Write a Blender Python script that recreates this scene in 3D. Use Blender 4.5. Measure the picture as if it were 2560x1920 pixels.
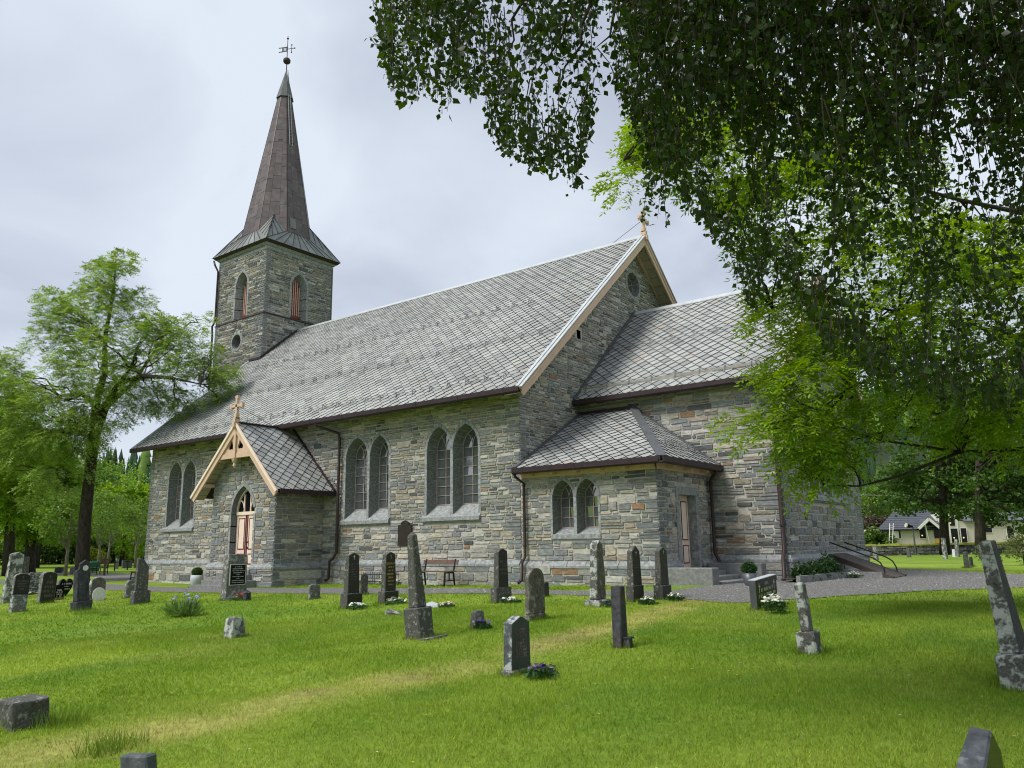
import bpy, bmesh, math, random
import numpy as np
from mathutils import Vector, Matrix
from mathutils.geometry import tessellate_polygon
for o in list(bpy.data.objects): bpy.data.objects.remove(o, do_unlink=True)
scene = bpy.context.scene
COL = scene.collection
rnd = random.Random(7)
NP = np.random.default_rng(11)
rad = math.radians

# ------------------------------------------------------------------ camera
CAM = np.array([37.516, -20.061, 1.238]); FPX = 1962.952
YAW, PITCH, ROLL = rad(37.143), rad(11.563), rad(-0.826)
Fv = np.array([-math.sin(YAW)*math.cos(PITCH), math.cos(YAW)*math.cos(PITCH), math.sin(PITCH)])
R0 = np.array([math.cos(YAW), math.sin(YAW), 0.0]); U0 = np.cross(R0, Fv)
Rv = R0*math.cos(ROLL)+U0*math.sin(ROLL); Uv = -R0*math.sin(ROLL)+U0*math.cos(ROLL)
FH = np.array([-math.sin(YAW), math.cos(YAW), 0.0])
cd = bpy.data.cameras.new('camera'); cam = bpy.data.objects.new('camera', cd); COL.objects.link(cam)
cd.sensor_fit = 'HORIZONTAL'; cd.sensor_width = 36.0; cd.lens = FPX/2560*36.0
cd.clip_start = 0.05; cd.clip_end = 6000
cam.matrix_world = Matrix(((Rv[0], Uv[0], -Fv[0], CAM[0]), (Rv[1], Uv[1], -Fv[1], CAM[1]), (Rv[2], Uv[2], -Fv[2], CAM[2]), (0, 0, 0, 1)))
scene.camera = cam
scene.cycles.max_bounces = 6; scene.cycles.filter_width = 1.1; scene.cycles.diffuse_bounces = 3; scene.cycles.glossy_bounces = 2; scene.cycles.transmission_bounces = 3; scene.cycles.caustics_reflective = False; scene.cycles.caustics_refractive = False
scene.render.resolution_x = 1024; scene.render.resolution_y = 768

# ------------------------------------------------------------------ sky, sun, exposure
SUN_AZ = rad(205)      # compass-like angle in the XY plane, measured from +Y towards +X
SUN_EL = rad(52)
world = bpy.data.worlds.new('World'); scene.world = world; world.use_nodes = True
wt = world.node_tree; wt.nodes.clear()
def wn(t): return wt.nodes.new(t)
wo = wn('ShaderNodeOutputWorld'); bg = wn('ShaderNodeBackground')
sky = wn('ShaderNodeTexSky'); sky.sky_type = 'NISHITA'; sky.sun_disc = False
sky.sun_elevation = SUN_EL; sky.sun_rotation = SUN_AZ
tc = wn('ShaderNodeTexCoord'); sep = wn('ShaderNodeSeparateXYZ'); wt.links.new(tc.outputs['Generated'], sep.inputs[0])
zz = wn('ShaderNodeMath'); zz.operation = 'ABSOLUTE'; wt.links.new(sep.outputs['Z'], zz.inputs[0])
za = wn('ShaderNodeMath'); za.operation = 'ADD'; za.inputs[1].default_value = 0.45; wt.links.new(zz.outputs[0], za.inputs[0])
dv = wn('ShaderNodeVectorMath'); dv.operation = 'DIVIDE'; wt.links.new(tc.outputs['Generated'], dv.inputs[0])
cmb = wn('ShaderNodeCombineXYZ')
for k in ('X', 'Y', 'Z'): wt.links.new(za.outputs[0], cmb.inputs[k])
wt.links.new(cmb.outputs[0], dv.inputs[1])
mp = wn('ShaderNodeMapping'); mp.inputs['Scale'].default_value = (1.0, 1.0, 0.0); mp.inputs['Location'].default_value = (3.1, 1.7, 0)
wt.links.new(dv.outputs[0], mp.inputs[0])
nz = wn('ShaderNodeTexNoise'); nz.inputs['Scale'].default_value = 2.4; nz.inputs['Detail'].default_value = 5; nz.inputs['Roughness'].default_value = 0.46
nz.inputs['Distortion'].default_value = 0.5
wt.links.new(mp.outputs[0], nz.inputs['Vector'])
rp = wn('ShaderNodeValToRGB'); e = rp.color_ramp.elements
e[0].position = 0.30; e[0].color = (0.198, 0.218, 0.262, 1); e[1].position = 0.64; e[1].color = (0.330, 0.356, 0.392, 1)
wt.links.new(nz.outputs['Fac'], rp.inputs[0])
sk = wn('ShaderNodeMix'); sk.data_type = 'RGBA'; sk.blend_type = 'MULTIPLY'; sk.inputs[0].default_value = 1.0
sk.inputs[7].default_value = (0.08, 0.08, 0.08, 1); wt.links.new(sky.outputs[0], sk.inputs[6])
mx = wn('ShaderNodeMix'); mx.data_type = 'RGBA'; mx.inputs[0].default_value = 0.90
wt.links.new(sk.outputs[2], mx.inputs[6]); wt.links.new(rp.outputs[0], mx.inputs[7])
wt.links.new(mx.outputs[2], bg.inputs[0]); bg.inputs[1].default_value = 1.0
wt.links.new(bg.outputs[0], wo.inputs[0])
sl = bpy.data.lights.new('sun', 'SUN'); sl.energy = 1.5; sl.angle = rad(24); sl.color = (1.0, 0.96, 0.90)
sun = bpy.data.objects.new('sun', sl); COL.objects.link(sun)
sd = Vector((math.sin(SUN_AZ)*math.cos(SUN_EL), math.cos(SUN_AZ)*math.cos(SUN_EL), math.sin(SUN_EL)))
sun.rotation_euler = sd.to_track_quat('Z', 'Y').to_euler(); sun.location = (20, -30, 40)
vs = scene.view_settings; vs.view_transform = 'Standard'; vs.look = 'None'; vs.exposure = 1.3; vs.gamma = 1.0
vs.use_curve_mapping = False

# ------------------------------------------------------------------ pixel helpers (used to place real objects at real distances)
def ray(u, v): return Fv + Rv*((u-1280)/FPX) + Uv*((960-v)/FPX)
def at(u, v, d): return CAM + ray(u, v)*d
def plane(u, v, n, c):
    n = np.array(n, float); q = ray(u, v); return CAM + q*((c-n@CAM)/(n@q))
def onY(u, v, y): return plane(u, v, (0, 1, 0), y)
def onX(u, v, x): return plane(u, v, (1, 0, 0), x)
def proj(p):
    w = np.array(p, float)-CAM; z = w@Fv
    return 1280+FPX*(w@Rv)/z, 960-FPX*(w@Uv)/z
def depth(p): return float((np.array(p, float)-CAM)@Fv)
def ground(x, y):
    x = np.asarray(x, float); y = np.asarray(y, float)
    b = np.clip(.08-.015*(27-x), -.25, .1)
    b = b-.035*np.clip(-4-y, 0, 20)
    b = b-.006*np.clip(y-10, 0, 100)
    return b
def onG(u, v):
    z = 0.0
    for i in range(70):
        p = plane(u, v, (0, 0, 1), z); z = .5*z+.5*float(ground(p[0], p[1]))
    return p

# ------------------------------------------------------------------ noise
_T = np.random.default_rng(5).random((256, 256))
def vnoise(x, y, s=1.0, o=0):
    x = np.asarray(x, float)*s+o*17.3; y = np.asarray(y, float)*s+o*9.1
    xi = np.floor(x).astype(int); yi = np.floor(y).astype(int); fx = x-xi; fy = y-yi
    fx = fx*fx*(3-2*fx); fy = fy*fy*(3-2*fy)
    a = _T[xi & 255, yi & 255]; b = _T[(xi+1) & 255, yi & 255]; c = _T[xi & 255, (yi+1) & 255]; d = _T[(xi+1) & 255, (yi+1) & 255]
    return (a*(1-fx)+b*fx)*(1-fy)+(c*(1-fx)+d*fx)*fy
def fbm(x, y, s=1.0, o=0): return .55*vnoise(x, y, s, o)+.3*vnoise(x, y, s*2.1, o+1)+.15*vnoise(x, y, s*4.3, o+2)

# ------------------------------------------------------------------ materials
def mat(name, base=(.5, .5, .5), rough=.8, attr=False, vary=None, vary2=None, bump=None, spec=.3, metal=0.0, sheet=None, trans=0.0, ior=None, stretch=(1, 1, 1), wave=None, emis=None, coat=0):
    m = bpy.data.materials.new(name); m.use_nodes = True; nt = m.node_tree; N = nt.nodes; L = nt.links
    bs = N['Principled BSDF']; bs.inputs['Roughness'].default_value = rough; bs.inputs['Metallic'].default_value = metal
    bs.inputs['Specular IOR Level'].default_value = spec
    if ior: bs.inputs['IOR'].default_value = ior
    if coat: bs.inputs['Coat Weight'].default_value = coat; bs.inputs['Coat Roughness'].default_value = .04
    t = N.new('ShaderNodeTexCoord'); oi = N.new('ShaderNodeObjectInfo')
    mp_ = N.new('ShaderNodeMapping'); mp_.inputs['Scale'].default_value = stretch
    ad = N.new('ShaderNodeVectorMath'); ad.operation = 'ADD'
    sc = N.new('ShaderNodeVectorMath'); sc.operation = 'SCALE'; sc.inputs['Scale'].default_value = 1.0
    L.new(t.outputs['Object'], mp_.inputs[0]); L.new(oi.outputs['Location'], sc.inputs[0])
    L.new(mp_.outputs[0], ad.inputs[0]); L.new(sc.outputs[0], ad.inputs[1]); vec = ad.outputs[0]
    if attr:
        a = N.new('ShaderNodeAttribute'); a.attribute_name = 'Col'; col = a.outputs['Color']
    else:
        c = N.new('ShaderNodeRGB'); c.outputs[0].default_value = (*base, 1); col = c.outputs[0]
    def noise(scale, detail=4, rough_=.6):
        n = N.new('ShaderNodeTexNoise'); n.inputs['Scale'].default_value = scale; n.inputs['Detail'].default_value = detail; n.inputs['Roughness'].default_value = rough_
        L.new(vec, n.inputs['Vector']); return n.outputs['Fac']
    if vary:                      # (scale, low factor, high factor): brightness mottling
        r = N.new('ShaderNodeMapRange'); r.inputs[1].default_value = .3; r.inputs[2].default_value = .7; r.inputs[3].default_value = vary[1]; r.inputs[4].default_value = vary[2]
        L.new(noise(vary[0], 5), r.inputs[0])
        mm = N.new('ShaderNodeVectorMath'); mm.operation = 'SCALE'; L.new(col, mm.inputs[0]); L.new(r.outputs[0], mm.inputs['Scale']); col = mm.outputs[0]
    for vv in (vary2 if isinstance(vary2, list) else [vary2] if vary2 else []):   # (color, scale, lo, hi, amount): patches of another colour
        r = N.new('ShaderNodeMapRange'); r.inputs[1].default_value = vv[2]; r.inputs[2].default_value = vv[3]; r.inputs[3].default_value = 0; r.inputs[4].default_value = vv[4]
        L.new(noise(vv[1], 6, .65), r.inputs[0])
        mm = N.new('ShaderNodeMix'); mm.data_type = 'RGBA'; L.new(r.outputs[0], mm.inputs[0]); L.new(col, mm.inputs[6]); mm.inputs[7].default_value = (*vv[0], 1); col = mm.outputs[2]
    L.new(col, bs.inputs['Base Color'])
    if bump:
        b = N.new('ShaderNodeBump'); b.inputs['Strength'].default_value = bump[1]; b.inputs['Distance'].default_value = bump[2] if len(bump) > 2 else .02
        L.new(noise(bump[0], 5, .65), b.inputs['Height']); L.new(b.outputs[0], bs.inputs['Normal'])
    if emis: bs.inputs['Emission Color'].default_value = (*emis[0], 1); bs.inputs['Emission Strength'].default_value = emis[1]
    if trans:
        tr = N.new('ShaderNodeBsdfTranslucent'); L.new(col, tr.inputs['Color'])
        gm = N.new('ShaderNodeHueSaturation'); gm.inputs['Value'].default_value = 1.25; gm.inputs['Saturation'].default_value = 1.1; gm.inputs['Hue'].default_value = .485; L.new(col, gm.inputs['Color']); L.new(gm.outputs[0], tr.inputs['Color'])
        ms = N.new('ShaderNodeMixShader'); ms.inputs[0].default_value = trans
        L.new(bs.outputs[0], ms.inputs[1]); L.new(tr.outputs[0], ms.inputs[2]); L.new(ms.outputs[0], N['Material Output'].inputs['Surface'])
    return m

MAT = dict(
 stone=mat('wall_stone', attr=True, rough=.85, vary=(6.0, .58, 1.38), vary2=[((.10, .10, .10), 13, .58, .72, .5), ((.50, .49, .45), 9, .60, .74, .5)], bump=(22, .7, .02), stretch=(1, 1, 3.4)),
 mortar=mat('mortar', (.47, .445, .39), .95, vary=(5, .68, 1.15), bump=(30, .4, .02)),
 dressed=mat('dressed_stone', (.27, .285, .285), .8, vary=(11, .55, 1.4), vary2=[((.12, .13, .13), 3.0, .5, .7, .5), ((.42, .43, .42), 16, .60, .72, .5)], bump=(35, .45, .015)),
 reveal=mat('shaded_hammered_stone', (.16, .172, .168), .9, vary=(16, .45, 1.5), vary2=[((.36, .38, .37), 22, .60, .70, .6)], bump=(40, .8, .015)),  # hammered finish; the reveals' shade is also put into this darker colour
 slate=mat('roof_slate', attr=True, rough=.62, spec=.3, vary=(7, .85, 1.12), vary2=((.27, .27, .255), 5, .55, .75, .35), bump=(25, .15, .01)),
 underlay=mat('roof_underlay', (.035, .024, .024), .9),
 gutter=mat('gutter_metal', (.045, .030, .034), .45, metal=.3, vary=(4, .8, 1.2)),
 pipe=mat('downpipe_metal', (.050, .032, .030), .45, metal=.2, vary=(3, .8, 1.2)),
 flash=mat('light_flashing', (.55, .58, .59), .4, metal=.3, vary=(3, .85, 1.08)),
 lead=mat('lead_flashing', (.12, .125, .13), .5, metal=.3, vary=(3, .8, 1.2)),
 trim=mat('beige_paint', (.60, .43, .31), .6, vary=(5, .88, 1.06), bump=(30, .1, .01)),
 soffit=mat('soffit_boards', (.42, .38, .27), .7, vary=(5, .85, 1.08)),
 pink=mat('pink_paint', (.80, .60, .50), .5, vary=(6, .9, 1.05)),
 cream=mat('cream_paint', (.80, .66, .54), .5, vary=(6, .9, 1.05)),
 salmon=mat('salmon_slat', (.66, .40, .31), .6, vary=(6, .85, 1.08)),
 red=mat('dark_red_paint', (.13, .018, .022), .5),
 redbar=mat('red_louvre', (.22, .045, .03), .6, vary=(8, .8, 1.1)),
 glass=mat('leaded_glass', (.075, .085, .09), .05, spec=1.0, ior=2.1, vary=(.7, .6, 1.5)),
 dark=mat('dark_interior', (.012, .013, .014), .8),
 bar=mat('glazing_bar', (.40, .33, .29), .6, vary=(6, .7, 1.1)),
 copper=mat('brown_copper', attr=True, rough=.5, metal=.15, spec=.4, vary=(2.2, .75, 1.25), vary2=((.17, .20, .185), 1.1, .55, .75, .5), bump=(9, .1, .02)),
 iron=mat('black_iron', (.018, .018, .02), .5, metal=.4),
 guard=mat('grey_guard_metal', (.20, .20, .20), .5, metal=.4),
 steel=mat('galvanised_steel', (.42, .43, .44), .4, metal=.7),
 bronze=mat('bronze_plaque', (.05, .04, .035), .5, metal=.5, vary=(6, .8, 1.2)),
 gravel=mat('gravel', (.145, .142, .135), .95, vary=(9, .7, 1.25), vary2=[((.42, .41, .38), 26, .54, .60, .8), ((.10, .095, .09), 30, .54, .60, .8), ((.17, .19, .08), .45, .58, .76, .6)], bump=(50, .9, .03)),
 lawn=mat('lawn', attr=True, rough=.95, spec=.1, vary=(9, .75, 1.2), bump=(40, .8, .03)),
 grass=mat('grass_blades', attr=True, rough=.7, spec=.15, trans=.35),
 granite=mat('grey_granite', (.135, .135, .127), .85, vary=(30, .6, 1.4), vary2=[((.42, .43, .41), 8, .52, .60, .8), ((.05, .05, .045), 10, .55, .68, .75)], bump=(40, .6, .015)),
 lichen=mat('lichened_granite', (.105, .105, .095), .9, vary=(40, .6, 1.5), vary2=[((.50, .53, .50), 6, .48, .55, .85), ((.035, .035, .03), 9, .56, .66, .8)], bump=(45, .8, .02)),
 brownlichen=mat('brown_lichened_granite', (.115, .104, .088), .9, vary=(40, .6, 1.5), vary2=[((.34, .31, .27), 7, .52, .62, .7), ((.04, .04, .035), 9, .56, .66, .8)], bump=(45, .8, .02)),
 darkgranite=mat('dark_granite', (.075, .075, .068), .75, vary=(45, .55, 1.6), vary2=[((.34, .34, .31), 16, .56, .64, .8), ((.04, .04, .035), 7, .56, .7, .6)], bump=(45, .5, .012)),
 polish=mat('polished_black', (.020, .019, .016), .32, spec=.35, vary=(60, .6, 1.6), vary2=((.09, .085, .06), 9, .60, .80, .35)),
 gloss=mat('glossy_black', (.006, .006, .007), .12, spec=.22),
 slatestone=mat('green_slate', (.058, .070, .062), .6, vary=(4, .85, 1.15), bump=(30, .15, .01)),
 bluegrey=mat('blue_grey_slate', (.10, .11, .12), .75, vary=(9, .6, 1.4), vary2=[((.44, .47, .47), 9, .47, .55, .85), ((.04, .04, .04), 14, .58, .68, .6)], bump=(25, .6, .02)),
 deepslate=mat('deep_blue_grey_slate', (.075, .085, .095), .75, vary=(9, .6, 1.5), vary2=((.26, .28, .28), 6, .60, .7, .6), bump=(25, .6, .02)),
 darkslate=mat('rough_dark_slate', (.035, .038, .043), .7, vary=(12, .5, 1.8), vary2=((.20, .21, .21), 7, .60, .70, .6), bump=(18, 1.0, .03)),
 rust=mat('rust_stained_slate', (.045, .047, .053), .75, vary=(14, .5, 1.7), vary2=((.16, .085, .03), 4, .56, .68, .75), bump=(22, .8, .02)),
 white=mat('white_stone', (.68, .68, .66), .7, vary=(12, .8, 1.05), vary2=((.25, .25, .24), 9, .6, .7, .7)),
 inscr=mat('pale_lettering', (.55, .55, .50), .6),
 gold=mat('gold_lettering', (.42, .30, .07), .4, metal=.3),
 dimtext=mat('faded_lettering', (.12, .115, .10), .7),
 concrete=mat('pale_concrete', (.46, .48, .50), .7, vary=(5, .9, 1.05)),
 stepstone=mat('step_stone', (.20, .205, .20), .85, vary=(10, .7, 1.3), bump=(30, .6, .02)),
 wood=mat('weathered_wood', (.085, .07, .058), .8, vary=(6, .6, 1.35), bump=(40, .4, .01), stretch=(1, 6, 6)),
 bench=mat('bench_wood', (.12, .075, .055), .7, vary=(8, .7, 1.3)),
 bark=mat('bark', (.045, .037, .030), .95, vary=(7, .5, 1.6), vary2=((.13, .125, .11), 5, .60, .72, .5), bump=(12, 1.0, .05), stretch=(1, 1, .4)),
 palebark=mat('pale_bark', (.19, .17, .14), .9, vary=(8, .6, 1.3), bump=(20, .6, .03)),
 twig=mat('twig', (.07, .055, .045), .9),
 leaf=mat('leaf', attr=True, rough=.45, spec=.4, trans=.42),
 conifer=mat('conifer', attr=True, rough=.9, spec=.1),
 hill=mat('forest_floor', (.028, .045, .022), 1.0, vary=(.05, .7, 1.3)),
 soil=mat('soil', (.06, .05, .035), 1.0, vary=(12, .6, 1.4), bump=(30, .8, .03)),
 flower=mat('petals', attr=True, rough=.6, trans=.3),
 clad=mat('beige_cladding', (.58, .52, .44), .7, vary=(2, .92, 1.05)),
 clad2=mat('beige_board', (.62, .56, .48), .7, vary=(2, .92, 1.05)),
 rooftile=mat('blue_black_roof', (.075, .08, .095), .4, spec=.5, vary=(3, .8, 1.25)),
 whitepaint=mat('white_paint', (.72, .70, .64), .5, vary=(3, .92, 1.04)),
 orange=mat('orange_panel', (.62, .33, .06), .6),
 lamp=mat('lit_lamp', (1, .7, .35), .5, emis=((1.0, .55, .18), .45)),
 barn=mat('brown_barn', (.05, .022, .018), .8),
 green=mat('green_plastic', (.02, .12, .08), .5),
 drystone=mat('dry_stone', attr=True, rough=.9, vary=(7, .6, 1.4), bump=(20, .7, .03)),
 moss=mat('moss_turf', (.20, .22, .03), 1.0, vary=(5, .7, 1.3), bump=(30, .8, .03)),
)

# ------------------------------------------------------------------ mesh builders
class MB:
    def __init__(s): s.v = []; s.f = []; s.c = []; s.m = []
    def add(s, vs, fs, col=None, mi=0):
        o = len(s.v); s.v += [tuple(map(float, p)) for p in vs]
        for n_, f in enumerate(fs): s.f.append(tuple(i+o for i in f)); s.c.append(col[n_] if isinstance(col, list) else col); s.m.append(mi)
        return s
    def hexa(s, p, col=None, mi=0):   # 8 points: bottom ring 0-3, top ring 4-7
        return s.add(p, [(3, 2, 1, 0), (4, 5, 6, 7), (0, 1, 5, 4), (1, 2, 6, 5), (2, 3, 7, 6), (3, 0, 4, 7)], col, mi)
    def box(s, x0, x1, y0, y1, z0, z1, col=None, mi=0):
        return s.hexa([(x0, y0, z0), (x1, y0, z0), (x1, y1, z0), (x0, y1, z0), (x0, y0, z1), (x1, y0, z1), (x1, y1, z1), (x0, y1, z1)], col, mi)
    def beam(s, a, b, w, h, up=(0, 0, 1), col=None, mi=0):
        a = np.array(a, float); b = np.array(b, float); d = b-a; d /= np.linalg.norm(d)
        sd_ = np.cross(d, np.array(up, float)); n = np.linalg.norm(sd_)
        if n < 1e-6: sd_ = np.cross(d, (1, 0, 0)); n = np.linalg.norm(sd_)
        sd_ /= n; u = np.cross(sd_, d); p = []
        for q in (a, b):
            for i, j in ((-1, -1), (1, -1), (1, 1), (-1, 1)): p.append(q+sd_*i*w/2+u*j*h/2)
        return s.add(p, [(3, 2, 1, 0), (4, 5, 6, 7), (0, 1, 5, 4), (1, 2, 6, 5), (2, 3, 7, 6), (3, 0, 4, 7)], col, mi)
    def tube(s, pts, r, n=6, col=None, cap=True, mi=0):
        pts = [np.array(p, float) for p in pts]
        if not isinstance(r, (list, tuple, np.ndarray)): r = [r]*len(pts)
        vs = []; prev = None
        for i, p in enumerate(pts):
            d = pts[min(i+1, len(pts)-1)]-pts[max(i-1, 0)]; d = d/(np.linalg.norm(d)+1e-9)
            if prev is None: a = np.cross(d, (0, 0, 1)); a = a if np.linalg.norm(a) > 1e-3 else np.cross(d, (1, 0, 0))
            else: a = prev-d*(prev@d)
            a = a/(np.linalg.norm(a)+1e-9); prev = a; b = np.cross(d, a)
            for k in range(n):
                t = 2*math.pi*k/n; vs.append(p+(a*math.cos(t)+b*math.sin(t))*r[i])
        fs = []
        for i in range(len(pts)-1):
            for k in range(n): fs.append((i*n+k, i*n+(k+1) % n, (i+1)*n+(k+1) % n, (i+1)*n+k))
        if cap: fs.append(tuple(range(n-1, -1, -1))); fs.append(tuple(range((len(pts)-1)*n, len(pts)*n)))
        return s.add(vs, fs, col, mi)
    def sphere(s, c, r, n=8, m=6, col=None, sz=1.0, mi=0):
        vs = [(c[0], c[1], c[2]+r*sz)]
        for i in range(1, m):
            for k in range(n):
                a = math.pi*i/m; t = 2*math.pi*k/n; vs.append((c[0]+r*math.sin(a)*math.cos(t), c[1]+r*math.sin(a)*math.sin(t), c[2]+r*sz*math.cos(a)))
        vs.append((c[0], c[1], c[2]-r*sz)); fs = [(0, 1+k, 1+(k+1) % n) for k in range(n)]
        for i in range(m-2):
            for k in range(n): fs.append((1+i*n+k, 1+(i+1)*n+k, 1+(i+1)*n+(k+1) % n, 1+i*n+(k+1) % n))
        b = len(vs)-1; fs += [(b, 1+(m-2)*n+(k+1) % n, 1+(m-2)*n+k) for k in range(n)]
        return s.add(vs, fs, col, mi)
    def prism(s, poly, ext, col=None, mi=0):    # poly: 3D points, ext: vector
        n = len(poly); p = [np.array(q, float) for q in poly]; ext = np.array(ext, float)
        vs = p+[q+ext for q in p]
        fs = [tuple(range(n-1, -1, -1)), tuple(range(n, 2*n))]+[(i, (i+1) % n, n+(i+1) % n, n+i) for i in range(n)]
        return s.add(vs, fs, col, mi)
    def mesh(s, name):
        me = bpy.data.meshes.new(name); me.from_pydata(s.v, [], s.f)
        if any(c is not None for c in s.c):
            a = me.attributes.new('Col', 'FLOAT_COLOR', 'FACE')
            arr = np.ones((len(s.f), 4), np.float32)
            for i, c in enumerate(s.c):
                if c is not None: arr[i, :3] = c
            a.data.foreach_set('color', arr.ravel())
        if any(s.m): me.polygons.foreach_set('material_index', np.array(s.m, np.int32))
        me.update(); return me
    def build(s, name, m, parent=None, smooth=False):
        return link(name, s.mesh(name), m, parent, smooth)
def link(name, me, m, parent=None, smooth=False):
    for mm in (m if isinstance(m, (list, tuple)) else [m]): me.materials.append(MAT[mm] if isinstance(mm, str) else mm)
    if smooth: me.polygons.foreach_set('use_smooth', np.ones(len(me.polygons), bool))
    o = bpy.data.objects.new(name, me); COL.objects.link(o)
    if parent: o.parent = parent
    return o
def tri_mesh(name, V, Fc, colors, m, parent=None, per='FACE', smooth=False):
    """numpy mesh: V (n,3), Fc (k,3|4) ints, colours per face"""
    me = bpy.data.meshes.new(name); n = len(V); k, w = Fc.shape
    me.vertices.add(n); me.vertices.foreach_set('co', np.asarray(V, np.float32).ravel())
    me.loops.add(k*w); me.loops.foreach_set('vertex_index', np.asarray(Fc, np.int32).ravel())
    me.polygons.add(k); me.polygons.foreach_set('loop_start', np.arange(0, k*w, w, dtype=np.int32))
    me.update(calc_edges=True)
    a = me.attributes.new('Col', 'FLOAT_COLOR', per)
    arr = np.ones((k if per == 'FACE' else n, 4), np.float32); arr[:, :3] = colors; a.data.foreach_set('color', arr.ravel())
    return link(name, me, m, parent, smooth)
def empty(name, loc=(0, 0, 0), parent=None):
    o = bpy.data.objects.new(name, None); COL.objects.link(o); o.location = tuple(map(float, loc)); o.empty_display_size = .2
    if parent: o.parent = parent
    return o
def tag(o, label=None, cat=None, group=None, kind=None):
    if label: o['label'] = label
    if cat: o['category'] = cat
    if group: o['group'] = group
    if kind: o['kind'] = kind
    return o
def thing(name, loc, label, cat, group=None): return tag(empty(name, loc), label, cat, group)
def clip_convex(poly, clip):
    """Sutherland-Hodgman, clip polygon CCW convex; points 2D tuples"""
    out = poly
    for i in range(len(clip)):
        a = clip[i]; b = clip[(i+1) % len(clip)]; inp = out; out = []
        def side(p): return (b[0]-a[0])*(p[1]-a[1])-(b[1]-a[1])*(p[0]-a[0])
        for j in range(len(inp)):
            p = inp[j]; q = inp[(j+1) % len(inp)]; sp = side(p); sq = side(q)
            if sp >= 0: out.append(p)
            if (sp >= 0) != (sq >= 0):
                t = sp/(sp-sq); out.append((p[0]+(q[0]-p[0])*t, p[1]+(q[1]-p[1])*t))
        if len(out) < 3: return []
    return out
def area(p): return .5*sum(p[i][0]*p[(i+1) % len(p)][1]-p[(i+1) % len(p)][0]*p[i][1] for i in range(len(p)))
def hsv_jit(c, a=.12): k = 1+rnd.uniform(-a, a); return tuple(x*k*(1+rnd.uniform(-.03, .03)) for x in c)
# ================================================================== GROUND
def worn(x, y):                    # worn yellow track across the lawn + dry patches, 0..1
    x = np.asarray(x, float); y = np.asarray(y, float)
    cx_ = 30.75+.25*np.sin(y*.45)
    w = np.clip(1.25-np.abs(x-cx_)/(.42+.22*vnoise(x, y, .9, 3)), 0, 1)*(y < -4.3)*(y > -24)
    w = np.clip(w*(2.4*fbm(x, y, 1.9, 4)-.45), 0, 1)
    d = np.clip((fbm(x, y*1.3, .55, 8)-.60)*3.0, 0, 1)*.38
    return np.clip(np.maximum(w, d), 0, 1)
def lawn_col(x, y, j=0):
    x = np.asarray(x, float); y = np.asarray(y, float)
    a = np.array([.170, .285, .028]); b = np.array([.305, .410, .055]); yv = np.array([.46, .455, .13])
    t = np.clip((fbm(x, y, .35, 1)-.3)*2.0+(vnoise(x, y, 2.3, 6)-.5)*.5, 0, 1)[..., None]
    c = a*(1-t)+b*t; w = worn(x, y)[..., None]
    cl = np.clip((vnoise(x, y, 1.1, 21)-.66)*5, 0, 1)[..., None]; c = c*(1-cl*.35)+np.array([.11, .24, .04])*cl*.35
    so = np.clip((vnoise(x, y, 2.6, 22)-.62)*5, 0, 1)[..., None]*(w > .45); yv = yv*(1-so*.6)+np.array([.30, .24, .12])*so*.5
    return c*(1-w*.9)+yv*w*.9
xs = np.concatenate([np.linspace(-900, -40, 22), np.arange(-36, 52, .4), np.linspace(56, 900, 22)])
ys = np.concatenate([np.linspace(-900, -34, 22), np.arange(-30, 30, .4), np.linspace(34, 110, 16), np.linspace(140, 900, 14)])
gx, gy = np.meshgrid(xs, ys); nx, ny = len(xs), len(ys)
def bumps(x, y): return (vnoise(x, y, .33, 2)-.5)*.07
gz = ground(gx, gy)+bumps(gx, gy)*(np.abs(gx) < 60)*(np.abs(gy) < 60)
ii = np.arange(nx*ny).reshape(ny, nx)
Fq = np.stack([ii[:-1, :-1], ii[:-1, 1:], ii[1:, 1:], ii[1:, :-1]], -1).reshape(-1, 4)
lawn = tri_mesh('lawn', np.stack([gx, gy, gz], -1).reshape(-1, 3), Fq, lawn_col(gx, gy).reshape(-1, 3)*.8, 'lawn', per='POINT', smooth=True)
tag(lawn, kind='structure')

# gravel path: strips between a near and a far edge, draped on the ground
def interp_poly(pts, n):
    pts = np.array(pts, float); s = np.concatenate([[0], np.cumsum(np.linalg.norm(np.diff(pts, axis=0), axis=1))])
    t = np.linspace(0, s[-1], n); return np.stack([np.interp(t, s, pts[:, 0]), np.interp(t, s, pts[:, 1])], -1)
def drape(name, near, far, n, m, z=.010):
    A = interp_poly(near, n); B = interp_poly(far, n)
    A[:, 1] += (vnoise(A[:, 0], A[:, 1], 1.6, 5)-.5)*.35; B[:, 1] += (vnoise(B[:, 0], B[:, 1], 1.6, 9)-.5)*.3
    t = np.linspace(0, 1, m)[:, None, None]; P = A[None]*(1-t)+B[None]*t
    Z = ground(P[..., 0], P[..., 1])+bumps(P[..., 0], P[..., 1])+z
    V = np.concatenate([P, Z[..., None]], -1).reshape(-1, 3); q = np.arange(m*n).reshape(m, n)
    F4 = np.stack([q[:-1, :-1], q[:-1, 1:], q[1:, 1:], q[1:, :-1]], -1).reshape(-1, 4)
    return tag(tri_mesh(name, V, F4, np.ones((len(F4), 3))*.3, 'gravel', smooth=True), kind='structure')
drape('gravel_path', [(-40, -4.2), (0, -4.3), (8.5, -4.7), (14, -5.0), (18, -5.0), (23.4, -4.6), (26, -4.6), (29.0, -4.4)],
      [(-40, -2.0), (0, -2.1), (9.6, -3.0), (14, -2.9), (17.8, -2.35), (21.4, -2.4), (26.5, -3.3), (28.8, -2.6)], 160, 8)
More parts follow.
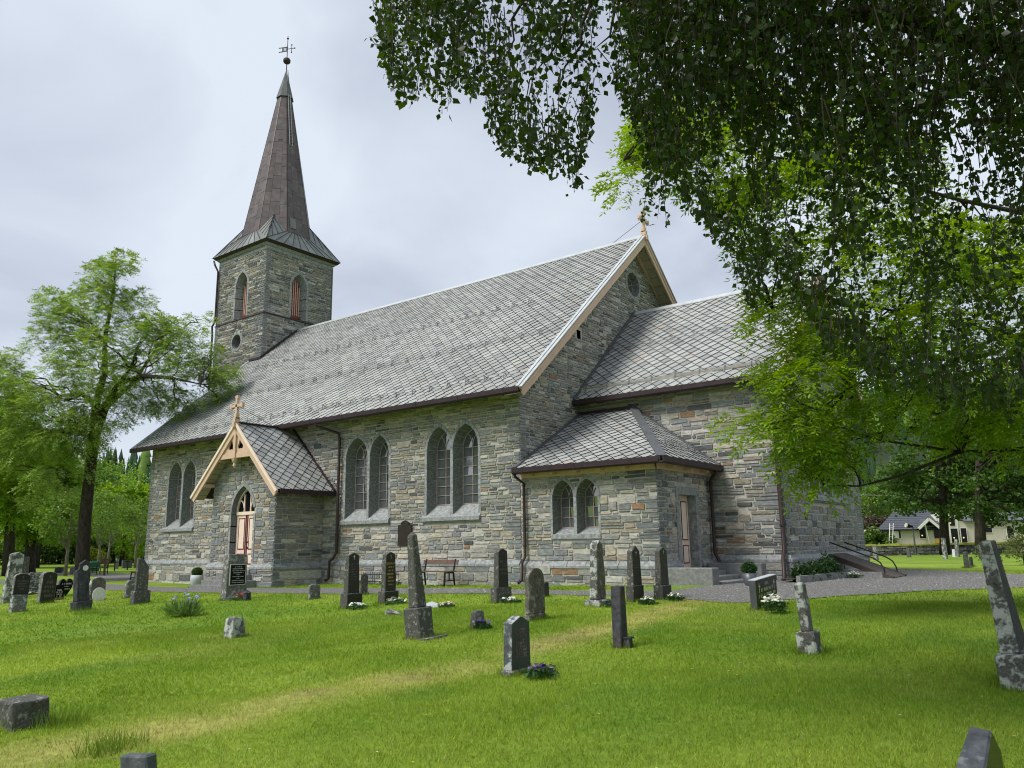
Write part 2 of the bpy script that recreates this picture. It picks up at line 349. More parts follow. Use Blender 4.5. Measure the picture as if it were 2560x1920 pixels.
drape('gravel_yard', [(28.9, -4.35), (30.3, -4.6), (31.4, -4.6), (32.7, -2.6), (34.5, 0.0), (35.5, 1.8), (39, 4.0), (60, 5.5)],
      [(28.9, -2.6), (28.9, 1.0), (29.3, 6.0), (29.6, 12), (29.5, 15.8), (32, 12.6), (36.2, 8.4), (60, 12)], 110, 24, .014)
drape('gravel_side_path', [(-60, 3.5), (-12, 3.2), (-5, .6), (-3.5, -2.1)], [(-60, 6.5), (-11, 5.6), (-3.6, 2.2), (-1.6, -2.1)], 60, 5)

# ================================================================== CHURCH
church = thing('church', (0, 0, 0), 'grey stone church with slate roofs and a tall brown copper spire', 'church')
# dimensions recovered from the photograph (metres)
L, W, YC = 22.6, 16.24, 3.66
ZE, ZR, OE, OV = 6.04, 13.84, .77, .61
MID = W/2
STONES = []       # (pixel size, verts, faces, colour, parent)
BLUE = (.185, .197, .205); MIDG = (.225, .225, .212); DARK = (.085, .092, .097); LIGHT = (.345, .338, .31); TAN = (.27, .242, .192); RUST = (.24, .15, .09); BUFF = (.37, .337, .275); OLIV = (.19, .185, .16)
PAL = dict(nave=[(BLUE, 5), (MIDG, 6), (LIGHT, 3), (TAN, 3.4), (OLIV, 2.5), (DARK, 1.2), (RUST, .22), (BUFF, 1.2)],
           low=[(LIGHT, 5), (MIDG, 5), (BLUE, 4), (BUFF, 2), (TAN, 2), (DARK, .9), (RUST, .2)],
           tower=[(OLIV, 5), (MIDG, 4), (DARK, 3.2), (TAN, 1.6), (LIGHT, 1.0), (BLUE, 2)],
           chancel=[(BLUE, 4), (LIGHT, 3.4), (MIDG, 4), (TAN, 2.6), (RUST, .7), (BUFF, 1.6), (DARK, 2)],
           east=[(MIDG, 4), (OLIV, 4), (BLUE, 3), (DARK, 1.5)],
           gable=[(MIDG, 5), (LIGHT, 3), (BLUE, 3), (OLIV, 3), (DARK, 1.5), (TAN, 1.5), (RUST, .3)],
           porch=[(BLUE, 4), (MIDG, 4), (OLIV, 3), (TAN, 2.2), (LIGHT, 2), (RUST, .6), (DARK, .8)])
def pick(pal):
    p = PAL[pal]; t = rnd.uniform(0, sum(w for _, w in p))
    for c, w in p:
        t -= w
        if t <= 0: return hsv_jit(tuple(x*k for x, k in zip(c, (1.16, 1.155, 1.14))), .17)
    return hsv_jit(p[0][0])
class Frame:
    def __init__(s, o, U, N): s.o = np.array(o, float); s.U = np.array(U, float); s.N = np.array(N, float); s.V = np.array((0, 0, 1.0))
    def p(s, u, v, n=0.0): return s.o+s.U*u+s.V*v+s.N*n
def stone_geo(fr, poly, d, bev):
    n = len(poly); cx = sum(p[0] for p in poly)/n; cy = sum(p[1] for p in poly)/n
    v = []
    for k, (dd, sh) in enumerate(((-.012, 0.0), (d*.55, 0.0), (d, bev))):
        for (u, w) in poly:
            r = math.hypot(u-cx, w-cy)+1e-6; q = max(.2, 1-sh/r); jj = rnd.uniform(-.004, .004) if k == 2 else 0
            v.append(fr.p(cx+(u-cx)*q, cy+(w-cy)*q, dd+jj))
    f = []
    for k in range(2):
        for i in range(n): f.append((k*n+i, k*n+(i+1) % n, (k+1)*n+(i+1) % n, (k+1)*n+i))
    f.append(tuple(range(2*n, 3*n))); return v, f
def stone_poly(u0, u1, v0, v1, g):
    u0 += g; u1 -= g; v0 += g; v1 -= g
    if u1-u0 < .03 or v1-v0 < .02: return None
    w, h = u1-u0, v1-v0; c = min(w, h)*rnd.uniform(.10, .28); J = lambda a: rnd.uniform(-a, a)*min(h, .2)
    return [(u0+c*.6, v0+J(.10)), (u1-c*rnd.uniform(.3, 1), v0+J(.12)), (u1+J(.08), v0+c*rnd.uniform(.4, 1)), (u1+J(.08), v1-c*rnd.uniform(.4, 1)),
            (u1-c*rnd.uniform(.3, 1), v1+J(.12)), (u0+c*rnd.uniform(.3, 1), v1+J(.10)), (u0+J(.08), v1-c*rnd.uniform(.4, 1)), (u0+J(.08), v0+c*rnd.uniform(.4, 1))]
def poly_range(poly, v):
    us = []
    for i in range(len(poly)):
        a = poly[i]; b = poly[(i+1) % len(poly)]
        if (a[1]-v)*(b[1]-v) <= 0 and a[1] != b[1]: us.append(a[0]+(b[0]-a[0])*(v-a[1])/(b[1]-a[1]))
    return (min(us), max(us)) if len(us) > 1 else None
def lay_stones(fr, outline, holes, pal, hr, wr, parent, quoin=(False, False), pal2=None, zsplit=None, hr2=None, wr2=None, proud=.030, gap=.013):
    vmin = min(p[1] for p in outline); vmax = max(p[1] for p in outline); v = vmin; blocked = []; row = 0; ccw = outline if area(outline) > 0 else outline[::-1]
    while v < vmax-.04:
        low = zsplit is not None and v < zsplit
        h = rnd.uniform(*(hr2 if low else hr)); h = min(h, vmax-v); v1 = v+h
        rs = [poly_range(outline, min(max(q, vmin+1e-4), vmax-1e-4)) for q in (v+1e-3, v+h/2, v1-1e-3)]; rs = [r for r in rs if r]
        if not rs: v = v1; continue
        spans = [(min(r[0] for r in rs)-.02, max(r[1] for r in rs)+.02)]; lo, hi = spans[0]
        cuts = [b for b in blocked]; blocked = []
        for hp in holes:
            hs = [poly_range(hp, q) for q in (v+1e-3, v+h*.25, v+h/2, v+h*.75, v1-1e-3)]; hs = [r for r in hs if r]
            if hs: cuts.append((min(r[0] for r in hs)+.0, max(r[1] for r in hs)-.0))
        for c0, c1 in cuts:
            ns = []
            for a, b in spans:
                if c1 <= a or c0 >= b: ns.append((a, b)); continue
                if c0 > a+.04: ns.append((a, c0))
                if c1 < b-.04: ns.append((c1, b))
            spans = ns
        for a, b in spans:
            u = a
            while u < b-.02:
                w = rnd.uniform(*(wr2 if low else wr)); w = max(w, h*.9); isq = False
                if quoin[0] and u < lo+.01: w = .55 if row % 2 else .34; isq = True
                if quoin[1] and u+w > hi-.25: w = b-u; isq = w < 1.0
                if b-(u+w) < .14: w = b-u
                w = min(w, b-u); top = v1; col = pick(pal2 if (low and pal2) else pal)
                if isq: col = hsv_jit(BLUE if rnd.random() < .75 else MIDG, .15)
                parts = [(u, u+w, v, top)]
                z = rnd.random()
                if z < .10 and w > .2 and not isq and h < .2: parts = [(u, u+w, v, top+rnd.uniform(.05, .10))]; blocked.append((u, u+w)); 
                elif z < .22 and h > .15: m_ = v+h*rnd.uniform(.35, .65); parts = [(u, u+w, v, m_), (u, u+w, m_, top)]
                elif z < .28 and w > .4: m_ = u+w*rnd.uniform(.3, .7); q_ = v+h*.5; parts = [(u, m_, v, top), (m_, u+w, v, q_), (m_, u+w, q_, top)]
                for k, (a0, a1, b0, b1) in enumerate(parts):
                    if k: col = pick(pal2 if (low and pal2) else pal)
                    po = stone_poly(a0, a1, b0, b1, gap+rnd.uniform(0, .009))
                    if not po: continue
                    if len(outline) != 4 or outline[0][1] != outline[1][1] or outline[2][1] != outline[3][1]: po = clip_convex(po, ccw)
                    if len(po) < 3 or abs(area(po)) < .003: continue
                    vv, ff = stone_geo(fr, po, proud*rnd.uniform(.55, 1.25), .012)
                    c3 = fr.p((a0+a1)/2, (b0+b1)/2); px = math.sqrt(abs(area(po)))*FPX/max(1, depth(c3)); pu, pv = proj(c3)
                    if not (0 < pu < 2560 and 0 < pv < 1920): px = 0
                    STONES.append((px, vv, ff, col, parent))
                u += w
        v = v1; row += 1
def wall_sheet(name, fr, outline, holes, m='mortar', n=0.0, parent=None):
    polys = [[Vector((p[0], p[1], 0)) for p in outline]]+[[Vector((p[0], p[1], 0)) for p in h] for h in holes]
    tris = tessellate_polygon(polys); flat = [p for q in polys for p in q]
    b = MB(); b.add([fr.p(p.x, p.y, n) for p in flat], tris); return b.build(name, m, parent or church)
def pointed(cu, w, v0, vs, va, n=7, sill=True):
    """pointed-arch outline (CCW, starting bottom-left) centre cu, width w, bottom v0, springing vs, apex va"""
    h = w/2; r = va-vs; R_ = (h*h+r*r)/(2*h) if r > h else None
    pts = [(cu-h, v0), (cu+h, v0), (cu+h, vs)]
    R2_ = (h*h+r*r)/(2*h)
    cR = cu+h-R2_; a1 = math.atan2(r, cu-cR)
    arcR = [(cR+R2_*math.cos(a1*i/n), vs+R2_*math.sin(a1*i/n)) for i in range(1, n+1)]
    pts += arcR; pts += [(2*cu-p[0], p[1]) for p in arcR[:-1]][::-1]; pts.append((cu-h, vs)); return pts
def arch_window(fr, cu, w, v0, vs, va, deep=.4, splay=.12, sur=.11, mats=('dressed', 'glass', 'bar'), rows=6, surround_bottom=False, bars='tracery', name='window', glass_drop=.37):
    """window with surround blocks, splayed reveal, leaded panes; returns hole polygons (mortar hole, stone hole)"""
    win = empty(name, fr.p(cu, v0, 0)); win.parent = church; o0 = np.array(win.location)
    K = lambda p: p-o0
    inner = pointed(cu, w, v0, vs, va); outer = pointed(cu, w+2*sur, v0, vs, va+sur*1.25); gl = pointed(cu, w-2*splay, v0+glass_drop, vs, va-splay*1.25)
    m_ = len(inner); blocks = []
    # jamb and arch segments: indices 1..m_ from bottom right, round the arch, to bottom left
    path = list(range(1, m_))+[0]
    back = MB()
    for i in range(len(path)-1):
        a, b = path[i], path[i+1]
        nsub = 1
        jamb = abs(inner[a][0]-inner[b][0]) < 1e-6
        if jamb:
            lo = min(inner[a][1], inner[b][1]); hi = max(inner[a][1], inner[b][1]); nn = max(2, int((hi-lo)/.55)); cuts = [0]+sorted(max(.05, min(.95, (k+rnd.uniform(-.25, .25))/nn)) for k in range(1, nn))+[1]
        else: cuts = [0, 1]
        def lerp(P, t): return (P[a][0]+(P[b][0]-P[a][0])*t, P[a][1]+(P[b][1]-P[a][1])*t)
        for t0, t1 in zip(cuts[:-1], cuts[1:]): blocks.append([(lerp(inner, t0), lerp(outer, t0), lerp(gl, t0)), (lerp(inner, t1), lerp(outer, t1), lerp(gl, t1))])
        for P, Q, d0, d1 in ((outer, inner, .008, .008), (inner, gl, .004, -deep)):
            back.add([K(fr.p(*P[a], d0)), K(fr.p(*P[b], d0)), K(fr.p(*Q[b], d1)), K(fr.p(*Q[a], d1))], [(0, 1, 2, 3)])
    back.build('surround_bed', 'mortar', win)
    # merge arch segments in pairs so that voussoirs are larger
    merged = []; i = 0
    while i < len(blocks):
        j = abs(blocks[i][0][0][0]-blocks[i][1][0][0]) < 1e-6
        if not j and i+1 < len(blocks) and abs(blocks[i+1][0][0][0]-blocks[i+1][1][0][0]) > 1e-6 and blocks[i][1][0][1] < va-1e-4: merged.append([blocks[i][0], blocks[i][1], blocks[i+1][1]]); i += 2
        else: merged.append(blocks[i]); i += 1
    for bl in merged:
        b = MB(); pr = .026+rnd.uniform(-.004, .006); vs_ = []
        k = len(bl); dl = .006
        for q, (pi, po, pg) in enumerate(bl):
            # pull the two end sections together a little to leave a joint
            if q == 0 or q == k-1:
                o_ = bl[1] if q == 0 else bl[k-2]
                def sh(P, Q):
                    l = math.hypot(Q[0]-P[0], Q[1]-P[1])+1e-9; return (P[0]+(Q[0]-P[0])*dl/l, P[1]+(Q[1]-P[1])*dl/l)
                pi, po, pg = sh(pi, o_[0]), sh(po, o_[1]), sh(pg, o_[2])
            vs_ += [K(fr.p(*po, 0)), K(fr.p(*po, pr)), K(fr.p(*pi, pr)), K(fr.p(*pg, -deep))]
        fs_ = []
        for q in range(k-1):
            for s_ in range(3): fs_.append((q*4+s_, q*4+s_+1, q*4+4+s_+1, q*4+4+s_))
        fs_ += [(3, 2, 1, 0), tuple((k-1)*4+z_ for z_ in range(4))]
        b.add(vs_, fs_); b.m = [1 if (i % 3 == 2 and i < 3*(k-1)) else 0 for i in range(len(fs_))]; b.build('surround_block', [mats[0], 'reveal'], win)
    # sloping inner sill
    b = MB(); h = w/2; hg = h-splay
    b.add([K(fr.p(cu-h, v0, .02)), K(fr.p(cu+h, v0, .02)), K(fr.p(cu+hg, v0+glass_drop, -deep)), K(fr.p(cu-hg, v0+glass_drop, -deep))], [(0, 1, 2, 3)]); b.build('inner_sill', mats[0], win)
    # panes
    gz0 = v0+glass_drop; wg = w-2*splay; n = rows; step = (vs-gz0)/n
    def pane(poly):
        c = [sum(p[0] for p in poly)/len(poly), sum(p[1] for p in poly)/len(poly)]; tu, tv = rnd.gauss(0, .035), rnd.gauss(0, .035)
        b = MB(); b.add([K(fr.p(c[0]+(p[0]-c[0])*.99, c[1]+(p[1]-c[1])*.99, -deep+.006+tu*(p[0]-c[0])+tv*(p[1]-c[1]))) for p in poly], [tuple(range(len(poly)))])
        b.build('pane', mats[1], win)
    gp = pointed(cu, wg, gz0, vs, va-splay*1.25, 8)
    if bars != 'none':
        for k in range(n):
            z0, z1 = gz0+k*step, gz0+(k+1)*step
            pane([(cu-wg/2, z0), (cu, z0), (cu, z1), (cu-wg/2, z1)]); pane([(cu, z0), (cu+wg/2, z0), (cu+wg/2, z1), (cu, z1)])
        top = [p for p in gp[2:]]
        R_ = [p for p in top if p[0] >= cu-1e-6]; L_ = [p for p in top if p[0] <= cu+1e-6]
        pane(R_+[(cu, vs)]); pane(L_+[(cu, vs)])
    else: pane(gp)
    bb = MB(); fb = MB()
    P3 = lambda u, v: K(fr.p(u, v, -deep+.02))
    for i in range(len(gp)): fb.beam(P3(*gp[i]), P3(*gp[(i+1) % len(gp)]), .026, .035, fr.N)
    fb.build('window_frame', mats[2], win)
    if bars == 'tracery':
        bb.beam(P3(cu, gz0), P3(cu, vs), .022, .03, fr.N)
        for k in range(1, n+1): bb.beam(P3(cu-wg/2, gz0+k*step), P3(cu+wg/2, gz0+k*step), .014, .024, fr.N)
        arc = [p for p in gp[3:] if p[0] >= cu-1e-6]; shift = wg/2
        for sg in (1, -1):
            pts = [(cu, vs)]+[(cu+sg*(p[0]-cu-shift), p[1]) for p in arc if abs(p[0]-cu-shift) < wg/2*.62]
            for i in range(len(pts)-1): bb.beam(P3(*pts[i]), P3(*pts[i+1]), .026, .03, fr.N)
        bb.build('glazing_bars', mats[2], win)
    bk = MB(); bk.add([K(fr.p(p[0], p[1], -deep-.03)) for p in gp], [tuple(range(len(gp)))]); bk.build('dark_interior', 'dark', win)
    mh = pointed(cu, w+.06, v0, vs, va+.04); so = pointed(cu, w+2*sur-.05, v0, vs, va+sur*1.25-.03)
    return mh, so
def outer_sill(fr, u0, u1, v, h=.12, d=.11, slope=.10, name='window_sill'):
    b = MB(); P = fr.p
    b.add([P(u0, v, 0), P(u1, v, 0), P(u1, v, d), P(u0, v, d), P(u0, v+h, d), P(u1, v+h, d), P(u1, v+h+slope, 0.0), P(u0, v+h+slope, 0.0)],
          [(3, 2, 1, 0), (3, 4, 5, 2)[::-1], (4, 7, 6, 5)[::-1], (0, 7, 4, 3)[::-1], (1, 2, 5, 6)[::-1]]); b.build(name, 'dressed', church)
    b = MB(); b.add([P(u0+.03, v-.045, 0), P(u1-.03, v-.045, 0), P(u1-.03, v-.045, d*.6), P(u0+.03, v-.045, d*.6), P(u0+.03, v, 0), P(u1-.03, v, 0), P(u1-.03, v, d*.6), P(u0+.03, v, d*.6)],
          [(3, 2, 1, 0), (4, 5, 6, 7), (0, 1, 5, 4), (1, 2, 6, 5), (2, 3, 7, 6), (3, 0, 4, 7)]); b.build('drip_moulding', 'dressed', church)
def plinth(fr, u0, u1, vtop, d=.10, parent=None, pal='low', vbot=-.45):
    """projecting base with sloping weathering blocks on top"""
    f2 = Frame(fr.o+fr.N*d, fr.U, fr.N); zc = vtop-.17
    wall_sheet('plinth', f2, [(u0-d, vbot), (u1+d, vbot), (u1+d, zc), (u0-d, zc)], [])
    lay_stones(f2, [(u0-d, vbot), (u1+d, vbot), (u1+d, zc), (u0-d, zc)], [], pal, (.2, .36), (.4, 1.05), parent, (True, True))
    u = u0-d
    while u < u1+d-.05:
        w = rnd.uniform(.55, 1.15); w = w if u1+d-(u+w) > .3 else u1+d-u
        b = MB(); P = fr.p; g = .008; t0 = rnd.uniform(0, .012)
        b.add([P(u+g, zc, 0), P(u+w-g, zc, 0), P(u+w-g, zc, d+.03+t0), P(u+g, zc, d+.03+t0), P(u+g, zc+.07, d+.03+t0), P(u+w-g, zc+.07, d+.03+t0), P(u+w-g, vtop+.03, .025), P(u+g, vtop+.03, .025), P(u+g, vtop+.03, -.02), P(u+w-g, vtop+.03, -.02)],
              [(0, 1, 2, 3), (3, 2, 5, 4), (4, 5, 6, 7), (7, 6, 9, 8), (0, 3, 4, 7, 8), (1, 9, 6, 5, 2)]); b.build('weathering_block', 'dressed', parent)
        u += w

# ---------------------------------------------------------------- nave walls
S = Frame((0, 0, 0), (1, 0, 0), (0, -1, 0))
holes_m = []; holes_s = []
for (a, b) in ((1.73, 2.83), (2.99, 4.0), (14.33, 15.53), (15.65, 16.66), (18.56, 19.65), (19.77, 20.88)):
    m1, s1 = arch_window(S, (a+b)/2, b-a, 2.25, 4.52, 5.29); holes_m.append(m1); holes_s.append(s1)
outer_sill(S, 1.52, 4.10, 2.06); outer_sill(S, 14.17, 16.76, 2.06); outer_sill(S, 18.36, 20.98, 2.06)
out = [(0, -.4), (L, -.4), (L, 6.7), (0, 6.7)]
nave = wall_sheet('nave_wall', S, out, holes_m)
SILL = [[(1.6, 2.0), (4.05, 2.0), (4.05, 2.3), (1.6, 2.3)], [(14.25, 2.0), (16.7, 2.0), (16.7, 2.3), (14.25, 2.3)], [(18.45, 2.0), (20.93, 2.0), (20.93, 2.3), (18.45, 2.3)]]
MUL = [[(2.8, 2.2), (3.02, 2.2), (3.02, 4.8), (2.8, 4.8)], [(15.5, 2.2), (15.68, 2.2), (15.68, 4.8), (15.5, 4.8)], [(19.62, 2.2), (19.8, 2.2), (19.8, 4.8), (19.62, 4.8)]]
PORCHHOLE = [[(9.15, -.4), (13.0, -.4), (13.0, 3.8), (11.07, 5.7), (9.15, 3.8)]]
lay_stones(S, [(0, .74), (L, .74), (L, 6.65), (0, 6.65)], holes_s+SILL+MUL+PORCHHOLE, 'nave', (.065, .15), (.24, .75), nave, (True, True), pal2='low', zsplit=2.3, hr2=(.07, .19), wr2=(.26, .8))
for (a, b, z0, z1) in ((2.83, 2.99, 2.25, 4.6), (15.53, 15.65, 2.25, 4.6), (19.65, 19.77, 2.25, 4.6)):
    z = z0
    while z < z1-.05:
        z2 = min(z1, z+rnd.uniform(.5, .9)); q = MB(); q.box(a+.004, b-.004, -.024, .0, z+.006, z2-.006); q.build('mullion_block', 'dressed', church); z = z2
plinth(S, 0, 9.0, .74, parent=nave); plinth(S, 13.2, L-.1, .74, parent=nave)
Wf = Frame((0, W, 0), (0, -1, 0), (-1, 0, 0)); Nf = Frame((L, W, 0), (-1, 0, 0), (0, 1, 0))
for nm, fr_, o_ in (('west_wall', Wf, [(0, -.4), (W, -.4), (W, 6.7), (MID, 13.8), (0, 6.7)]), ('north_wall', Nf, [(0, -.4), (L, -.4), (L, 6.7), (0, 6.7)])):
    wall_sheet(nm, fr_, o_, [], 'mortar')
# east gable of the nave (seen above and beside the chancel roof)
E = Frame((L, 0, 0), (0, 1, 0), (1, 0, 0))
def circle(cu, cv, r, n=20): return [(cu+r*math.cos(2*math.pi*i/n), cv+r*math.sin(2*math.pi*i/n)) for i in range(n)]
sl_ = (ZR-ZE)/(MID+OE)
def roofz(y): return ZE+sl_*(min(y, W-y)+OE)
gout = [(0, -.4), (W, -.4), (W, 6.6), (MID, 13.7), (0, 6.6)]
gable = wall_sheet('nave_gable', E, gout, [circle(MID, 11.85, .52), [(3.57, 8.6), (3.87, 8.6), (3.87, 8.95), (3.57, 8.95)]])
GV = [(0, 0.6), (8.1, 0.6), (W, 6.6), (MID, 13.7), (0, 6.6)]
lay_stones(E, [(0, .3), (W, 6.2), (W, 6.6), (MID, 13.7), (0, 6.6)], [circle(MID, 11.85, .66), [(3.5, 8.35), (3.95, 8.35), (3.95, 9.05), (3.5, 9.05)], [(3.75, .2), (16, .2), (16, 6.0), (MID+.3, 10.3), (3.75, 6.2)]], 'gable', (.06, .13), (.2, .55), gable, (True, False))
def round_window(fr, cu, cv, r, deep=.3, ring=.14, n=16):
    win = empty('round_window', fr.p(cu, cv, 0)); win.parent = church; o0 = np.array(win.location); K = lambda p: p-o0
    for i in range(0, n, 2):
        b = MB(); vs_ = []
        for j in (0, 1, 2):
            t = 2*math.pi*(i+j+(.04 if j == 0 else -.04 if j == 2 else 0))/n; c_, s_ = math.cos(t), math.sin(t)
            vs_ += [K(fr.p(cu+(r+ring)*c_, cv+(r+ring)*s_, -.01)), K(fr.p(cu+(r+ring)*c_, cv+(r+ring)*s_, .028)), K(fr.p(cu+r*c_, cv+r*s_, .028)), K(fr.p(cu+(r-.08)*c_, cv+(r-.08)*s_, -deep))]
        fs_ = [(q*4+s_, q*4+s_+1, q*4+4+s_+1, q*4+4+s_) for q in (0, 1) for s_ in range(3)]+[(3, 2, 1, 0), (8, 9, 10, 11)]
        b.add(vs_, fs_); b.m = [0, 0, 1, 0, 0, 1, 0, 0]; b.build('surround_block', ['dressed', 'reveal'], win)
    b = MB(); b.add([K(fr.p(*p, -deep+.01)) for p in circle(cu, cv, r-.06)], [tuple(range(20))]); b.build('pane', 'glass', win)
    b = MB(); r2 = r-.08
    for k in range(3):
        t = math.pi*k/3+.3; b.beam(K(fr.p(cu-r2*math.cos(t), cv-r2*math.sin(t), -deep+.03)), K(fr.p(cu+r2*math.cos(t), cv+r2*math.sin(t), -deep+.03)), .025, .03, fr.N)
    ci = circle(cu, cv, r2)
    for k in range(20): b.beam(K(fr.p(*ci[k], -deep+.03)), K(fr.p(*ci[(k+1) % 20], -deep+.03)), .03, .03, fr.N)
    b.build('glazing_bars', 'bar', win)
round_window(E, MID, 11.85, .52)
vent = empty('gable_vent', E.p(3.72, 8.78)); vent.parent = church
b = MB(); b.box(-.25, -.22, -.15, .15, -.17, .17); b.build('recess', 'dark', vent)
b = MB(); b.box(-.12, -.08, -.03, .03, -.17, .17); b.build('post', 'trim', vent)
b = MB(); b.box(-.04, .03, -.2, .2, -.26, -.17); b.build('vent_sill', 'dressed', vent)

# ---------------------------------------------------------------- chancel
LC = 29.65; ZEC, ZRC, OC = 6.18, 10.55, .46
C_ = Frame((L, YC, 0), (1, 0, 0), (0, -1, 0))
chan = wall_sheet('chancel_wall', C_, [(0, -.4), (LC-L, -.4), (LC-L, 6.75), (0, 6.75)], [])
lay_stones(C_, [(0, .74), (LC-L, .74), (LC-L, 6.7), (0, 6.7)], [[(-.1, 0), (4.7, 0), (4.7, 3.3), (2.15, 5.6), (-.1, 5.6)]], 'chancel', (.08, .21), (.3, .9), chan, (False, True))
plinth(C_, 4.85, LC-L, .80, parent=chan)
CE = Frame((LC, YC, 0), (0, 1, 0), (1, 0, 0)); WC = W-2*YC
mh = []; sh_ = []
for cu, w_, va_ in ((MID-YC-1.35, 1.0, 6.0), (MID-YC, 1.15, 7.2), (MID-YC+1.35, 1.0, 6.0)):
    m1, s1 = arch_window(CE, cu, w_, 2.75, va_-1.0, va_, deep=.45, splay=.12, rows=7); mh.append(m1); sh_.append(s1)
outer_sill(CE, MID-YC-2.1, MID-YC+2.15, 2.52, h=.12, d=.14)
ceo = [(0, -.4), (WC, -.4), (WC, 6.5), (WC/2, 10.35), (0, 6.5)]
cg = wall_sheet('chancel_gable', CE, ceo, mh)
lay_stones(CE, [(0, .80), (WC, .80), (WC, 6.5), (WC/2, 10.35), (0, 6.5)], sh_+[[(MID-YC-1.95, 2.45), (MID-YC+2, 2.45), (MID-YC+2, 2.85), (MID-YC-1.95, 2.85)], [(MID-YC-.9, 2.7), (MID-YC-.5, 2.7), (MID-YC-.5, 5.2), (MID-YC-.9, 5.2)], [(MID-YC+.5, 2.7), (MID-YC+.9, 2.7), (MID-YC+.9, 5.2), (MID-YC+.5, 5.2)]], 'east', (.11, .27), (.28, .75), cg, (True, True))
for uu in (-.7, .7):
    z = 2.75
    while z < 5.1: q = MB(); q.add([CE.p(MID-YC+uu-.13, z+.006, 0), CE.p(MID-YC+uu+.13, z+.006, 0), CE.p(MID-YC+uu+.13, z+.006, .024), CE.p(MID-YC+uu-.13, z+.006, .024), CE.p(MID-YC+uu-.13, z+.58, 0), CE.p(MID-YC+uu+.13, z+.58, 0), CE.p(MID-YC+uu+.13, z+.58, .024), CE.p(MID-YC+uu-.13, z+.58, .024)], [(3, 2, 1, 0), (4, 5, 6, 7), (0, 1, 5, 4), (1, 2, 6, 5), (2, 3, 7, 6), (3, 0, 4, 7)]); q.build('mullion_block', 'dressed', church); z += .59
plinth(CE, 0, WC, .80, parent=cg)
CN = Frame((LC, W-YC, 0), (-1, 0, 0), (0, 1, 0)); wall_sheet('chancel_north_wall', CN, [(0, -.4), (LC-L, -.4), (LC-L, 6.7), (0, 6.7)], [])

# ---------------------------------------------------------------- sacristy
LS = 27.35; ZES, ZTS = 3.53, 5.77
SS = Frame((L, 0, 0), (1, 0, 0), (0, -1, 0))
mh = []; sh_ = []
for a, b_ in ((1.22, 1.98), (2.09, 2.83)):
    m1, s1 = arch_window(SS, (a+b_)/2, b_-a, 1.50, 2.62, 3.14, deep=.38, splay=.08, sur=.08, rows=3, glass_drop=.22); mh.append(m1); sh_.append(s1)
sac = wall_sheet('sacristy_wall', SS, [(0, -.4), (LS-L, -.4), (LS-L, 3.75), (0, 3.75)], mh)
lay_stones(SS, [(0.02, .74), (LS-L, .74), (LS-L, 3.42), (0.02, 3.42)], sh_+[[(1.95, 1.4), (2.12, 1.4), (2.12, 2.8), (1.95, 2.8)], [(1.2, 1.38), (2.9, 1.38), (2.9, 1.55), (1.2, 1.55)]], 'low', (.08, .21), (.28, .8), sac, (False, True))
q = MB(); q.add([SS.p(1.16, 1.38, 0), SS.p(2.9, 1.38, 0), SS.p(2.9, 1.38, .05), SS.p(1.16, 1.38, .05), SS.p(1.16, 1.51, .05), SS.p(2.9, 1.51, .05), SS.p(2.9, 1.53, 0), SS.p(1.16, 1.53, 0)], [(3, 2, 1, 0), (2, 3, 4, 5)[::-1], (5, 4, 7, 6)[::-1], (0, 3, 4, 7), (1, 6, 5, 2)]); q.build('window_sill', 'dressed', church)
for z0_, z1_ in ((1.53, 2.1), (2.11, 2.72)): q = MB(); q.add([SS.p(1.985, z0_, -.0), SS.p(2.085, z0_, 0), SS.p(2.085, z0_, .026), SS.p(1.985, z0_, .026), SS.p(1.985, z1_, 0), SS.p(2.085, z1_, 0), SS.p(2.085, z1_, .026), SS.p(1.985, z1_, .026)], [(3, 2, 1, 0), (4, 5, 6, 7), (0, 1, 5, 4), (1, 2, 6, 5), (2, 3, 7, 6), (3, 0, 4, 7)]); q.build('mullion_block', 'dressed', church)
plinth(SS, 0.1, LS-L, .70, parent=sac)
SE = Frame((LS, 0, 0), (0, 1, 0), (1, 0, 0))
DH = [(1.37, .45), (2.49, .45), (2.49, 2.62), (1.37, 2.62)]
se = wall_sheet('sacristy_end_wall', SE, [(0, -.4), (YC, -.4), (YC, 3.75), (0, 3.75)], [DH])
lay_stones(SE, [(0, .7), (YC-.02, .7), (YC-.02, 3.42), (0, 3.42)], [[(1.12, .3), (2.74, .3), (2.74, 2.86), (1.12, 2.86)]], 'low', (.11, .25), (.25, .6), se, (True, False))
plinth(SE, 0, 1.1, .70, parent=se); plinth(SE, 2.75, YC-.15, .70, parent=se)
dr = empty('sacristy_door', SE.p(1.93, .47)); dr.parent = church
def dbox(name, m, u0, u1, v0, v1, n0, n1, par=dr, fr=SE):
    o0 = np.array(par.location); q = MB(); P = lambda u, v, n: fr.p(u, v, n)-o0
    q.hexa([P(u0, v0, n0), P(u1, v0, n0), P(u1, v0, n1), P(u0, v0, n1), P(u0, v1, n0), P(u1, v1, n0), P(u1, v1, n1), P(u0, v1, n1)]); return q.build(name, m, par)
dbox('lintel', 'dressed', 1.14, 2.72, 2.62, 2.85, -.4, .03)
for u0, u1, z in ((1.14, 1.37, .45), (2.49, 2.72, .45)):
    for k in range(4): dbox('jamb_block', 'dressed', u0, u1, z+k*.543+.005, z+(k+1)*.543-.005, -.4, .026)
dbox('door_leaf', 'pink', 1.38, 2.48, .47, 2.62, -.30, -.25)
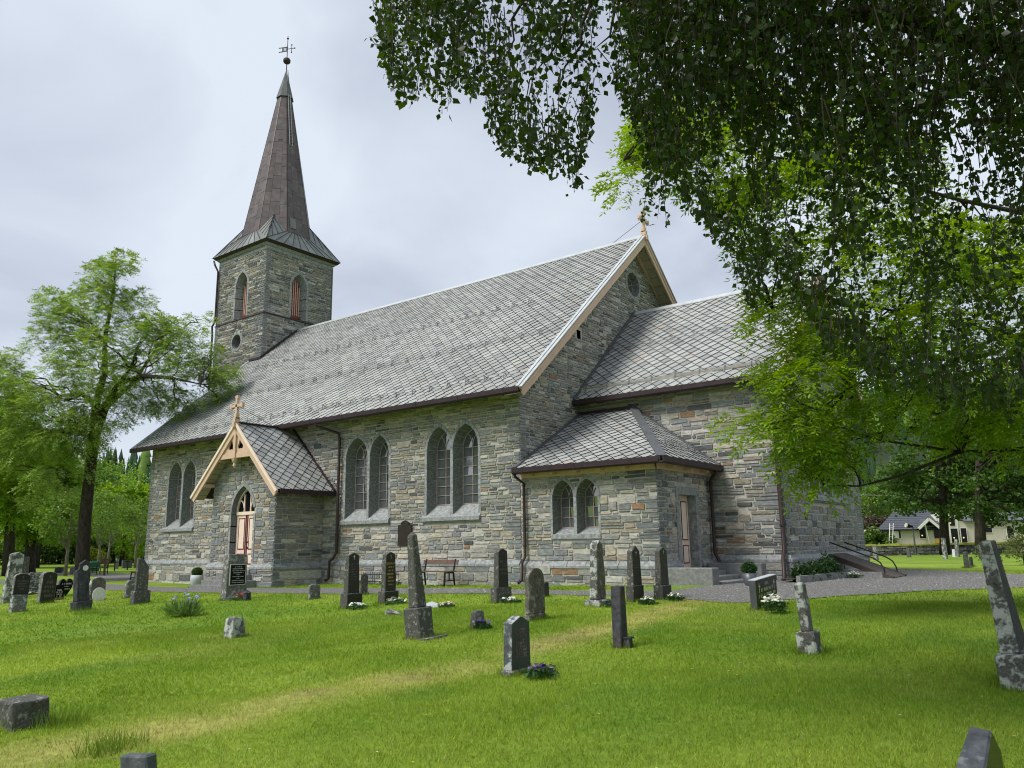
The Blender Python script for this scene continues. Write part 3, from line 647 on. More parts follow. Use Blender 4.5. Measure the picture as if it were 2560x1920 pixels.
for u0, u1 in ((1.5, 1.88), (1.98, 2.36)):
    for v0, v1 in ((.62, 1.15), (1.30, 2.45)):
        dbox('door_panel', 'cream', u0+.03, u1-.03, v0+.03, v1-.03, -.245, -.235)
        for a in ((u0, u1, v0, v0+.025), (u0, u1, v1-.025, v1), (u0, u0+.025, v0, v1), (u1-.025, u1, v0, v1)): dbox('panel_moulding', 'red', *a, -.246, -.232)
dbox('threshold', 'stepstone', 1.3, 2.56, .38, .47, -.4, .25)
# ---------------------------------------------------------------- porch
PX0, PX1, PY = 9.07, 13.08, -2.215; PC = (PX0+PX1)/2; ZPE, ZPA = 3.29, 5.95; OP = .465; OZP = .68
PS = Frame((0, PY, 0), (1, 0, 0), (0, -1, 0))
psl = (ZPA-ZPE)/(PC-(PX0-OZP))
def pz(x): return ZPA-psl*abs(x-PC)
door_hole, door_st = pointed(PC, 1.5, .55, 2.55, 3.62), pointed(PC, 1.66, .3, 2.55, 3.74)
pout = [(PX0, -.4), (PX1, -.4), (PX1, pz(PX1)-.16), (PC, ZPA-.16), (PX0, pz(PX0)-.16)]
pw = wall_sheet('porch_wall', PS, pout, [door_hole])
lay_stones(PS, [(PX0, .62), (PX1, .62), (PX1, pz(PX1)-.16), (PC, ZPA-.16), (PX0, pz(PX0)-.16)], [door_st], 'porch', (.10, .22), (.25, .6), pw, (True, True))
plinth(PS, PX0, 10.25, .66, parent=pw); plinth(PS, 11.9, PX1, .66, parent=pw)
PEf = Frame((PX1, PY, 0), (0, 1, 0), (1, 0, 0))
pe = wall_sheet('porch_side_wall', PEf, [(0, -.4), (-PY, -.4), (-PY, pz(PX1)), (0, pz(PX1))], [])
lay_stones(PEf, [(0, .66), (-PY, .66), (-PY, 3.5), (0, 3.5)], [], 'porch', (.10, .24), (.25, .7), pe, (True, False))
plinth(PEf, 0, -PY-.12, .66, parent=pe)
PWf = Frame((PX0, 0, 0), (0, -1, 0), (-1, 0, 0)); wall_sheet('porch_west_wall', PWf, [(0, -.4), (-PY, -.4), (-PY, pz(PX0)), (0, pz(PX0))], [])
# doorway
dw = empty('porch_door', (PC, PY, .55)); dw.parent = church; d0 = np.array(dw.location)
inn = pointed(PC, 1.42, .40, 2.55, 3.58); outr = pointed(PC, 1.66, .40, 2.55, 3.76); deep = .30; lf = pointed(PC, 1.34, .40, 2.55, 3.50)
m_ = len(inn); path = list(range(1, m_))+[0]
def seg(P, a, b, t): return (P[a][0]+(P[b][0]-P[a][0])*t, P[a][1]+(P[b][1]-P[a][1])*t)
for i in range(len(path)-1):
    a, b_ = path[i], path[i+1]; jamb = abs(inn[a][0]-inn[b_][0]) < 1e-6; cuts = [0, .22, .5, .72, 1] if jamb else [0, 1]
    if not jamb and i % 2 == 1: continue
    for t0, t1 in zip(cuts[:-1], cuts[1:]):
        secs = [(a, b_, t0+.01), (a, b_, t1-.01)] if jamb else [(a, b_, .02), (a, b_, 1.0)]+([(path[i+1], path[i+2], .98)] if i+2 < len(path) and abs(inn[path[i+1]][0]-inn[path[i+2]][0]) > 1e-6 else [])
        q = MB(); vs_ = []
        for (aa, bb_, t) in secs:
            vs_ += [PS.p(*seg(outr, aa, bb_, t), 0)-d0, PS.p(*seg(outr, aa, bb_, t), .03)-d0, PS.p(*seg(inn, aa, bb_, t), .03)-d0, PS.p(*seg(lf, aa, bb_, t), -deep)-d0]
        k = len(secs); fs_ = [(r*4+s_, r*4+s_+1, r*4+4+s_+1, r*4+4+s_) for r in range(k-1) for s_ in range(3)]+[(3, 2, 1, 0), tuple((k-1)*4+z_ for z_ in range(4))]
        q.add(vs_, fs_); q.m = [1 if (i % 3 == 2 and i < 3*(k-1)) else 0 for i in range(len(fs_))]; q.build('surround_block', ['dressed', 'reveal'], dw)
def pb(name, m, u0, u1, v0, v1, n0=-.42, n1=-.37): return dbox(name, m, u0, u1, v0, v1, n0+.16, n1+.16, dw, PS)
for s_ in (-1, 1):
    u0, u1 = (PC-.66, PC-.012) if s_ < 0 else (PC+.012, PC+.66)
    pb('door_leaf', 'cream' if s_ > 0 else 'pink', u0, u1, .55, 2.52)
    for v0, v1 in ((.65, 1.05), (1.2, 2.38)):
        pb('door_panel', 'cream', u0+.17, u1-.15, v0+.04, v1-.04, -.37, -.362)
        for a in ((u0+.14, u1-.12, v0, v0+.03), (u0+.14, u1-.12, v1-.03, v1), (u0+.14, u0+.17, v0, v1), (u1-.15, u1-.12, v0, v1)): pb('panel_moulding', 'red', *a, -.372, -.355)
    pb('door_edge', 'red', PC+s_*.05-.022, PC+s_*.05+.022, .55, 2.5, -.37, -.345)
pb('door_knob', 'iron', PC+.10, PC+.15, 1.45, 1.50, -.36, -.29); pb('lock_plate', 'iron', PC+.105, PC+.145, 1.22, 1.30, -.365, -.35)
pb('transom', 'cream', PC-.67, PC+.67, 2.5, 2.62, -.42, -.33)
q = MB(); q.add([PS.p(p[0], max(p[1], 2.55), -.24)-d0 for p in lf[2:]], [tuple(range(len(lf)-2))]); q.build('fanlight_glass', 'gloss', dw)
q = MB(); arc = [p for p in lf[2:]]
P3 = lambda p: PS.p(p[0], p[1], -.21)-d0
for i in range(len(arc)-1): q.beam(P3(arc[i]), P3(arc[i+1]), .07, .06, PS.N)
for uu in (-.2, .2): q.beam(P3((PC+uu, 2.6)), P3((PC+uu, 3.28)), .045, .05, PS.N)
for uu in (-.43, .43):
    sm = pointed(PC+uu, .40, 2.6, 2.78, 3.05, 4)[2:]
    for i in range(len(sm)-1): q.beam(P3(sm[i]), P3(sm[i+1]), .04, .05, PS.N)
q.build('fanlight_bars', 'cream', dw)
for (x0, x1, y0, y1, z0, z1) in ((9.9, 12.3, -3.05, PY+.3, -.4, .10), (9.75, 12.45, -3.42, -3.04, -.4, -.06), (10.2, 12.0, -2.62, PY+.4, .1, .30), (10.3, 11.9, -2.4, PY+.46, .3, .46)):
    q = MB(); q.box(x0, x1, y0, y1, z0, z1); q.build('door_step', 'stepstone', church)

# ---------------------------------------------------------------- tower
TX0, TX1, TW = -4.36, .28, 4.8; TY0, TY1 = MID-TW/2, MID+TW/2; ZST, ZTT, ZTE = 14.41, 18.62, 18.81
TS = Frame((TX0, TY0, 0), (1, 0, 0), (0, -1, 0)); TE = Frame((TX1, TY0, 0), (0, 1, 0), (1, 0, 0)); TLX = TX1-TX0
def louvre_window(fr, cu, w, v0, vs_, va):
    mh_, so_ = pointed(cu, w+.04, v0, vs_, va+.03), pointed(cu, w+.24, v0, vs_, va+.13)
    win = empty('belfry_window', fr.p(cu, v0)); win.parent = church; o0 = np.array(win.location); K = lambda p: p-o0; dp = .5
    inn_ = pointed(cu, w, v0, vs_, va, 6); out_ = pointed(cu, w+.3, v0, vs_, va+.18, 6); bk_ = pointed(cu, w-.24, v0+.06, vs_, va-.15, 6); pth = list(range(1, len(inn_)))+[0]
    for i in range(len(pth)-1):
        a, b_ = pth[i], pth[i+1]; jamb = abs(inn_[a][0]-inn_[b_][0]) < 1e-6
        for t0, t1 in (((0, .34), (.34, .7), (.7, 1)) if jamb else ((0, 1),)):
            q = MB(); v_ = []
            for t in (t0+.012, t1-.012): v_ += [K(fr.p(*seg(out_, a, b_, t), -.01)), K(fr.p(*seg(out_, a, b_, t), .028)), K(fr.p(*seg(inn_, a, b_, t), .028)), K(fr.p(*seg(bk_, a, b_, t), -dp))]
            q.add(v_, [(s_, s_+1, s_+5, s_+4) for s_ in range(3)]+[(3, 2, 1, 0), (4, 5, 6, 7)]); q.build('surround_block', 'dressed', win)
    q = MB(); q.add([K(fr.p(*p, -dp-.05)) for p in bk_], [tuple(range(len(bk_)))]); q.build('dark_backing', 'red', win)
    n = 6; wi = w-.26
    for k in range(n):
        u = cu-wi/2+wi*(k+.5)/n; zt = vs_+(va-.15-vs_)*max(0, 1-(abs(u-cu)/(wi/2))**1.6)
        q = MB(); c3 = [K(fr.p(u-.030, v0+.3, -dp+.02)), K(fr.p(u+.030, v0+.3, -dp+.02)), K(fr.p(u+.030, v0+.3, -dp+.07)), K(fr.p(u-.030, v0+.3, -dp+.07))]
        q.hexa(c3+[p+np.array((0, 0, zt-v0-.3)) for p in c3]); q.build('louvre_slat', 'salmon', win)
    q = MB(); c3 = [K(fr.p(cu-wi/2-.04, v0+.16, -dp+.0)), K(fr.p(cu+wi/2+.04, v0+.16, -dp+.0)), K(fr.p(cu+wi/2+.04, v0+.16, -dp+.13)), K(fr.p(cu-wi/2-.04, v0+.16, -dp+.13))]
    q.hexa(c3+[p+np.array((0, 0, .16)) for p in c3]); q.build('bottom_rail', 'redbar', win)
    q = MB(); P = lambda u, v, n_: K(fr.p(u, v, n_)); q.add([P(cu-w/2, v0, .03), P(cu+w/2, v0, .03), P(cu+w/2-.12, v0+.16, -dp), P(cu-w/2+.12, v0+.16, -dp)], [(0, 1, 2, 3)]); q.build('sloping_sill', 'dressed', win)
    return mh_, so_
m1, s1 = louvre_window(TS, -2.0-TX0, 1.16, 14.52, 16.5, 17.35); m2, s2 = louvre_window(TE, TW/2-.02, 1.10, 14.52, 16.5, 17.35)
SETB = .06
low_s = [(0, -.4), (TLX, -.4), (TLX, ZST), (0, ZST)]; low_e = [(0, 9), (TW, 9), (TW, ZST), (0, ZST)]
TS2 = Frame((TX0-SETB, TY0-SETB, 0), (1, 0, 0), (0, -1, 0)); TE2 = Frame((TX1+SETB, TY0-SETB, 0), (0, 1, 0), (1, 0, 0)); D2 = TLX+2*SETB; W2 = TW+2*SETB
RC = (-2.13-TX0+SETB, 13.08)
ts = wall_sheet('tower_lower_wall', TS2, [(0, -.4), (D2, -.4), (D2, ZST), (0, ZST)], [circle(*RC, .44)])
wall_sheet('tower_lower_east_wall', TE2, [(0, 8), (W2, 8), (W2, ZST), (0, ZST)], [])
lay_stones(TS2, [(0, 9.5), (D2, 9.5), (D2, ZST-.02), (0, ZST-.02)], [circle(*RC, .58)], 'tower', (.06, .15), (.25, .8), ts, (True, True))
lay_stones(TE2, [(0, 11.2), (W2, 13.2), (W2, ZST-.02), (0, ZST-.02)], [], 'tower', (.06, .15), (.25, .8), ts, (True, False))
round_window(TS2, RC[0], RC[1], .44, deep=.4)
tu = wall_sheet('tower_upper_wall', TS, [(0, ZST), (TLX, ZST), (TLX, ZTT), (0, ZTT)], [m1]); wall_sheet('tower_upper_east_wall', TE, [(0, ZST), (TW, ZST), (TW, ZTT), (0, ZTT)], [m2])
lay_stones(TS, [(0, ZST+.03), (TLX, ZST+.03), (TLX, 18.3), (0, 18.3)], [s1], 'tower', (.06, .15), (.25, .8), tu, (True, True))
lay_stones(TE, [(0, ZST+.03), (TW, ZST+.03), (TW, 18.3), (0, 18.3)], [s2], 'tower', (.06, .15), (.25, .8), tu, (True, True))
TWf = Frame((TX0-SETB, TY1+SETB, 0), (0, -1, 0), (-1, 0, 0)); TNf = Frame((TX1+SETB, TY1+SETB, 0), (-1, 0, 0), (0, 1, 0))
wall_sheet('tower_west_wall', TWf, [(0, -.4), (W2, -.4), (W2, ZTT), (0, ZTT)], []); wall_sheet('tower_north_wall', TNf, [(0, -.4), (D2, -.4), (D2, ZTT), (0, ZTT)], [])
def ring(name, m, e0, z0, e1, z1, base=(TX0, TX1, TY0, TY1)):
    x0, x1, y0, y1 = base; q = MB()
    q.add([(x0-e0, y0-e0, z0), (x1+e0, y0-e0, z0), (x1+e0, y1+e0, z0), (x0-e0, y1+e0, z0), (x0-e1, y0-e1, z1), (x1+e1, y0-e1, z1), (x1+e1, y1+e1, z1), (x0-e1, y1+e1, z1)],
          [(0, 1, 5, 4), (1, 2, 6, 5), (2, 3, 7, 6), (3, 0, 4, 7), (3, 2, 1, 0), (4, 5, 6, 7)]); return q.build(name, m, church)
ring('string_course', 'gutter', .13, ZST-.03, .02, ZST+.09)
ring('cornice_lower', 'dressed', .035, 18.3, .05, 18.5); ring('cornice_upper', 'dressed', .10, 18.5, .22, 18.64)
ring('tower_gutter', 'gutter', .24, 18.62, .36, 18.76)
# spire: square skirt, broaches, octagon
SC = np.array([(TX0+TX1)/2, MID]); KE = TW/2+.33; Z0, Z1, ZB, ZC, ZTOP = 18.75, 19.92, 21.05, 29.95, 32.05; AP = 2.02
def octa(ap, z):
    R_ = ap/math.cos(math.pi/8); return [np.array((SC[0]+R_*math.cos(math.pi/8+k*math.pi/4), SC[1]+R_*math.sin(math.pi/8+k*math.pi/4), z)) for k in range(8)]
oc0 = octa(AP, Z1); oc1 = octa(.40, ZC)
COP = (.100, .080, .079); GRN = (.165, .185, .176); CAP = (.085, .095, .092)
spire = empty('spire', (0, 0, 0), church)
core = MB(); core.add(oc0+oc1, [(k, (k+1) % 8, 8+(k+1) % 8, 8+k) for k in range(8)], COP); core.build('spire_core', 'copper', spire)
def panel(name, a, b, c, d, col, lift=.018, inset=.010):
    """thin raised panel on quad a,b (bottom), c,d (top right, top left)"""
    P = [np.array(x, float) for x in (a, b, c, d)]; n = np.cross(P[1]-P[0], P[3]-P[0]); n /= np.linalg.norm(n); ce = sum(P)/4
    Q = []
    for p in P:
        v = p-ce; l = np.linalg.norm(v); Q.append(ce+v*(1-inset*1.4/max(l, .05)))
    q = MB(); q.add(P+[p+n*lift for p in Q], [(4, 5, 6, 7), (0, 1, 5, 4), (1, 2, 6, 5), (2, 3, 7, 6), (3, 0, 4, 7)], col); return q.build(name, 'copper', spire)
def lerp3(a, b, t): return a+(b-a)*t
for k in range(8):
    a, b_, c, d = oc0[k], oc0[(k+1) % 8], oc1[(k+1) % 8], oc1[k]; cen = (a+b_)/2
    if (cen-np.array((*SC, Z1)))@(np.array((*CAM[:2], Z1))-np.array((*SC, Z1))) < -.3: continue
    rows = 11
    for r in range(rows):
        t0, t1 = r/rows, (r+1)/rows
        nc = 3 if r < 7 else (2 if r < 7 else 1)
        edges = [0, .30, .70, 1] if nc == 3 else [0, 1]
        for s0, s1 in zip(edges[:-1], edges[1:]):
            off = .25/rows if (nc == 3 and s0 > .1 and s0 < .5) else 0
            q0, q1 = min(1, t0+off), min(1, t1+off)
            if off and r == 0: q0 = 0
            f = lambda s, t: lerp3(lerp3(a, b_, s), lerp3(d, c, s), t)
            cc = np.array(COP)*rnd.uniform(.8, 1.25)
            panel('copper_panel', f(s0, q0), f(s1, q0), f(s1, q1), f(s0, q1), tuple(cc))
    q = MB(); q.beam(a, d, .05, .05, (a-np.array((*SC, a[2])))); q.build('hip_seam', 'gutter', spire)
K4 = [np.array((SC[0]+sx*KE, SC[1]+sy*KE, Z0)) for sx, sy in ((1, 1), (-1, 1), (-1, -1), (1, -1))]   # NE NW SW SE
# octagon vertices: k=0 -> angle 22.5 (E, upper), 7 -> -22.5 ; cardinal faces: E (7,0) N (1,2) W (3,4) S (5,6)
for kc, (ka, kb), (c0, c1) in (('E', (7, 0), (3, 0)), ('N', (1, 2), (0, 1)), ('W', (3, 4), (1, 2)), ('S', (5, 6), (2, 3))):
    A_, B_, C0, C1 = oc0[ka], oc0[kb], K4[c0], K4[c1]
    q = MB(); q.add([C0, C1, B_, A_], [(0, 1, 2, 3)], GRN); q.build('skirt', 'copper', spire)
    if kc in 'ES':
        for r in range(9):
            s0, s1 = r/9, (r+1)/9
            q = MB(); q.beam(lerp3(C0, C1, s0)+np.array((0, 0, .03)), lerp3(A_, B_, s0)+np.array((0, 0, .03)), .035, .045); q.build('standing_seam', 'gutter', spire)
            panel('skirt_panel', lerp3(C0, C1, s0), lerp3(C0, C1, s1), lerp3(A_, B_, s1), lerp3(A_, B_, s0), tuple(np.array(GRN)*rnd.uniform(.8, 1.2)), .015, .012)
for ci, (ka, kb) in ((0, (0, 1)), (1, (2, 3)), (2, (4, 5)), (3, (6, 7))):
    mid0 = (oc0[ka]+oc0[kb])/2; mid1 = (oc1[ka]+oc1[kb])/2; t = (ZB-Z1)/(ZC-Z1); Pk = lerp3(mid0, mid1, t); Kc = K4[ci]
    q = MB(); q.add([Kc, oc0[kb], Pk, oc0[ka]], [(0, 1, 2), (0, 2, 3)], GRN); q.build('broach', 'copper', spire)
    for vtx in (oc0[ka], oc0[kb]):
        q = MB()
        for s in (.28, .55, .8): q.beam(lerp3(Kc, vtx, s), lerp3(Kc, Pk, s*.5+.5), .03, .05)
        q.build('standing_seam', 'gutter', spire)
    q = MB(); q.beam(Kc, Pk, .07, .05); q.build('broach_ridge', 'copper', spire)
capb = octa(.52, ZC-.12); q = MB(); apex = np.array((*SC, ZTOP)); q.add(capb+[apex]+octa(.36, ZC-.10), [(k, (k+1) % 8, 8) for k in range(8)]+[(k, 9+k, 9+(k+1) % 8, (k+1) % 8) for k in range(8)], CAP); q.build('spire_cap', 'copper', spire)
q = MB()
# roof ladder on the ESE edge
la, lb = oc0[7], oc1[7]
def lad(t, s): p = lerp3(lerp3(oc0[7], oc0[0], .22+.16*s), lerp3(oc1[7], oc1[0], .15+.5*s), t); n = np.array((1, -.2, .2)); return p+n*.09
for s in (0, 1): q.tube([lad(.62, s), lad(1.0, s), np.array((SC[0]+.32, SC[1]-.05+.2*s, ZC+.2)), np.array((SC[0]+.10, SC[1]-.03+.08*s, ZTOP-.1))], .022, 5)
for k in range(16): q.tube([lad(.62+.38*k/16, 0), lad(.62+.38*k/16, 1)], .014, 4)
q.build('roof_ladder', 'steel', spire)
q = MB(); n7 = lerp3(lerp3(oc0[7], oc0[0], .2), lerp3(oc1[7], oc1[0], .2), .06); 
panel('hatch', lerp3(lerp3(oc0[7], oc0[0], .12), lerp3(oc1[7], oc1[0], .12), .03), lerp3(lerp3(oc0[7], oc0[0], .38), lerp3(oc1[7], oc1[0], .38), .03), lerp3(lerp3(oc0[7], oc0[0], .38), lerp3(oc1[7], oc1[0], .38), .10), lerp3(lerp3(oc0[7], oc0[0], .12), lerp3(oc1[7], oc1[0], .12), .10), GRN, .06)
vane = empty('weather_vane', (*SC, ZTOP), church); q = MB(); q.tube([(0, 0, -.15), (0, 0, 2.45)], [.035, .022], 6); q.build('rod', 'iron', vane)
q = MB(); q.sphere((0, 0, .60), .25, 10, 7, sz=.9); q.build('ball', 'gutter', vane, False)
q = MB(); q.sphere((0, 0, 2.25), .07, 8, 6); q.build('top_knob', 'iron', vane)
dv_ = np.array((-.62, -.30, .0)); dv_ /= np.linalg.norm(dv_)
q = MB(); zt, zb = 1.62, 1.32
def fl(s, z): return dv_*s+np.array((0, 0, z))
q.beam(fl(0, zt), fl(.62, zt), .03, .05); q.beam(fl(0, zb), fl(.62, zb), .03, .05); q.beam(fl(.34, zb), fl(.34, zt), .03, .05); q.beam(fl(.04, zb), fl(.04, zt), .03, .05)
for s in (.10, .17, .24, .29): q.beam(fl(s, zb), fl(s, zt), .02, .02)
q.build('pennant', 'iron', vane)
q = MB(); q.beam(fl(0, 1.47), fl(-.5, 1.47), .03, .03); q.beam(fl(-.3, 1.22), fl(-.3, 1.72), .025, .025); q.sphere(fl(-.52, 1.47), .05); q.sphere(fl(-.3, 1.2), .05); q.sphere(fl(-.3, 1.74), .05); q.build('pointer', 'iron', vane)

# ---------------------------------------------------------------- roofs
TILES = []; DG = .438
def roof(name, o, Ud, Vd, poly, guards=(), tiles=True, u0=0.0):
    """roof plane: origin, along-eave unit, up-slope unit, convex CCW outline in (u,v)"""
    o = np.array(o, float); Ud = np.array(Ud, float); Vd = np.array(Vd, float); N_ = np.cross(Ud, Vd)
    if N_[2] < 0: N_ = -N_
    P = lambda u, v, n=0: o+Ud*u+Vd*v+N_*n
    b = MB(); n = len(poly); b.add([P(*p, 0) for p in poly]+[P(*p, -.10) for p in poly], [tuple(range(n)), tuple(range(2*n-1, n-1, -1))]+[(i, n+i, n+(i+1) % n, (i+1) % n) for i in range(n)])
    r = b.build(name, 'underlay', church)
    if tiles:
        ccw = poly if area(poly) > 0 else poly[::-1]
        us = [p[0] for p in poly]; vs_ = [p[1] for p in poly]; h = DG/2; g = .006
        j0 = int(min(vs_)/(DG/2))-1; j1 = int(max(vs_)/(DG/2))+2
        for j in range(j0, j1):
            for i in range(int(min(us)/DG)-1, int(max(us)/DG)+2):
                cu = i*DG+(j % 2)*DG/2+u0; cv = j*DG/2
                d_ = h-g*1.2; tl = [(cu, cv-d_), (cu+d_, cv), (cu, cv+d_), (cu-d_, cv)]
                cl = clip_convex(tl, ccw)
                if len(cl) < 3 or area(cl) < .004: continue
                tw = rnd.uniform(-.007, .007); cu_, cv_ = cu, cv
                top = [P(u, v, .008+.044*(cv+h-v)/(2*h)+tw*(u-cu)/h) for u, v in cl]; bot = [P(u, v, .001) for u, v in cl]; k = len(cl)
                fs = [tuple(range(k))]+[(q_, k+q_, k+(q_+1) % k, (q_+1) % k) for q_ in range(k)]
                z = rnd.random(); c = np.array((.335, .347, .333))*rnd.uniform(.88, 1.12)
                if z < .03: c = np.array((.36, .34, .30))*rnd.uniform(.85, 1.1)
                elif z < .15: c = np.array((.265, .275, .272))*rnd.uniform(.85, 1.1)
                c = c*(.94+.16*float(vnoise(cu, cv, .55, 31)))*(1-.10*(float(vnoise(cu, cv*.35, 1.3, 32)) > .72)); c3 = P(cu, cv); px = math.sqrt(area(cl))*FPX/max(1, depth(c3)); pu, pv = proj(c3)
                fc = max(.15, float((CAM-c3)@N_/np.linalg.norm(CAM-c3))); px *= math.sqrt(fc)
                if not (0 < pu < 2560 and 0 < pv < 1920): px = 0
                TILES.append((px, top+bot, fs, [tuple(c)]+[(.05, .04, .04)]*k, r))  # slate edge faces coloured dark, putting their shadow lines into the colour
    for (v, ua, ub, st) in guards:
        u = ua; last = None
        for off in (.05, .14):
            q = MB(); q.tube([P(ua-.1, v+off*.6, .07+off*.7), P(ub+.1, v+off*.6, .07+off*.7)], .009, 4); q.build('snow_rail', 'steel', r)
        while u <= ub:
            q = MB(); q.beam(P(u, v-.12, .035), P(u, v+.24, .035), .03, .010, N_); q.beam(P(u, v-.08, .03), P(u, v+.10, .17), .026, .011, Ud); q.beam(P(u, v+.20, .03), P(u, v+.09, .17), .024, .010, Ud); q.build('snow_guard', 'guard', r); u += st
    return r, P
def unit(v): v = np.array(v, float); return v/np.linalg.norm(v)
Vn = unit((0, MID+OE, ZR-ZE)); LN = math.hypot(MID+OE, ZR-ZE)
roof('nave_roof', (-OV, -OE, ZE), (1, 0, 0), Vn, [(0, 0), (L+2*OV, 0), (L+2*OV, LN), (0, LN)], guards=((.80, .3+.14, 23.5, .827), (3.75, .35, 23.5, .827), (7.1, 2.2, 20.5, .827)))
roof('nave_roof_north', (-OV, W+OE, ZE), (1, 0, 0), unit((0, -(MID+OE), ZR-ZE)), [(0, 0), (0, LN), (L+2*OV, LN), (L+2*OV, 0)], tiles=False)
Vc = unit((0, MID-YC+OC, ZRC-ZEC)); LNC = math.hypot(MID-YC+OC, ZRC-ZEC)
roof('chancel_roof', (L, YC-OC, ZEC), (1, 0, 0), Vc, [(0, 0), (LC-L+.45, 0), (LC-L+.45, LNC), (0, LNC)], guards=((.64, .3, 7.0, .87), (3.45, .12, 7.0, .87)), u0=.15)
roof('chancel_roof_north', (L, W-YC+OC, ZEC), (1, 0, 0), unit((0, -(MID-YC+OC), ZRC-ZEC)), [(0, 0), (0, LNC), (LC-L+.45, LNC), (LC-L+.45, 0)], tiles=False)
OS = .40; Vs = unit((0, YC+OS, ZTS-ZES)); LNS = math.hypot(YC+OS, ZTS-ZES); XH = 2.15
roof('sacristy_roof', (L, -OS, ZES), (1, 0, 0), Vs, [(0, 0), (LS-L+OS, 0), (XH, LNS), (0, LNS)])
Ve = unit((-(LS+OS-L-XH), 0, ZTS-ZES)); LNE = math.hypot(LS+OS-L-XH, ZTS-ZES)
roof('sacristy_end_roof', (LS+OS, -OS, ZES), (0, 1, 0), Ve, [(0, 0), (YC+OS, 0), (YC+OS, LNE)], guards=((.85, 1.6, 3.8, .5),))
Vp = unit((-(PC-PX0+OZP), 0, ZPA-ZPE)); LNP = math.hypot(PC-PX0+OZP, ZPA-ZPE)
roof('porch_roof', (PX1+OZP, PY-OP, ZPE), (0, 1, 0), Vp, [(0, 0), (-PY+OP-.02, 0), (-PY+OP-.02, LNP), (0, LNP)])
roof('porch_roof_west', (PX0-OZP, PY-OP, ZPE), (0, 1, 0), unit(((PC-PX0+OZP), 0, ZPA-ZPE)), [(0, 0), (0, LNP), (-PY+OP-.02, LNP), (-PY+OP-.02, 0)], tiles=False)
def bm(name, m, a, b, w, h, up=(0, 0, 1), par=None): q = MB(); q.beam(a, b, w, h, up); return q.build(name, m, par or church)
# ridge caps, flashings, gutters, verge boards
def ridge_cap(name, m, x0, x1, z, w=.17, s=.88):
    q = MB(); c = [(x0, MID-w, z-w*s), (x0, MID, z), (x0, MID+w, z-w*s), (x0, MID+w, z-w*s-.04), (x0, MID, z-.04), (x0, MID-w, z-w*s-.04)]
    q.add(c+[(x1, p[1], p[2]) for p in c], [(i, (i+1) % 6, 6+(i+1) % 6, 6+i) for i in range(6)]+[(5, 4, 3, 2, 1, 0), (6, 7, 8, 9, 10, 11)]); return q.build(name, m, church)
ridge_cap('ridge_cap', 'flash', TX1+.05, L+OV, ZR+.10); ridge_cap('chancel_ridge_cap', 'flash', L, LC+.45, ZRC+.10)
bm('porch_ridge_cap', 'gutter', (PC, PY-OP+.05, ZPA+.04), (PC, -.3, ZPA+.04), .22, .05)
for z_, y_, x0, x1 in ((ZE, -OE, -OV, L+OV), (ZEC, YC-OC, L+.02, LC+.45), (ZES, -OS, L+.02, LS+OS)):
    q = MB(); q.prism([(x0, y_-.10, z_+.05), (x0, y_-.10, z_-.10), (x0, y_-.07, z_-.14), (x0, y_+.06, z_-.14), (x0, y_+.06, z_+.03), (x0, y_+.03, z_+.03), (x0, y_+.03, z_-.09), (x0, y_-.07, z_-.09), (x0, y_-.07, z_+.05)], (x1-x0, 0, 0)); q.build('gutter', 'gutter', church)
    x = x0+.4
    while x < x1: bm('gutter_joint', 'gutter', (x, y_-.104, z_-.12), (x, y_-.104, z_+.055), .05, .012, (0, 1, 0)); x += 1.9
q = MB(); x_ = LS+OS; q.prism([(x_+.10, -OS-.1, ZES+.05), (x_+.10, -OS-.1, ZES-.10), (x_+.07, -OS-.1, ZES-.14), (x_-.06, -OS-.1, ZES-.14), (x_-.06, -OS-.1, ZES+.0), (x_-.03, -OS-.1, ZES-.09), (x_+.07, -OS-.1, ZES-.09), (x_+.07, -OS-.1, ZES+.05)], (0, YC+OS+.1, 0)); q.build('gutter', 'gutter', church)
for xx in (PX1+OZP,): q = MB(); q.box(xx-.03, xx+.09, PY-OP+.1, -.02, ZPE-.13, ZPE+.04); q.build('gutter', 'gutter', church)
# eaves: soffits, cornices, rafter feet
q = MB(); q.add([(-OV+.05, -OE+.06, ZE-.08), (L+OV-.05, -OE+.06, ZE-.08), (L+OV-.05, .02, ZE+.42), (-OV+.05, .02, ZE+.42)], [(3, 2, 1, 0)]); q.build('eave_soffit', 'soffit', church)
x = .4
while x < L: bm('rafter_foot', 'trim', (x, -OE+.12, ZE-.03), (x, -.02, ZE+.36), .12, .14); x += 1.2
q = MB(); q.add([(L+.02, YC-OC+.06, ZEC-.06), (LC+.4, YC-OC+.06, ZEC-.06), (LC+.4, YC+.02, ZEC+.3), (L+.02, YC+.02, ZEC+.3)], [(3, 2, 1, 0)]); q.build('eave_soffit', 'soffit', church)
x = L+.4
while x < LC: bm('rafter_foot', 'trim', (x, YC-OC+.12, ZEC-.02), (x, YC-.02, ZEC+.24), .12, .12); x += 1.2
q = MB(); q.box(L+.03, LS+OS-.06, -OS+.07, -.0, ZES-.10, ZES-.06); q.box(LS, LS+OS-.07, -OS+.07, YC-.01, ZES-.101, ZES-.061); q.build('eave_soffit', 'trim', church)
q = MB(); q.box(L+.03, LS+.06, -.07, -.025, 3.27, ZES-.102); q.build('eave_board', 'trim', church); q = MB(); q.box(LS+.026, LS+.075, -.07, YC-.01, 3.272, ZES-.103); q.build('eave_board', 'trim', church)
for k in range(6): x = L+.55+k*.83; q = MB(); q.box(x-.06, x+.06, -OS+.10, -.07, ZES-.20, ZES-.103); q.build('eave_bracket', 'trim', church)
for k in range(3): y_ = .6+k*1.15; q = MB(); q.box(LS+.075, LS+OS-.10, y_-.06, y_+.06, ZES-.20, ZES-.104); q.build('eave_bracket', 'trim', church)
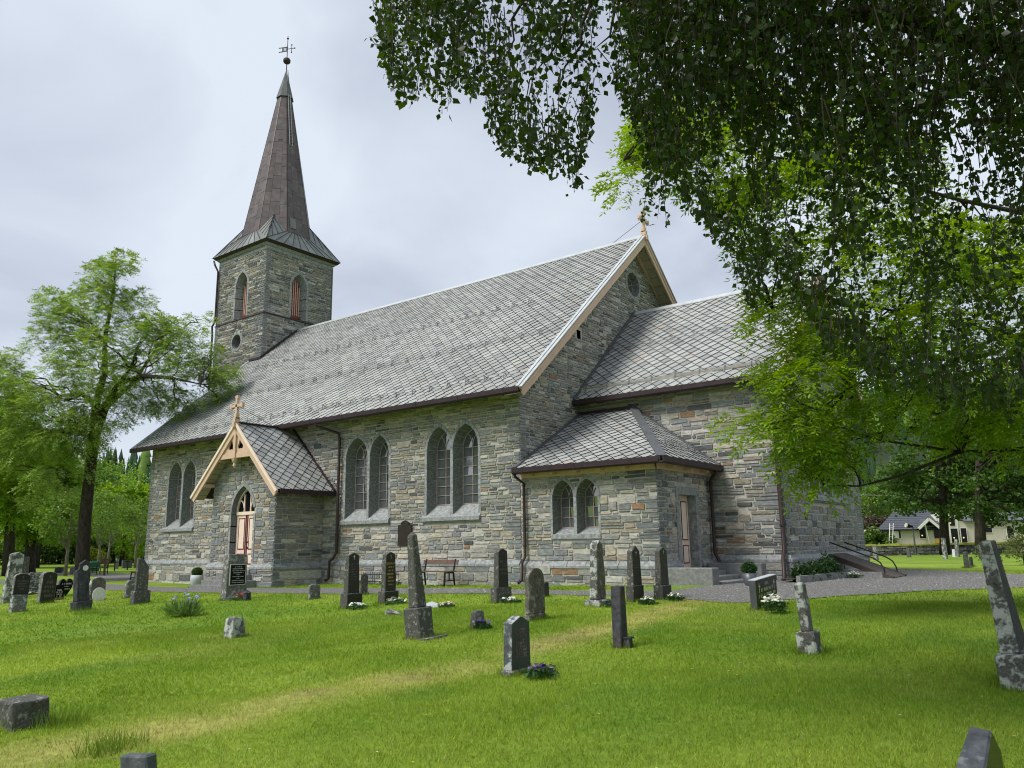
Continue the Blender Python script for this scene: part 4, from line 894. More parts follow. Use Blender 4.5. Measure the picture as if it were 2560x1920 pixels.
# verge boards of the nave east gable
def verge(xf, ytip, ztip, yap, zap, sgn, m='trim', t=.28, name='bargeboard', depth_=.06, back=.5):
    a = np.array((xf, ytip, ztip)); b = np.array((xf, yap, zap)); d = unit(b-a); nrm = np.array((0, -d[2], d[1]))*(1 if d[1] > 0 else -1)
    nrm = nrm if nrm[2] > 0 else -nrm
    q = MB(); q.prism([a+nrm*.02, a-nrm*t, b-np.array((0, 0, t/abs(d[1]))), b+np.array((0, 0, .02/abs(d[1])))], (depth_, 0, 0)); q.build(name, m, church)
    q = MB(); q.prism([a-nrm*.02, a-nrm*.11, b-np.array((0, 0, .11/abs(d[1]))), b-np.array((0, 0, .02/abs(d[1])))], (depth_+.03, 0, 0)); q.build(name+'_moulding', m, church)
    q = MB(); q.prism([a+nrm*.025, a+nrm*.060, b+np.array((0, 0, .060/abs(d[1]))), b+np.array((0, 0, .025/abs(d[1])))], (depth_+.07, 0, 0)); o = q.build('verge_flashing', 'flash', church)
    q = MB(); q.prism([a+nrm*.078, a+nrm*.085, b+np.array((0, 0, .085/abs(d[1]))), b+np.array((0, 0, .078/abs(d[1])))], (-.12, 0, 0)); q.build('verge_strip', 'flash', church)
for sg in (0, 1):
    yt = -OE-.05 if sg == 0 else W+OE+.05
    verge(L+OV, yt, ZE-.03, MID, ZR, 1)
    # soffit boards under the gable overhang, one by one
    n = 26
    for k in range(n):
        t0, t1 = k/n+.0006, (k+1)/n-.0006; ya, yb = yt+(MID-yt)*t0, yt+(MID-yt)*t1; za, zb_ = ZE-.03+(ZR-ZE)*t0-.16, ZE-.03+(ZR-ZE)*t1-.16
        q = MB(); q.add([(L+.01, ya, za), (L+OV, ya, za), (L+OV, yb, zb_), (L+.01, yb, zb_)], [(0, 1, 2, 3)]); q.build('soffit_board', 'soffit', church)
    bm('wall_plate_moulding', 'trim', (L+.06, yt+.3, ZE+.03), (L+.06, MID, ZR-.25), .10, .10)
for yv in (2.2, 4.3, 6.4): zz_ = ZE+(yv+OE)*sl_-.30; q = MB(); q.box(L+.03, L+OV-.05, yv-.09, yv+.09, zz_-.09, zz_+.06); q.build('purlin_end', 'trim', church)
bm('west_verge_flashing', 'flash', (-OV, -OE, ZE+.05), (-OV, MID, ZR+.05), .12, .10)
bm('chancel_verge_board', 'trim', (LC+.45, YC-OC, ZEC-.02), (LC+.45, MID, ZRC-.02), .06, .3); bm('chancel_verge_board', 'trim', (LC+.45, W-YC+OC, ZEC-.02), (LC+.45, MID, ZRC-.02), .06, .3)
bm('chancel_wall_flashing', 'lead', (L+.05, YC-OC, ZEC+.06), (L+.05, MID, ZRC+.10), .10, .14); bm('sacristy_wall_flashing', 'lead', (L+.05, -OS, ZES+.05), (L+.05, YC, ZTS+.05), .12, .08)
bm('sacristy_top_flashing', 'gutter', (L+.05, YC-.06, ZTS+.03), (L+XH, YC-.06, ZTS+.03), .12, .10); bm('sacristy_side_flashing', 'lead', (L+XH, YC-.05, ZTS+.05), (LS+OS, YC-.05, ZES+.06), .10, .08)
bm('hip_flashing', 'lead', (LS+OS, -OS, ZES+.05), (L+XH, YC, ZTS+.05), .26, .04)
bm('porch_wall_flashing', 'gutter', (PC, -.05, ZPA+.03), (PX1+OZP, -.05, ZPE+.05), .12, .09)
bm('tower_flashing', 'gutter', (TX1+SETB+.06, TY0-.1, ZE+(TY0+OE)*sl_+.06), (TX1+SETB+.06, MID, ZR+.08), .10, .10)
bm('tower_flashing', 'gutter', (-OV, TY0-SETB-.08, ZE+(TY0+OE)*sl_-.02), (TX1+.2, TY0-SETB-.08, ZE+(TY0+OE)*sl_-.02), .14, .12)
# finial crosses
def cross(o, ax, s, name, m='trim'):
    f = empty(name, o, church); A_ = np.array(ax, float); Z_ = np.array((0, 0, 1.0)); q = MB()
    q.beam((0, 0, -.15), Z_*s, .10*s, .10*s, A_); q.beam(A_*-.34*s+Z_*.66*s, A_*.34*s+Z_*.66*s, .10*s, .10*s)
    for p in (Z_*s, A_*-.34*s+Z_*.66*s, A_*.34*s+Z_*.66*s):
        d = unit(p-Z_*.66*s); sd_ = np.cross(d, np.cross(A_, Z_)); q.beam(p-sd_*.09*s, p+sd_*.09*s, .11*s, .09*s, d); q.beam(p, p+d*.07*s, .08*s, .08*s, sd_)
    q.build('cross', m, f)
    q = MB()
    for k, (w_, z_) in enumerate(((.30, -.18), (.22, .02), (.15, .16))): q.beam(Z_*z_*s, Z_*(z_+.18)*s, w_*s, .14*s, A_)
    q.build('cross_foot', m, f); return f
cross((L+OV+.03, MID, ZR+.02), (0, 1, 0), 1.06, 'gable_cross'); cross((PC, PY-OP-.03, ZPA+.02), (1, 0, 0), 1.0, 'porch_cross')
q = MB(); q.tube([(L+OV, MID, ZR+.75), (L-.9, MID, ZR+.06)], .012, 4); q.build('cross_stay', 'red', church); q = MB(); q.tube([(PC, PY-OP, ZPA+.7), (PC, PY+1.2, ZPA+.06)], .012, 4); q.build('cross_stay', 'steel', church)
# porch bargeboards, collar with pierced trefoils, pendant, purlins, soffit boards
yf = PY-OP
for sg in (-1, 1):
    xt = PC+sg*(PC-PX0+OZP+.06); a = np.array((xt, yf-.06, ZPE-.06)); b = np.array((PC, yf-.06, ZPA)); 
    d = unit(b-a); nr_ = np.array((d[2]*sg, 0, abs(d[0])))
    q = MB(); q.prism([a+nr_*.02, a-nr_*.24, b-np.array((0, 0, .24/abs(d[0]))), b+np.array((0, 0, .03))], (0, .06, 0)); q.build('bargeboard', 'trim', church)
    q = MB(); q.prism([a+nr_*.05, a-nr_*.05, b-np.array((0, 0, .05/abs(d[0]))), b+np.array((0, 0, .07))], (0, -.045, 0)); q.build('bargeboard_moulding', 'cream', church)
    n = 14
    for k in range(n):
        t0, t1 = k/n+.0018, (k+1)/n-.0018; A0 = a+(b-a)*t0-nr_*.12; A1 = a+(b-a)*t1-nr_*.12
        q = MB(); q.add([A0+np.array((0, .06, 0)), A1+np.array((0, .06, 0)), A1+np.array((0, OP+.05, 0)), A0+np.array((0, OP+.05, 0))], [(0, 1, 2, 3)]); q.build('soffit_board', 'soffit', church)
    for t in (.22, .56): c = a+(b-a)*t-nr_*.20; q = MB(); q.box(c[0]-.07, c[0]+.07, c[1]+.05, PY-.0, c[2]-.07, c[2]+.06); q.build('purlin_end', 'trim', church)
zc0, zc1 = 4.62, 4.80
q = MB(); q.box(PC-1.22, PC+1.22, yf-.02, yf+.10, zc0, zc1); q.build('collar_beam', 'trim', church)
q = MB(); q.box(PC-.07, PC+.07, yf-.07, yf+.05, zc0-.05, ZPA-.2); q.build('king_post', 'trim', church)
q = MB(); q.tube([(PC, yf-.01, zc0), (PC, yf-.01, zc0-.12), (PC, yf-.01, zc0-.20), (PC, yf-.01, zc0-.30), (PC, yf-.01, zc0-.36), (PC, yf-.01, zc0-.42)], [.13, .10, .05, .07, .03, .005], 8); q.build('pendant', 'trim', church)
for sg in (-1, 1):
    X_ = lambda s: PC+sg*s
    tri = [(.07, zc1), (1.02, zc1), (.07, zc1+.98)]; cx_, cz_ = .30, zc1+.30
    hole = []
    for k in range(18):
        t = 2*math.pi*k/18; r = .11+.085*max(0, math.cos(1.5*(((t-math.pi/2) % (2*math.pi/3))-math.pi/3)+math.pi))**1; r = .10+.10*abs(math.cos(1.5*(t-math.pi/2))); hole.append((cx_+r*math.cos(t)*.95, cz_+r*math.sin(t)*1.05))
    pl_ = [[Vector((p[0], p[1], 0)) for p in tri], [Vector((p[0], p[1], 0)) for p in hole]]; tr_ = tessellate_polygon(pl_); fl_ = [p for s_ in pl_ for p in s_]
    q = MB(); q.add([(X_(p.x), yf, p.y) for p in fl_], tr_)
    for i in range(18): a_, b_ = hole[i], hole[(i+1) % 18]; q.add([(X_(a_[0]), yf, a_[1]), (X_(b_[0]), yf, b_[1]), (X_(b_[0]), yf+.06, b_[1]), (X_(a_[0]), yf+.06, a_[1])], [(0, 1, 2, 3)])
    q.build('pierced_panel', 'trim', church)
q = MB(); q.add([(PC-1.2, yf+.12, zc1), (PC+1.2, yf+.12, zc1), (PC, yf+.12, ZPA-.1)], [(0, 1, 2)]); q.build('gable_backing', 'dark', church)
# downpipes
def dpipe(name, pts, r=.055):
    q = MB(); q.tube(pts, r, 8); p = q.build(name, 'pipe', church, True)
    a, b_ = max(zip(pts[:-1], pts[1:]), key=lambda s: abs(s[0][2]-s[1][2]))
    for k in range(3): t = .15+.35*k; c = [a[i]+(b_[i]-a[i])*t for i in range(3)]; q = MB(); q.tube([(c[0], c[1], c[2]-.025), (c[0], c[1], c[2]+.025)], r*1.3, 8); q.build('pipe_collar', 'pipe', church)
dpipe('downpipe', [(13.4, -OE-.02, ZE-.12), (13.4, -OE, ZE-.22), (14.02, -.16, ZE-.50), (14.06, -.14, ZE-.7), (14.06, -.14, 1.05), (13.98, -.2, .85), (13.85, -.28, .72), (13.82, -.28, .1), (13.72, -.36, 0.02)])
dpipe('downpipe', [(22.66, -OS, ZES-.12), (22.66, -OS+.05, ZES-.22), (22.82, -.12, ZES-.42), (22.82, -.12, .86), (22.78, -.22, .7), (22.78, -.26, .16), (22.70, -.36, .08)], .045)
dpipe('downpipe', [(LS+OS, YC-.35, ZES-.12), (LS+OS-.05, YC-.33, ZES-.22), (LS+.14, YC-.25, ZES-.40), (LS+.14, YC-.25, .9), (LS+.34, YC-.45, .68), (LS+.34, YC-.45, .45)], .05)
dpipe('downpipe', [(LC-.1, YC-OC, ZEC-.12), (LC-.1, YC-OC+.03, ZEC-.25), (LC-.06, YC-.13, ZEC-.6), (LC-.06, YC-.13, 1.0), (LC-.06, YC-.28, .75), (LC-.06, YC-.30, .2), (LC-.06, YC-.42, .12)], .065)
dpipe('downpipe', [(TX0-.3, TY0-.3, 18.6), (TX0-.22, TY0-.25, 18.3), (TX0-.06, TY0-.12, 17.9), (TX0-.06, TY0-.12, ZST+.3), (TX0-.2, TY0-.2, ZST), (TX0-.16, TY0-.18, 13.9), (TX0-.14, TY0-.16, 2)], .06)
# bronze plaque on the nave wall
q = MB(); q.prism([(17.23, -.03, 1.26), (17.89, -.03, 1.26), (17.89, -.03, 1.97), (17.75, -.03, 1.97), (17.75, -.03, 2.05), (17.66, -.03, 2.10), (17.56, -.03, 2.13), (17.46, -.03, 2.10), (17.37, -.03, 2.05), (17.37, -.03, 1.97), (17.23, -.03, 1.97)], (0, -.05, 0))
tag(q.build('wall_plaque', 'bronze'), 'dark bronze memorial plaque with stepped top on the nave wall', 'plaque')
# sacristy steps with stone cheek blocks
for (x0, x1, y0, y1, z0, z1, nm) in ((27.5, 28.85, -.02, .42, -.1, .56, 'cheek_block'), (27.5, 29.15, 2.75, 3.15, -.1, .62, 'cheek_block'), (27.48, 28.1, .44, 2.73, -.1, .42, 'door_step'), (28.1, 28.5, .44, 2.73, -.1, .30, 'door_step'), (28.5, 28.9, .44, 2.73, -.1, .18, 'door_step')):
    me_ = MB(); me_.box(x0, x1, y0, y1, z0, z1); o = me_.build(nm, 'stepstone', church); bv = o.modifiers.new('bevel', 'BEVEL'); bv.width = .025; bv.segments = 2

# ---------------------------------------------------------------- stones and slates: the 300 largest singly, the rest joined
def emit(items, name, m, rest_name):
    items.sort(key=lambda t: -t[0]); rest = MB()
    for k, (px, v, f, c, par) in enumerate(items):
        if k < 300: q = MB(); q.add(v, f, c); q.build(name, m, par)
        else: rest.add(v, f, c)
    tag(rest.build(rest_name, m, church), kind='stuff')
print('stones', len(STONES), 'tiles', len(TILES))
emit(STONES, 'stone', 'stone', 'stones'); emit(TILES, 'slate', 'slate', 'slates')
# ================================================================== GRAVESTONES
def px_scale(P):
    u0, v0 = proj(P); e = .02
    ux = (proj(P+np.array((e, 0, 0)))[0]-u0)/e; uy = (proj(P+np.array((0, e, 0)))[0]-u0)/e; vz = (proj(P+np.array((0, 0, e)))[1]-v0)/e
    return abs(ux), abs(uy), abs(vz)
def outline(kind, w, h, wt):
    """front outline in (y,z), CCW seen from +x, bottom width w, top width wt"""
    a, b = w/2, wt/2
    if kind == 'flat': return [(-a, 0), (a, 0), (b, h), (-b, h)]
    if kind == 'peak': return [(-a, 0), (a, 0), (b, h-b*.75), (0, h), (-b, h-b*.75)]
    if kind == 'lowpeak': return [(-a, 0), (a, 0), (b, h-b*.42), (0, h), (-b, h-b*.42)]
    if kind == 'arch': return [(-a, 0), (a, 0), (b, h-b*.45)]+[(b*math.cos(t), h-b*.45+b*.45*math.sin(t)) for t in (.5, 1.0, 1.57, 2.14, 2.64)]+[(-b, h-b*.45)]
    if kind == 'round': return [(-a, 0), (a, 0), (b, h-b*.8)]+[(b*math.cos(t), h-b*.8+b*.8*math.sin(t)) for t in (.4, .8, 1.2, 1.57, 1.94, 2.34, 2.74)]+[(-b, h-b*.8)]
    if kind == 'slant': return [(-a, 0), (a, 0), (b, h*.72), (b*.2, h*.92), (-b*.5, h), (-b, h*.98)]
    if kind == 'heart':
        pts = []
        for k in range(20):
            t = 2*math.pi*k/20-math.pi/2; x = 16*math.sin(t+math.pi)**3; y = 13*math.cos(t+math.pi)-5*math.cos(2*(t+math.pi))-2*math.cos(3*(t+math.pi))-math.cos(4*(t+math.pi)); pts.append((-x/32*w, (y+17)/29*h))
        return pts if area(pts) > 0 else pts[::-1]
def slab(name, parent, kind, w, h, t, wt=None, tt=None, mats=('granite',), z0=0.0, x0=0.0, y0=0.0, rough=0.0, bev=.012, apexpyr=0.0, top_mat=None):
    wt = wt or w; tt = tt or t; o = outline(kind, w, h, wt); n = len(o); bm_ = bmesh.new()
    X = lambda z: (t+(tt-t)*min(1, z/h))/2
    fv = [bm_.verts.new((x0+X(z), y0+y, z0+z)) for y, z in o]; bv_ = [bm_.verts.new((x0-X(z), y0+y, z0+z)) for y, z in o]
    ff = bm_.faces.new(fv); bm_.faces.new(bv_[::-1])
    for i in range(n): bm_.faces.new((fv[i], bv_[i], bv_[(i+1) % n], fv[(i+1) % n]))
    if apexpyr:      # pyramid point on a flat top
        top = [f for f in bm_.faces if all(abs(v.co.z-(z0+h)) < 1e-5 for v in f.verts)]
        if top: r = bmesh.ops.poke(bm_, faces=top); r['verts'][0].co.z += apexpyr
    if bev: bmesh.ops.bevel(bm_, geom=list(bm_.edges), offset=bev, segments=1, affect='EDGES')
    if rough:
        bmesh.ops.subdivide_edges(bm_, edges=list(bm_.edges), cuts=3, use_grid_fill=True)
        rr = random.Random(int(w*1e4+h*1e3))
        sd = rr.uniform(0, 50)
        for v in bm_.verts:
            k = rough*(float(fbm((v.co.y+sd)*1.0, v.co.z+v.co.x*.7+sd, 6, 3))-.5)*2; k2 = rough*(float(fbm(v.co.z+sd, v.co.x+v.co.y+3, 7, 5))-.5)*2
            v.co.x += k; v.co.y += k2; v.co.z += rough*(rr.random()-.5)*.5*(1 if v.co.z > z0+.05 else 0)
    bm_.normal_update(); me = bpy.data.meshes.new(name)
    if len(mats) > 1:
        for f in bm_.faces:
            if f.normal.x > .8: f.material_index = 1
    bm_.to_mesh(me); bm_.free(); return link(name, me, list(mats), parent)
def strokes(name, parent, m, w, z_top, z_bot, lines, xf, seed, cross=True, y0=0.0, xs_=0.0):
    """inscription: rows of small letter strokes on the front face; xf(z) gives the front plane"""
    r = random.Random(seed); q = MB(); n = len(lines); dz = (z_top-z_bot)/max(1, n)
    for k, (frac, hh) in enumerate(lines):
        z = z_top-dz*(k+.5); h = dz*hh; y = y0-w*frac/2; end = y0+w*frac/2
        while y < end:
            lw = h*r.uniform(.35, .6)
            if r.random() < .16: y += lw; continue
            x = xf(z)+.002; s = h*.16
            q.box(x, x+.002, y, y+s, z-h/2, z+h/2)
            if r.random() < .7: q.box(x, x+.002, y+lw*.62, y+lw*.62+s, z-h/2*r.uniform(.4, 1), z+h/2*r.uniform(.3, 1))
            if r.random() < .8: zz_ = z+h*r.choice((-.42, 0, .4)); q.box(x, x+.0025, y, y+lw*.62, zz_-s/2, zz_+s/2)
            y += lw+h*.12
    return tag(q.build(name, m, parent), kind='stuff')
def wcross(parent, m, z, s, xf, y0=0.0):
    q = MB(); x = xf(z)+.002; q.box(x, x+.003, y0-s*.06, y0+s*.06, z-s*.55, z+s*.45); q.box(x, x+.0035, y0-s*.28, y0+s*.28, z+s*.1, z+s*.22); return q.build('cross_mark', m, parent)
GR = []
class Grave:
    """located by the near (south-east) bottom corner of its lowest block"""
    def __init__(s, label, uc, vb, a, b, group=None, lean=(0, 0), cat='gravestone', name='gravestone', dz=0):
        P = onG(uc, vb+dz); s.kx, s.ky, s.kz = px_scale(P); s.t, s.w = a/s.kx, b/s.ky
        c = (P[0]-s.t/2, P[1]+s.w/2); s.o = thing(name, (c[0], c[1], float(ground(*c))+bumps(*c)-.05), label, cat, group)
        s.o.rotation_euler = (rad(lean[0]), rad(lean[1]), 0); s.P = P; GR.append((c[0], c[1], s.t, s.w))
    def base(s, hpx, m='granite', top=1.0, rough=0.0, bev=.015):
        s.bh = hpx/s.kz+.05; slab('base', s.o, 'flat', s.w, s.bh, s.t, s.w*top, s.t*top, (m,) if isinstance(m, str) else m, rough=rough, bev=bev); return s
    def shaft(s, kind, a0, b0, a1, b1, hpx, mats, rough=0.0, pyr=0.0, z0=None, name='shaft', bev=.012):
        z0 = getattr(s, 'bh', 0.0) if z0 is None else z0; t0, w0, t1, w1 = a0/s.kx, b0/s.ky, a1/s.kx, b1/s.ky; h = hpx/s.kz+(.05 if z0 == 0 else 0); s.h, s.z0, s.t0, s.t1, s.w0 = h, z0, t0, t1, w0
        slab(name, s.o, kind, w0, h, t0, w1, t1, mats, z0=z0, rough=rough, bev=bev, apexpyr=pyr/s.kz if pyr else 0)
        s.xf = lambda z: (t0+(t1-t0)*min(1, max(0, (z-z0)/h)))/2; return s
    def text(s, lines, zt=.85, zb=.3, m='dimtext', wf=.78, cross=None, cm=None):
        if lines: strokes('inscription', s.o, m, s.w0*wf, s.z0+s.h*zt, s.z0+s.h*zb, lines, s.xf, hash(s.o.name) % 1000+int(s.w0*1000))
        if cross: wcross(s.o, cm or m, s.z0+s.h*cross[0], cross[1]*s.h, s.xf)
        return s
PO = ('darkgranite', 'polish'); R3 = [(.9, .7), (.7, .6), (.8, .6), (.6, .6)]; R6 = [(1, .62), (.6, .45), (.6, .45), (.8, .6), (.55, .6), (.6, .45), (.6, .45)]
DP = 'dark polished stones with a small cross'
Grave('dark polished gravestone with white cross, left of the gold-lettered one', 867, 1522, 18.4, 40).base(38, PO).shaft('lowpeak', 12.2, 31, 9, 27, 105, PO).text(R6, .74, .3, cross=(.88, .11), cm='inscr')
Grave('dark polished gravestone with gold lettering, left of the leaning obelisk', 961, 1509, 17.6, 37).base(30, PO).shaft('lowpeak', 10.8, 28.5, 10, 24.4, 101, PO).text(R6, .74, .12, 'gold', cross=(.87, .11), cm='gold')
Grave('lichen-speckled dark gravestone standing before the corner downpipe', 1242, 1513, 16.4, 39).base(39, ('darkgranite', 'darkgranite')).shaft('lowpeak', 13.8, 26, 11, 23.3, 101, ('darkgranite', 'polish')).text(R3, .7, .3, cross=(.86, .09), cm='dimtext')
g = Grave('tall grey obelisk leaning left on a square base', 1051, 1602, 38.5, 37, lean=(2.4, -4.6)).base(79, 'darkgranite').shaft('flat', 24, 25, 14.6, 13, 190, ('darkgranite',), pyr=13); g.text([(.8, .5), (.9, .5), (.8, .5)], .35, .15)
q = MB(); q.box(-g.t/2-.02, g.t/2+.16, -g.w/2-.03, g.w/2+.12, -.02, .055); q.build('footing', 'granite', g.o)
Grave('white-lichened obelisk with pointed top and purple pansies at its foot', 1499, 1522, 39, 33).base(17, 'lichen', rough=.01).shaft('peak', 19.5, 24, 18, 16, 154, ('lichen', 'brownlichen'), rough=.008)
Grave('dark pointed gravestone with white cross, between white obelisk and door steps', 1585, 1507, 20, 27).base(41, PO).shaft('peak', 16.4, 22.5, 13, 19.7, 103, PO).text(R3, .66, .4, cross=(.80, .11), cm='inscr')
Grave('dark gravestone with faint cross nearest the sacristy door steps', 1658, 1499, 24, 23).base(35, PO).shaft('lowpeak', 15.4, 20.5, 13, 18, 98, PO).text(R3, .74, .4, cross=(.87, .1), cm='inscr')
g = Grave('mottled brown rounded slab on a thin base beside the lawn track', 1326, 1556, 16, 42).base(15, 'brownlichen', rough=.01); g.shaft('round', 11, 42, 10, 40, 118, ('brownlichen',), rough=.012)
g = Grave('green slate gravestone with low peaked top in the foreground', 1277, 1687, 27, 60).base(12, 'granite', rough=.006); g.shaft('lowpeak', 21, 50, 22, 46, 138, ('bluegrey', 'slatestone'), bev=.006)
q = MB(); q.box(g.xf(.4)-.004, g.xf(.4)+.004, -g.w0*.28, g.w0*.28, g.z0+g.h*.22, g.z0+g.h*.76); q.build('lettered_panel', 'brownlichen', g.o); strokes('inscription', g.o, 'dimtext', g.w0*.5, g.z0+g.h*.75, g.z0+g.h*.23, [(1, .7)]*8, lambda z: g.xf(z)+.005, 5)
g = Grave('small black arched stone with purple pansies in the lawn', 1191, 1577, 18.6, 24).shaft('arch', 18.6, 24, 13, 21, 47, ('darkgranite', 'granite'))
Grave('tiny dark stone beside the gravel path behind the mottled slab', 1361, 1496, 4, 13).shaft('arch', 4, 13, 4, 12, 38, ('darkslate', 'polish')).text(R3, .8, .3)
Grave('small weathered grey stone with faint lines, alone near the path', 774, 1500, 5, 27).shaft('arch', 5, 27, 5, 27, 39, ('granite', 'granite'), rough=.005).text([(.8, .3)]*4, .75, .2)
Grave('dark rounded stone half hidden behind the white-cross gravestone', 903, 1489, 4, 17).shaft('round', 4, 17, 4, 15, 54, ('darkslate', 'darkgranite')).text([(.9, .3)]*5, .7, .2)
Grave('small squat lichened stump of a stone alone on the lawn', 573, 1599, 16, 40).shaft('arch', 22, 37, 20, 32, 52, ('lichen',), rough=.02)
g = Grave('tall rough granite stone with framed black plaque before the porch', 563, 1503, 15, 56).shaft('flat', 15, 56, 12, 47, 116, ('granite',), rough=.014)
w_, h_ = 38/g.ky, 50/g.kz; z0_ = g.h*.36; zf = lambda z: .5*(15/g.kx)*(1-.2*z/g.h)+.012
q = MB(); q.box(zf(.5)-.05, zf(.5)+.012, -w_/2-.02, w_/2+.02, z0_-.02, z0_+h_+.02); q.build('plaque_frame', 'inscr', g.o)
q = MB(); q.box(zf(.5)-.05, zf(.5)+.018, -w_/2, w_/2, z0_, z0_+h_); q.build('plaque', 'gloss', g.o)
strokes('inscription', g.o, 'inscr', w_*.9, z0_+h_*.95, z0_+h_*.05, [(.55, .45), (.85, .5), (.9, .4), (.75, .5), (.3, .4), (.85, .35), (.2, .4), (.95, .5), (.9, .4)], lambda z: zf(.5)+.018, 9)
g = Grave('rust-stained narrow dark slate post in the right of the lawn', 1553, 1624, 22, 20, lean=(.5, -.6)).shaft('flat', 22, 20, 27, 10.5, 157, ('rust', 'rust'), rough=.008)
q = MB(); q.box(g.t0/2, g.t0/2+.09, -.05, .05, -.02, .17); q.box(g.t0/2-.01, g.t0/2+.11, -.065, .065, .17, .185); q.build('foot_block', 'darkslate', g.o)
g = Grave('glossy black modern gravestone with two crosses and white daisies', 1893, 1523, 18, 58, lean=(3.5, 1)).shaft('flat', 17, 54, 17, 56, 78, ('rooftile', 'gloss'), bev=.006)
for s_ in (-1, 1): wcross(g.o, 'inscr', g.h*.76, .17, g.xf, s_*g.w0*.36)
strokes('inscription', g.o, 'inscr', g.w0*.9, g.h*.93, g.h*.42, [(.18, .55), (.62, .62), (.92, .62)], g.xf, 21)
q = MB(); q.box(-g.t0/2-.01, g.t0/2+.01, -g.w0/2-.01, g.w0/2+.01, g.h, g.h+.012); q.build('polished_top', 'concrete', g.o)
Grave('narrow lichened obelisk on a rounded block, leaning left, right lawn', 2044, 1633, 50, 16, lean=(1.0, -4.2)).base(56, 'lichen', top=.94, rough=.014).shaft('flat', 24, 10, 22, 10.5, 124, ('lichen', 'granite'), rough=.006, pyr=4)
Grave('large lichened obelisk leaning left at the right picture edge', 2588, 1735, 82, 22, lean=(2, -6.0)).base(92, 'lichen', rough=.012).shaft('flat', 52, 18, 38, 9, 300, ('lichen', 'rust'), rough=.008)
g = Grave('dark slanted gravestone top in the bottom right corner', 2462, 2080, 100, 66, lean=(-4, 7)).shaft('lowpeak', 100, 66, 62, 46, 204, ('deepslate', 'polish'), rough=.004)
Grave('flat-topped flaking grey block at the left edge of the lawn', 14, 1828, 10, 100, lean=(2, 0)).shaft('flat', 40, 102, 40, 100, 72, ('darkgranite', 'darkgranite'), rough=.035)
Grave('blue-grey slate corner poking up at the bottom edge of the picture', 352, 2010, 60, 60, lean=(4, -8)).shaft('flat', 66, 30, 70, 30, 108, ('deepslate',), rough=.008)
# --- cluster on the left
Grave('tall pale lichened stone leaning right at the far left edge', 6, 1511, 6, 34, lean=(-4, 0)).shaft('lowpeak', 6, 37, 6, 33, 131, ('lichen',), rough=.01)
Grave('dark stone just behind the pale leaning stone at far left', 46, 1492, 5, 20).shaft('flat', 5, 20, 5, 18, 100, ('darkslate', 'darkgranite'))
Grave('black arched gravestone on a grey pedestal at far left', 27, 1530, 7.6, 38, lean=(-3, 0)).base(44, ('bluegrey', 'granite')).shaft('arch', 4, 42, 4, 41, 55, ('granite', 'polish')).text(R3, .7, .2, cross=(.82, .16))
g = Grave('pale grey slanting gravestone with dark lettering behind black stones', 68, 1488, 3, 28, lean=(-3, 0)).shaft('slant', 3, 28, 3, 28, 56, ('bluegrey', 'bluegrey')).text([(.8, .5)]*5, .75, .25, 'polish')
Grave('dark granite arched gravestone without base in the left cluster', 97, 1511, 7, 38, lean=(-2.5, 0)).shaft('arch', 7, 38, 7, 38, 80, ('granite', 'polish')).text(R3, .75, .2, cross=(.84, .12))
g = Grave('black heart-shaped gravestone with white lettering', 146, 1492, 3, 34).shaft('heart', 4, 34, 4, 34, 46, ('gloss', 'gloss'), bev=.004); strokes('inscription', g.o, 'inscr', g.w0*.75, g.h*.8, g.h*.4, [(.95, .6), (.5, .35), (.7, .4)], g.xf, 31)
g = Grave('small black upright stone with white names, below the heart', 134, 1502, 3, 24).shaft('flat', 4, 24, 4, 24, 38, ('gloss', 'gloss'), bev=.004); strokes('inscription', g.o, 'inscr', g.w0*.8, g.h*.75, g.h*.15, [(.6, .8), (.9, .6), (.7, .6), (.6, .8), (.9, .6)], g.xf, 33)
g = Grave('peaked dark gravestone with a round white plaque', 193, 1492, 3, 28).shaft('peak', 4, 29, 4, 29, 94, ('darkslate', 'darkslate')); q = MB(); q.tube([(g.xf(1), 0, g.h*.78), (g.xf(1)+.012, 0, g.h*.78)], 7/g.kz, 14); q.build('round_plaque', 'white', g.o)
g = Grave('rough-hewn dark slate gravestone leaning on a broken base', 190, 1530, 14, 42, lean=(4, -3)).base(25, 'darkslate', rough=.025); g.shaft('slant', 11, 34, 8, 28, 82, ('darkslate', 'darkslate'), rough=.02)
g = Grave('lichened stone with a leaning white oval plate', 223, 1503, 5, 40).shaft('round', 5, 40, 5, 38, 60, ('lichen', 'brownlichen'), rough=.01)
ov = [(.14, 17/g.ky*math.cos(t), .22+20/g.kz*math.sin(t)) for t in [2*math.pi*k/18 for k in range(18)]]; q = MB(); q.prism(ov, (.02, 0, 0)); q.build('oval_plate', 'white', g.o)
Grave('low rounded rough stone partly behind the dark obelisk', 313, 1496, 6, 26).shaft('round', 6, 26, 6, 22, 46, ('granite',), rough=.02)
Grave('dark broken-topped obelisk on a square base, left lawn', 334, 1512, 10.4, 41.8).base(34, 'darkgranite').shaft('slant', 5.5, 31, 4.5, 29, 84, ('darkgranite', 'darkgranite'), rough=.008)
# --- lying slabs
for lab, u, v, w_, l_, rz, m in (('small weathered slab lying tilted in the grass left of the obelisk', 986, 1536, .20, .34, .5, 'lichen'), ('smooth white slab lying behind the leaning obelisk', 1088, 1520, .34, .42, .2, 'concrete')):
    P = onG(u, v); o = thing('grave_slab', P, lab, 'slab'); q = MB(); q.box(-l_/2, l_/2, -w_/2, w_/2, -.02, .05); q.build('slab', m, o); o.rotation_euler = (rad(8), rad(14), rz)
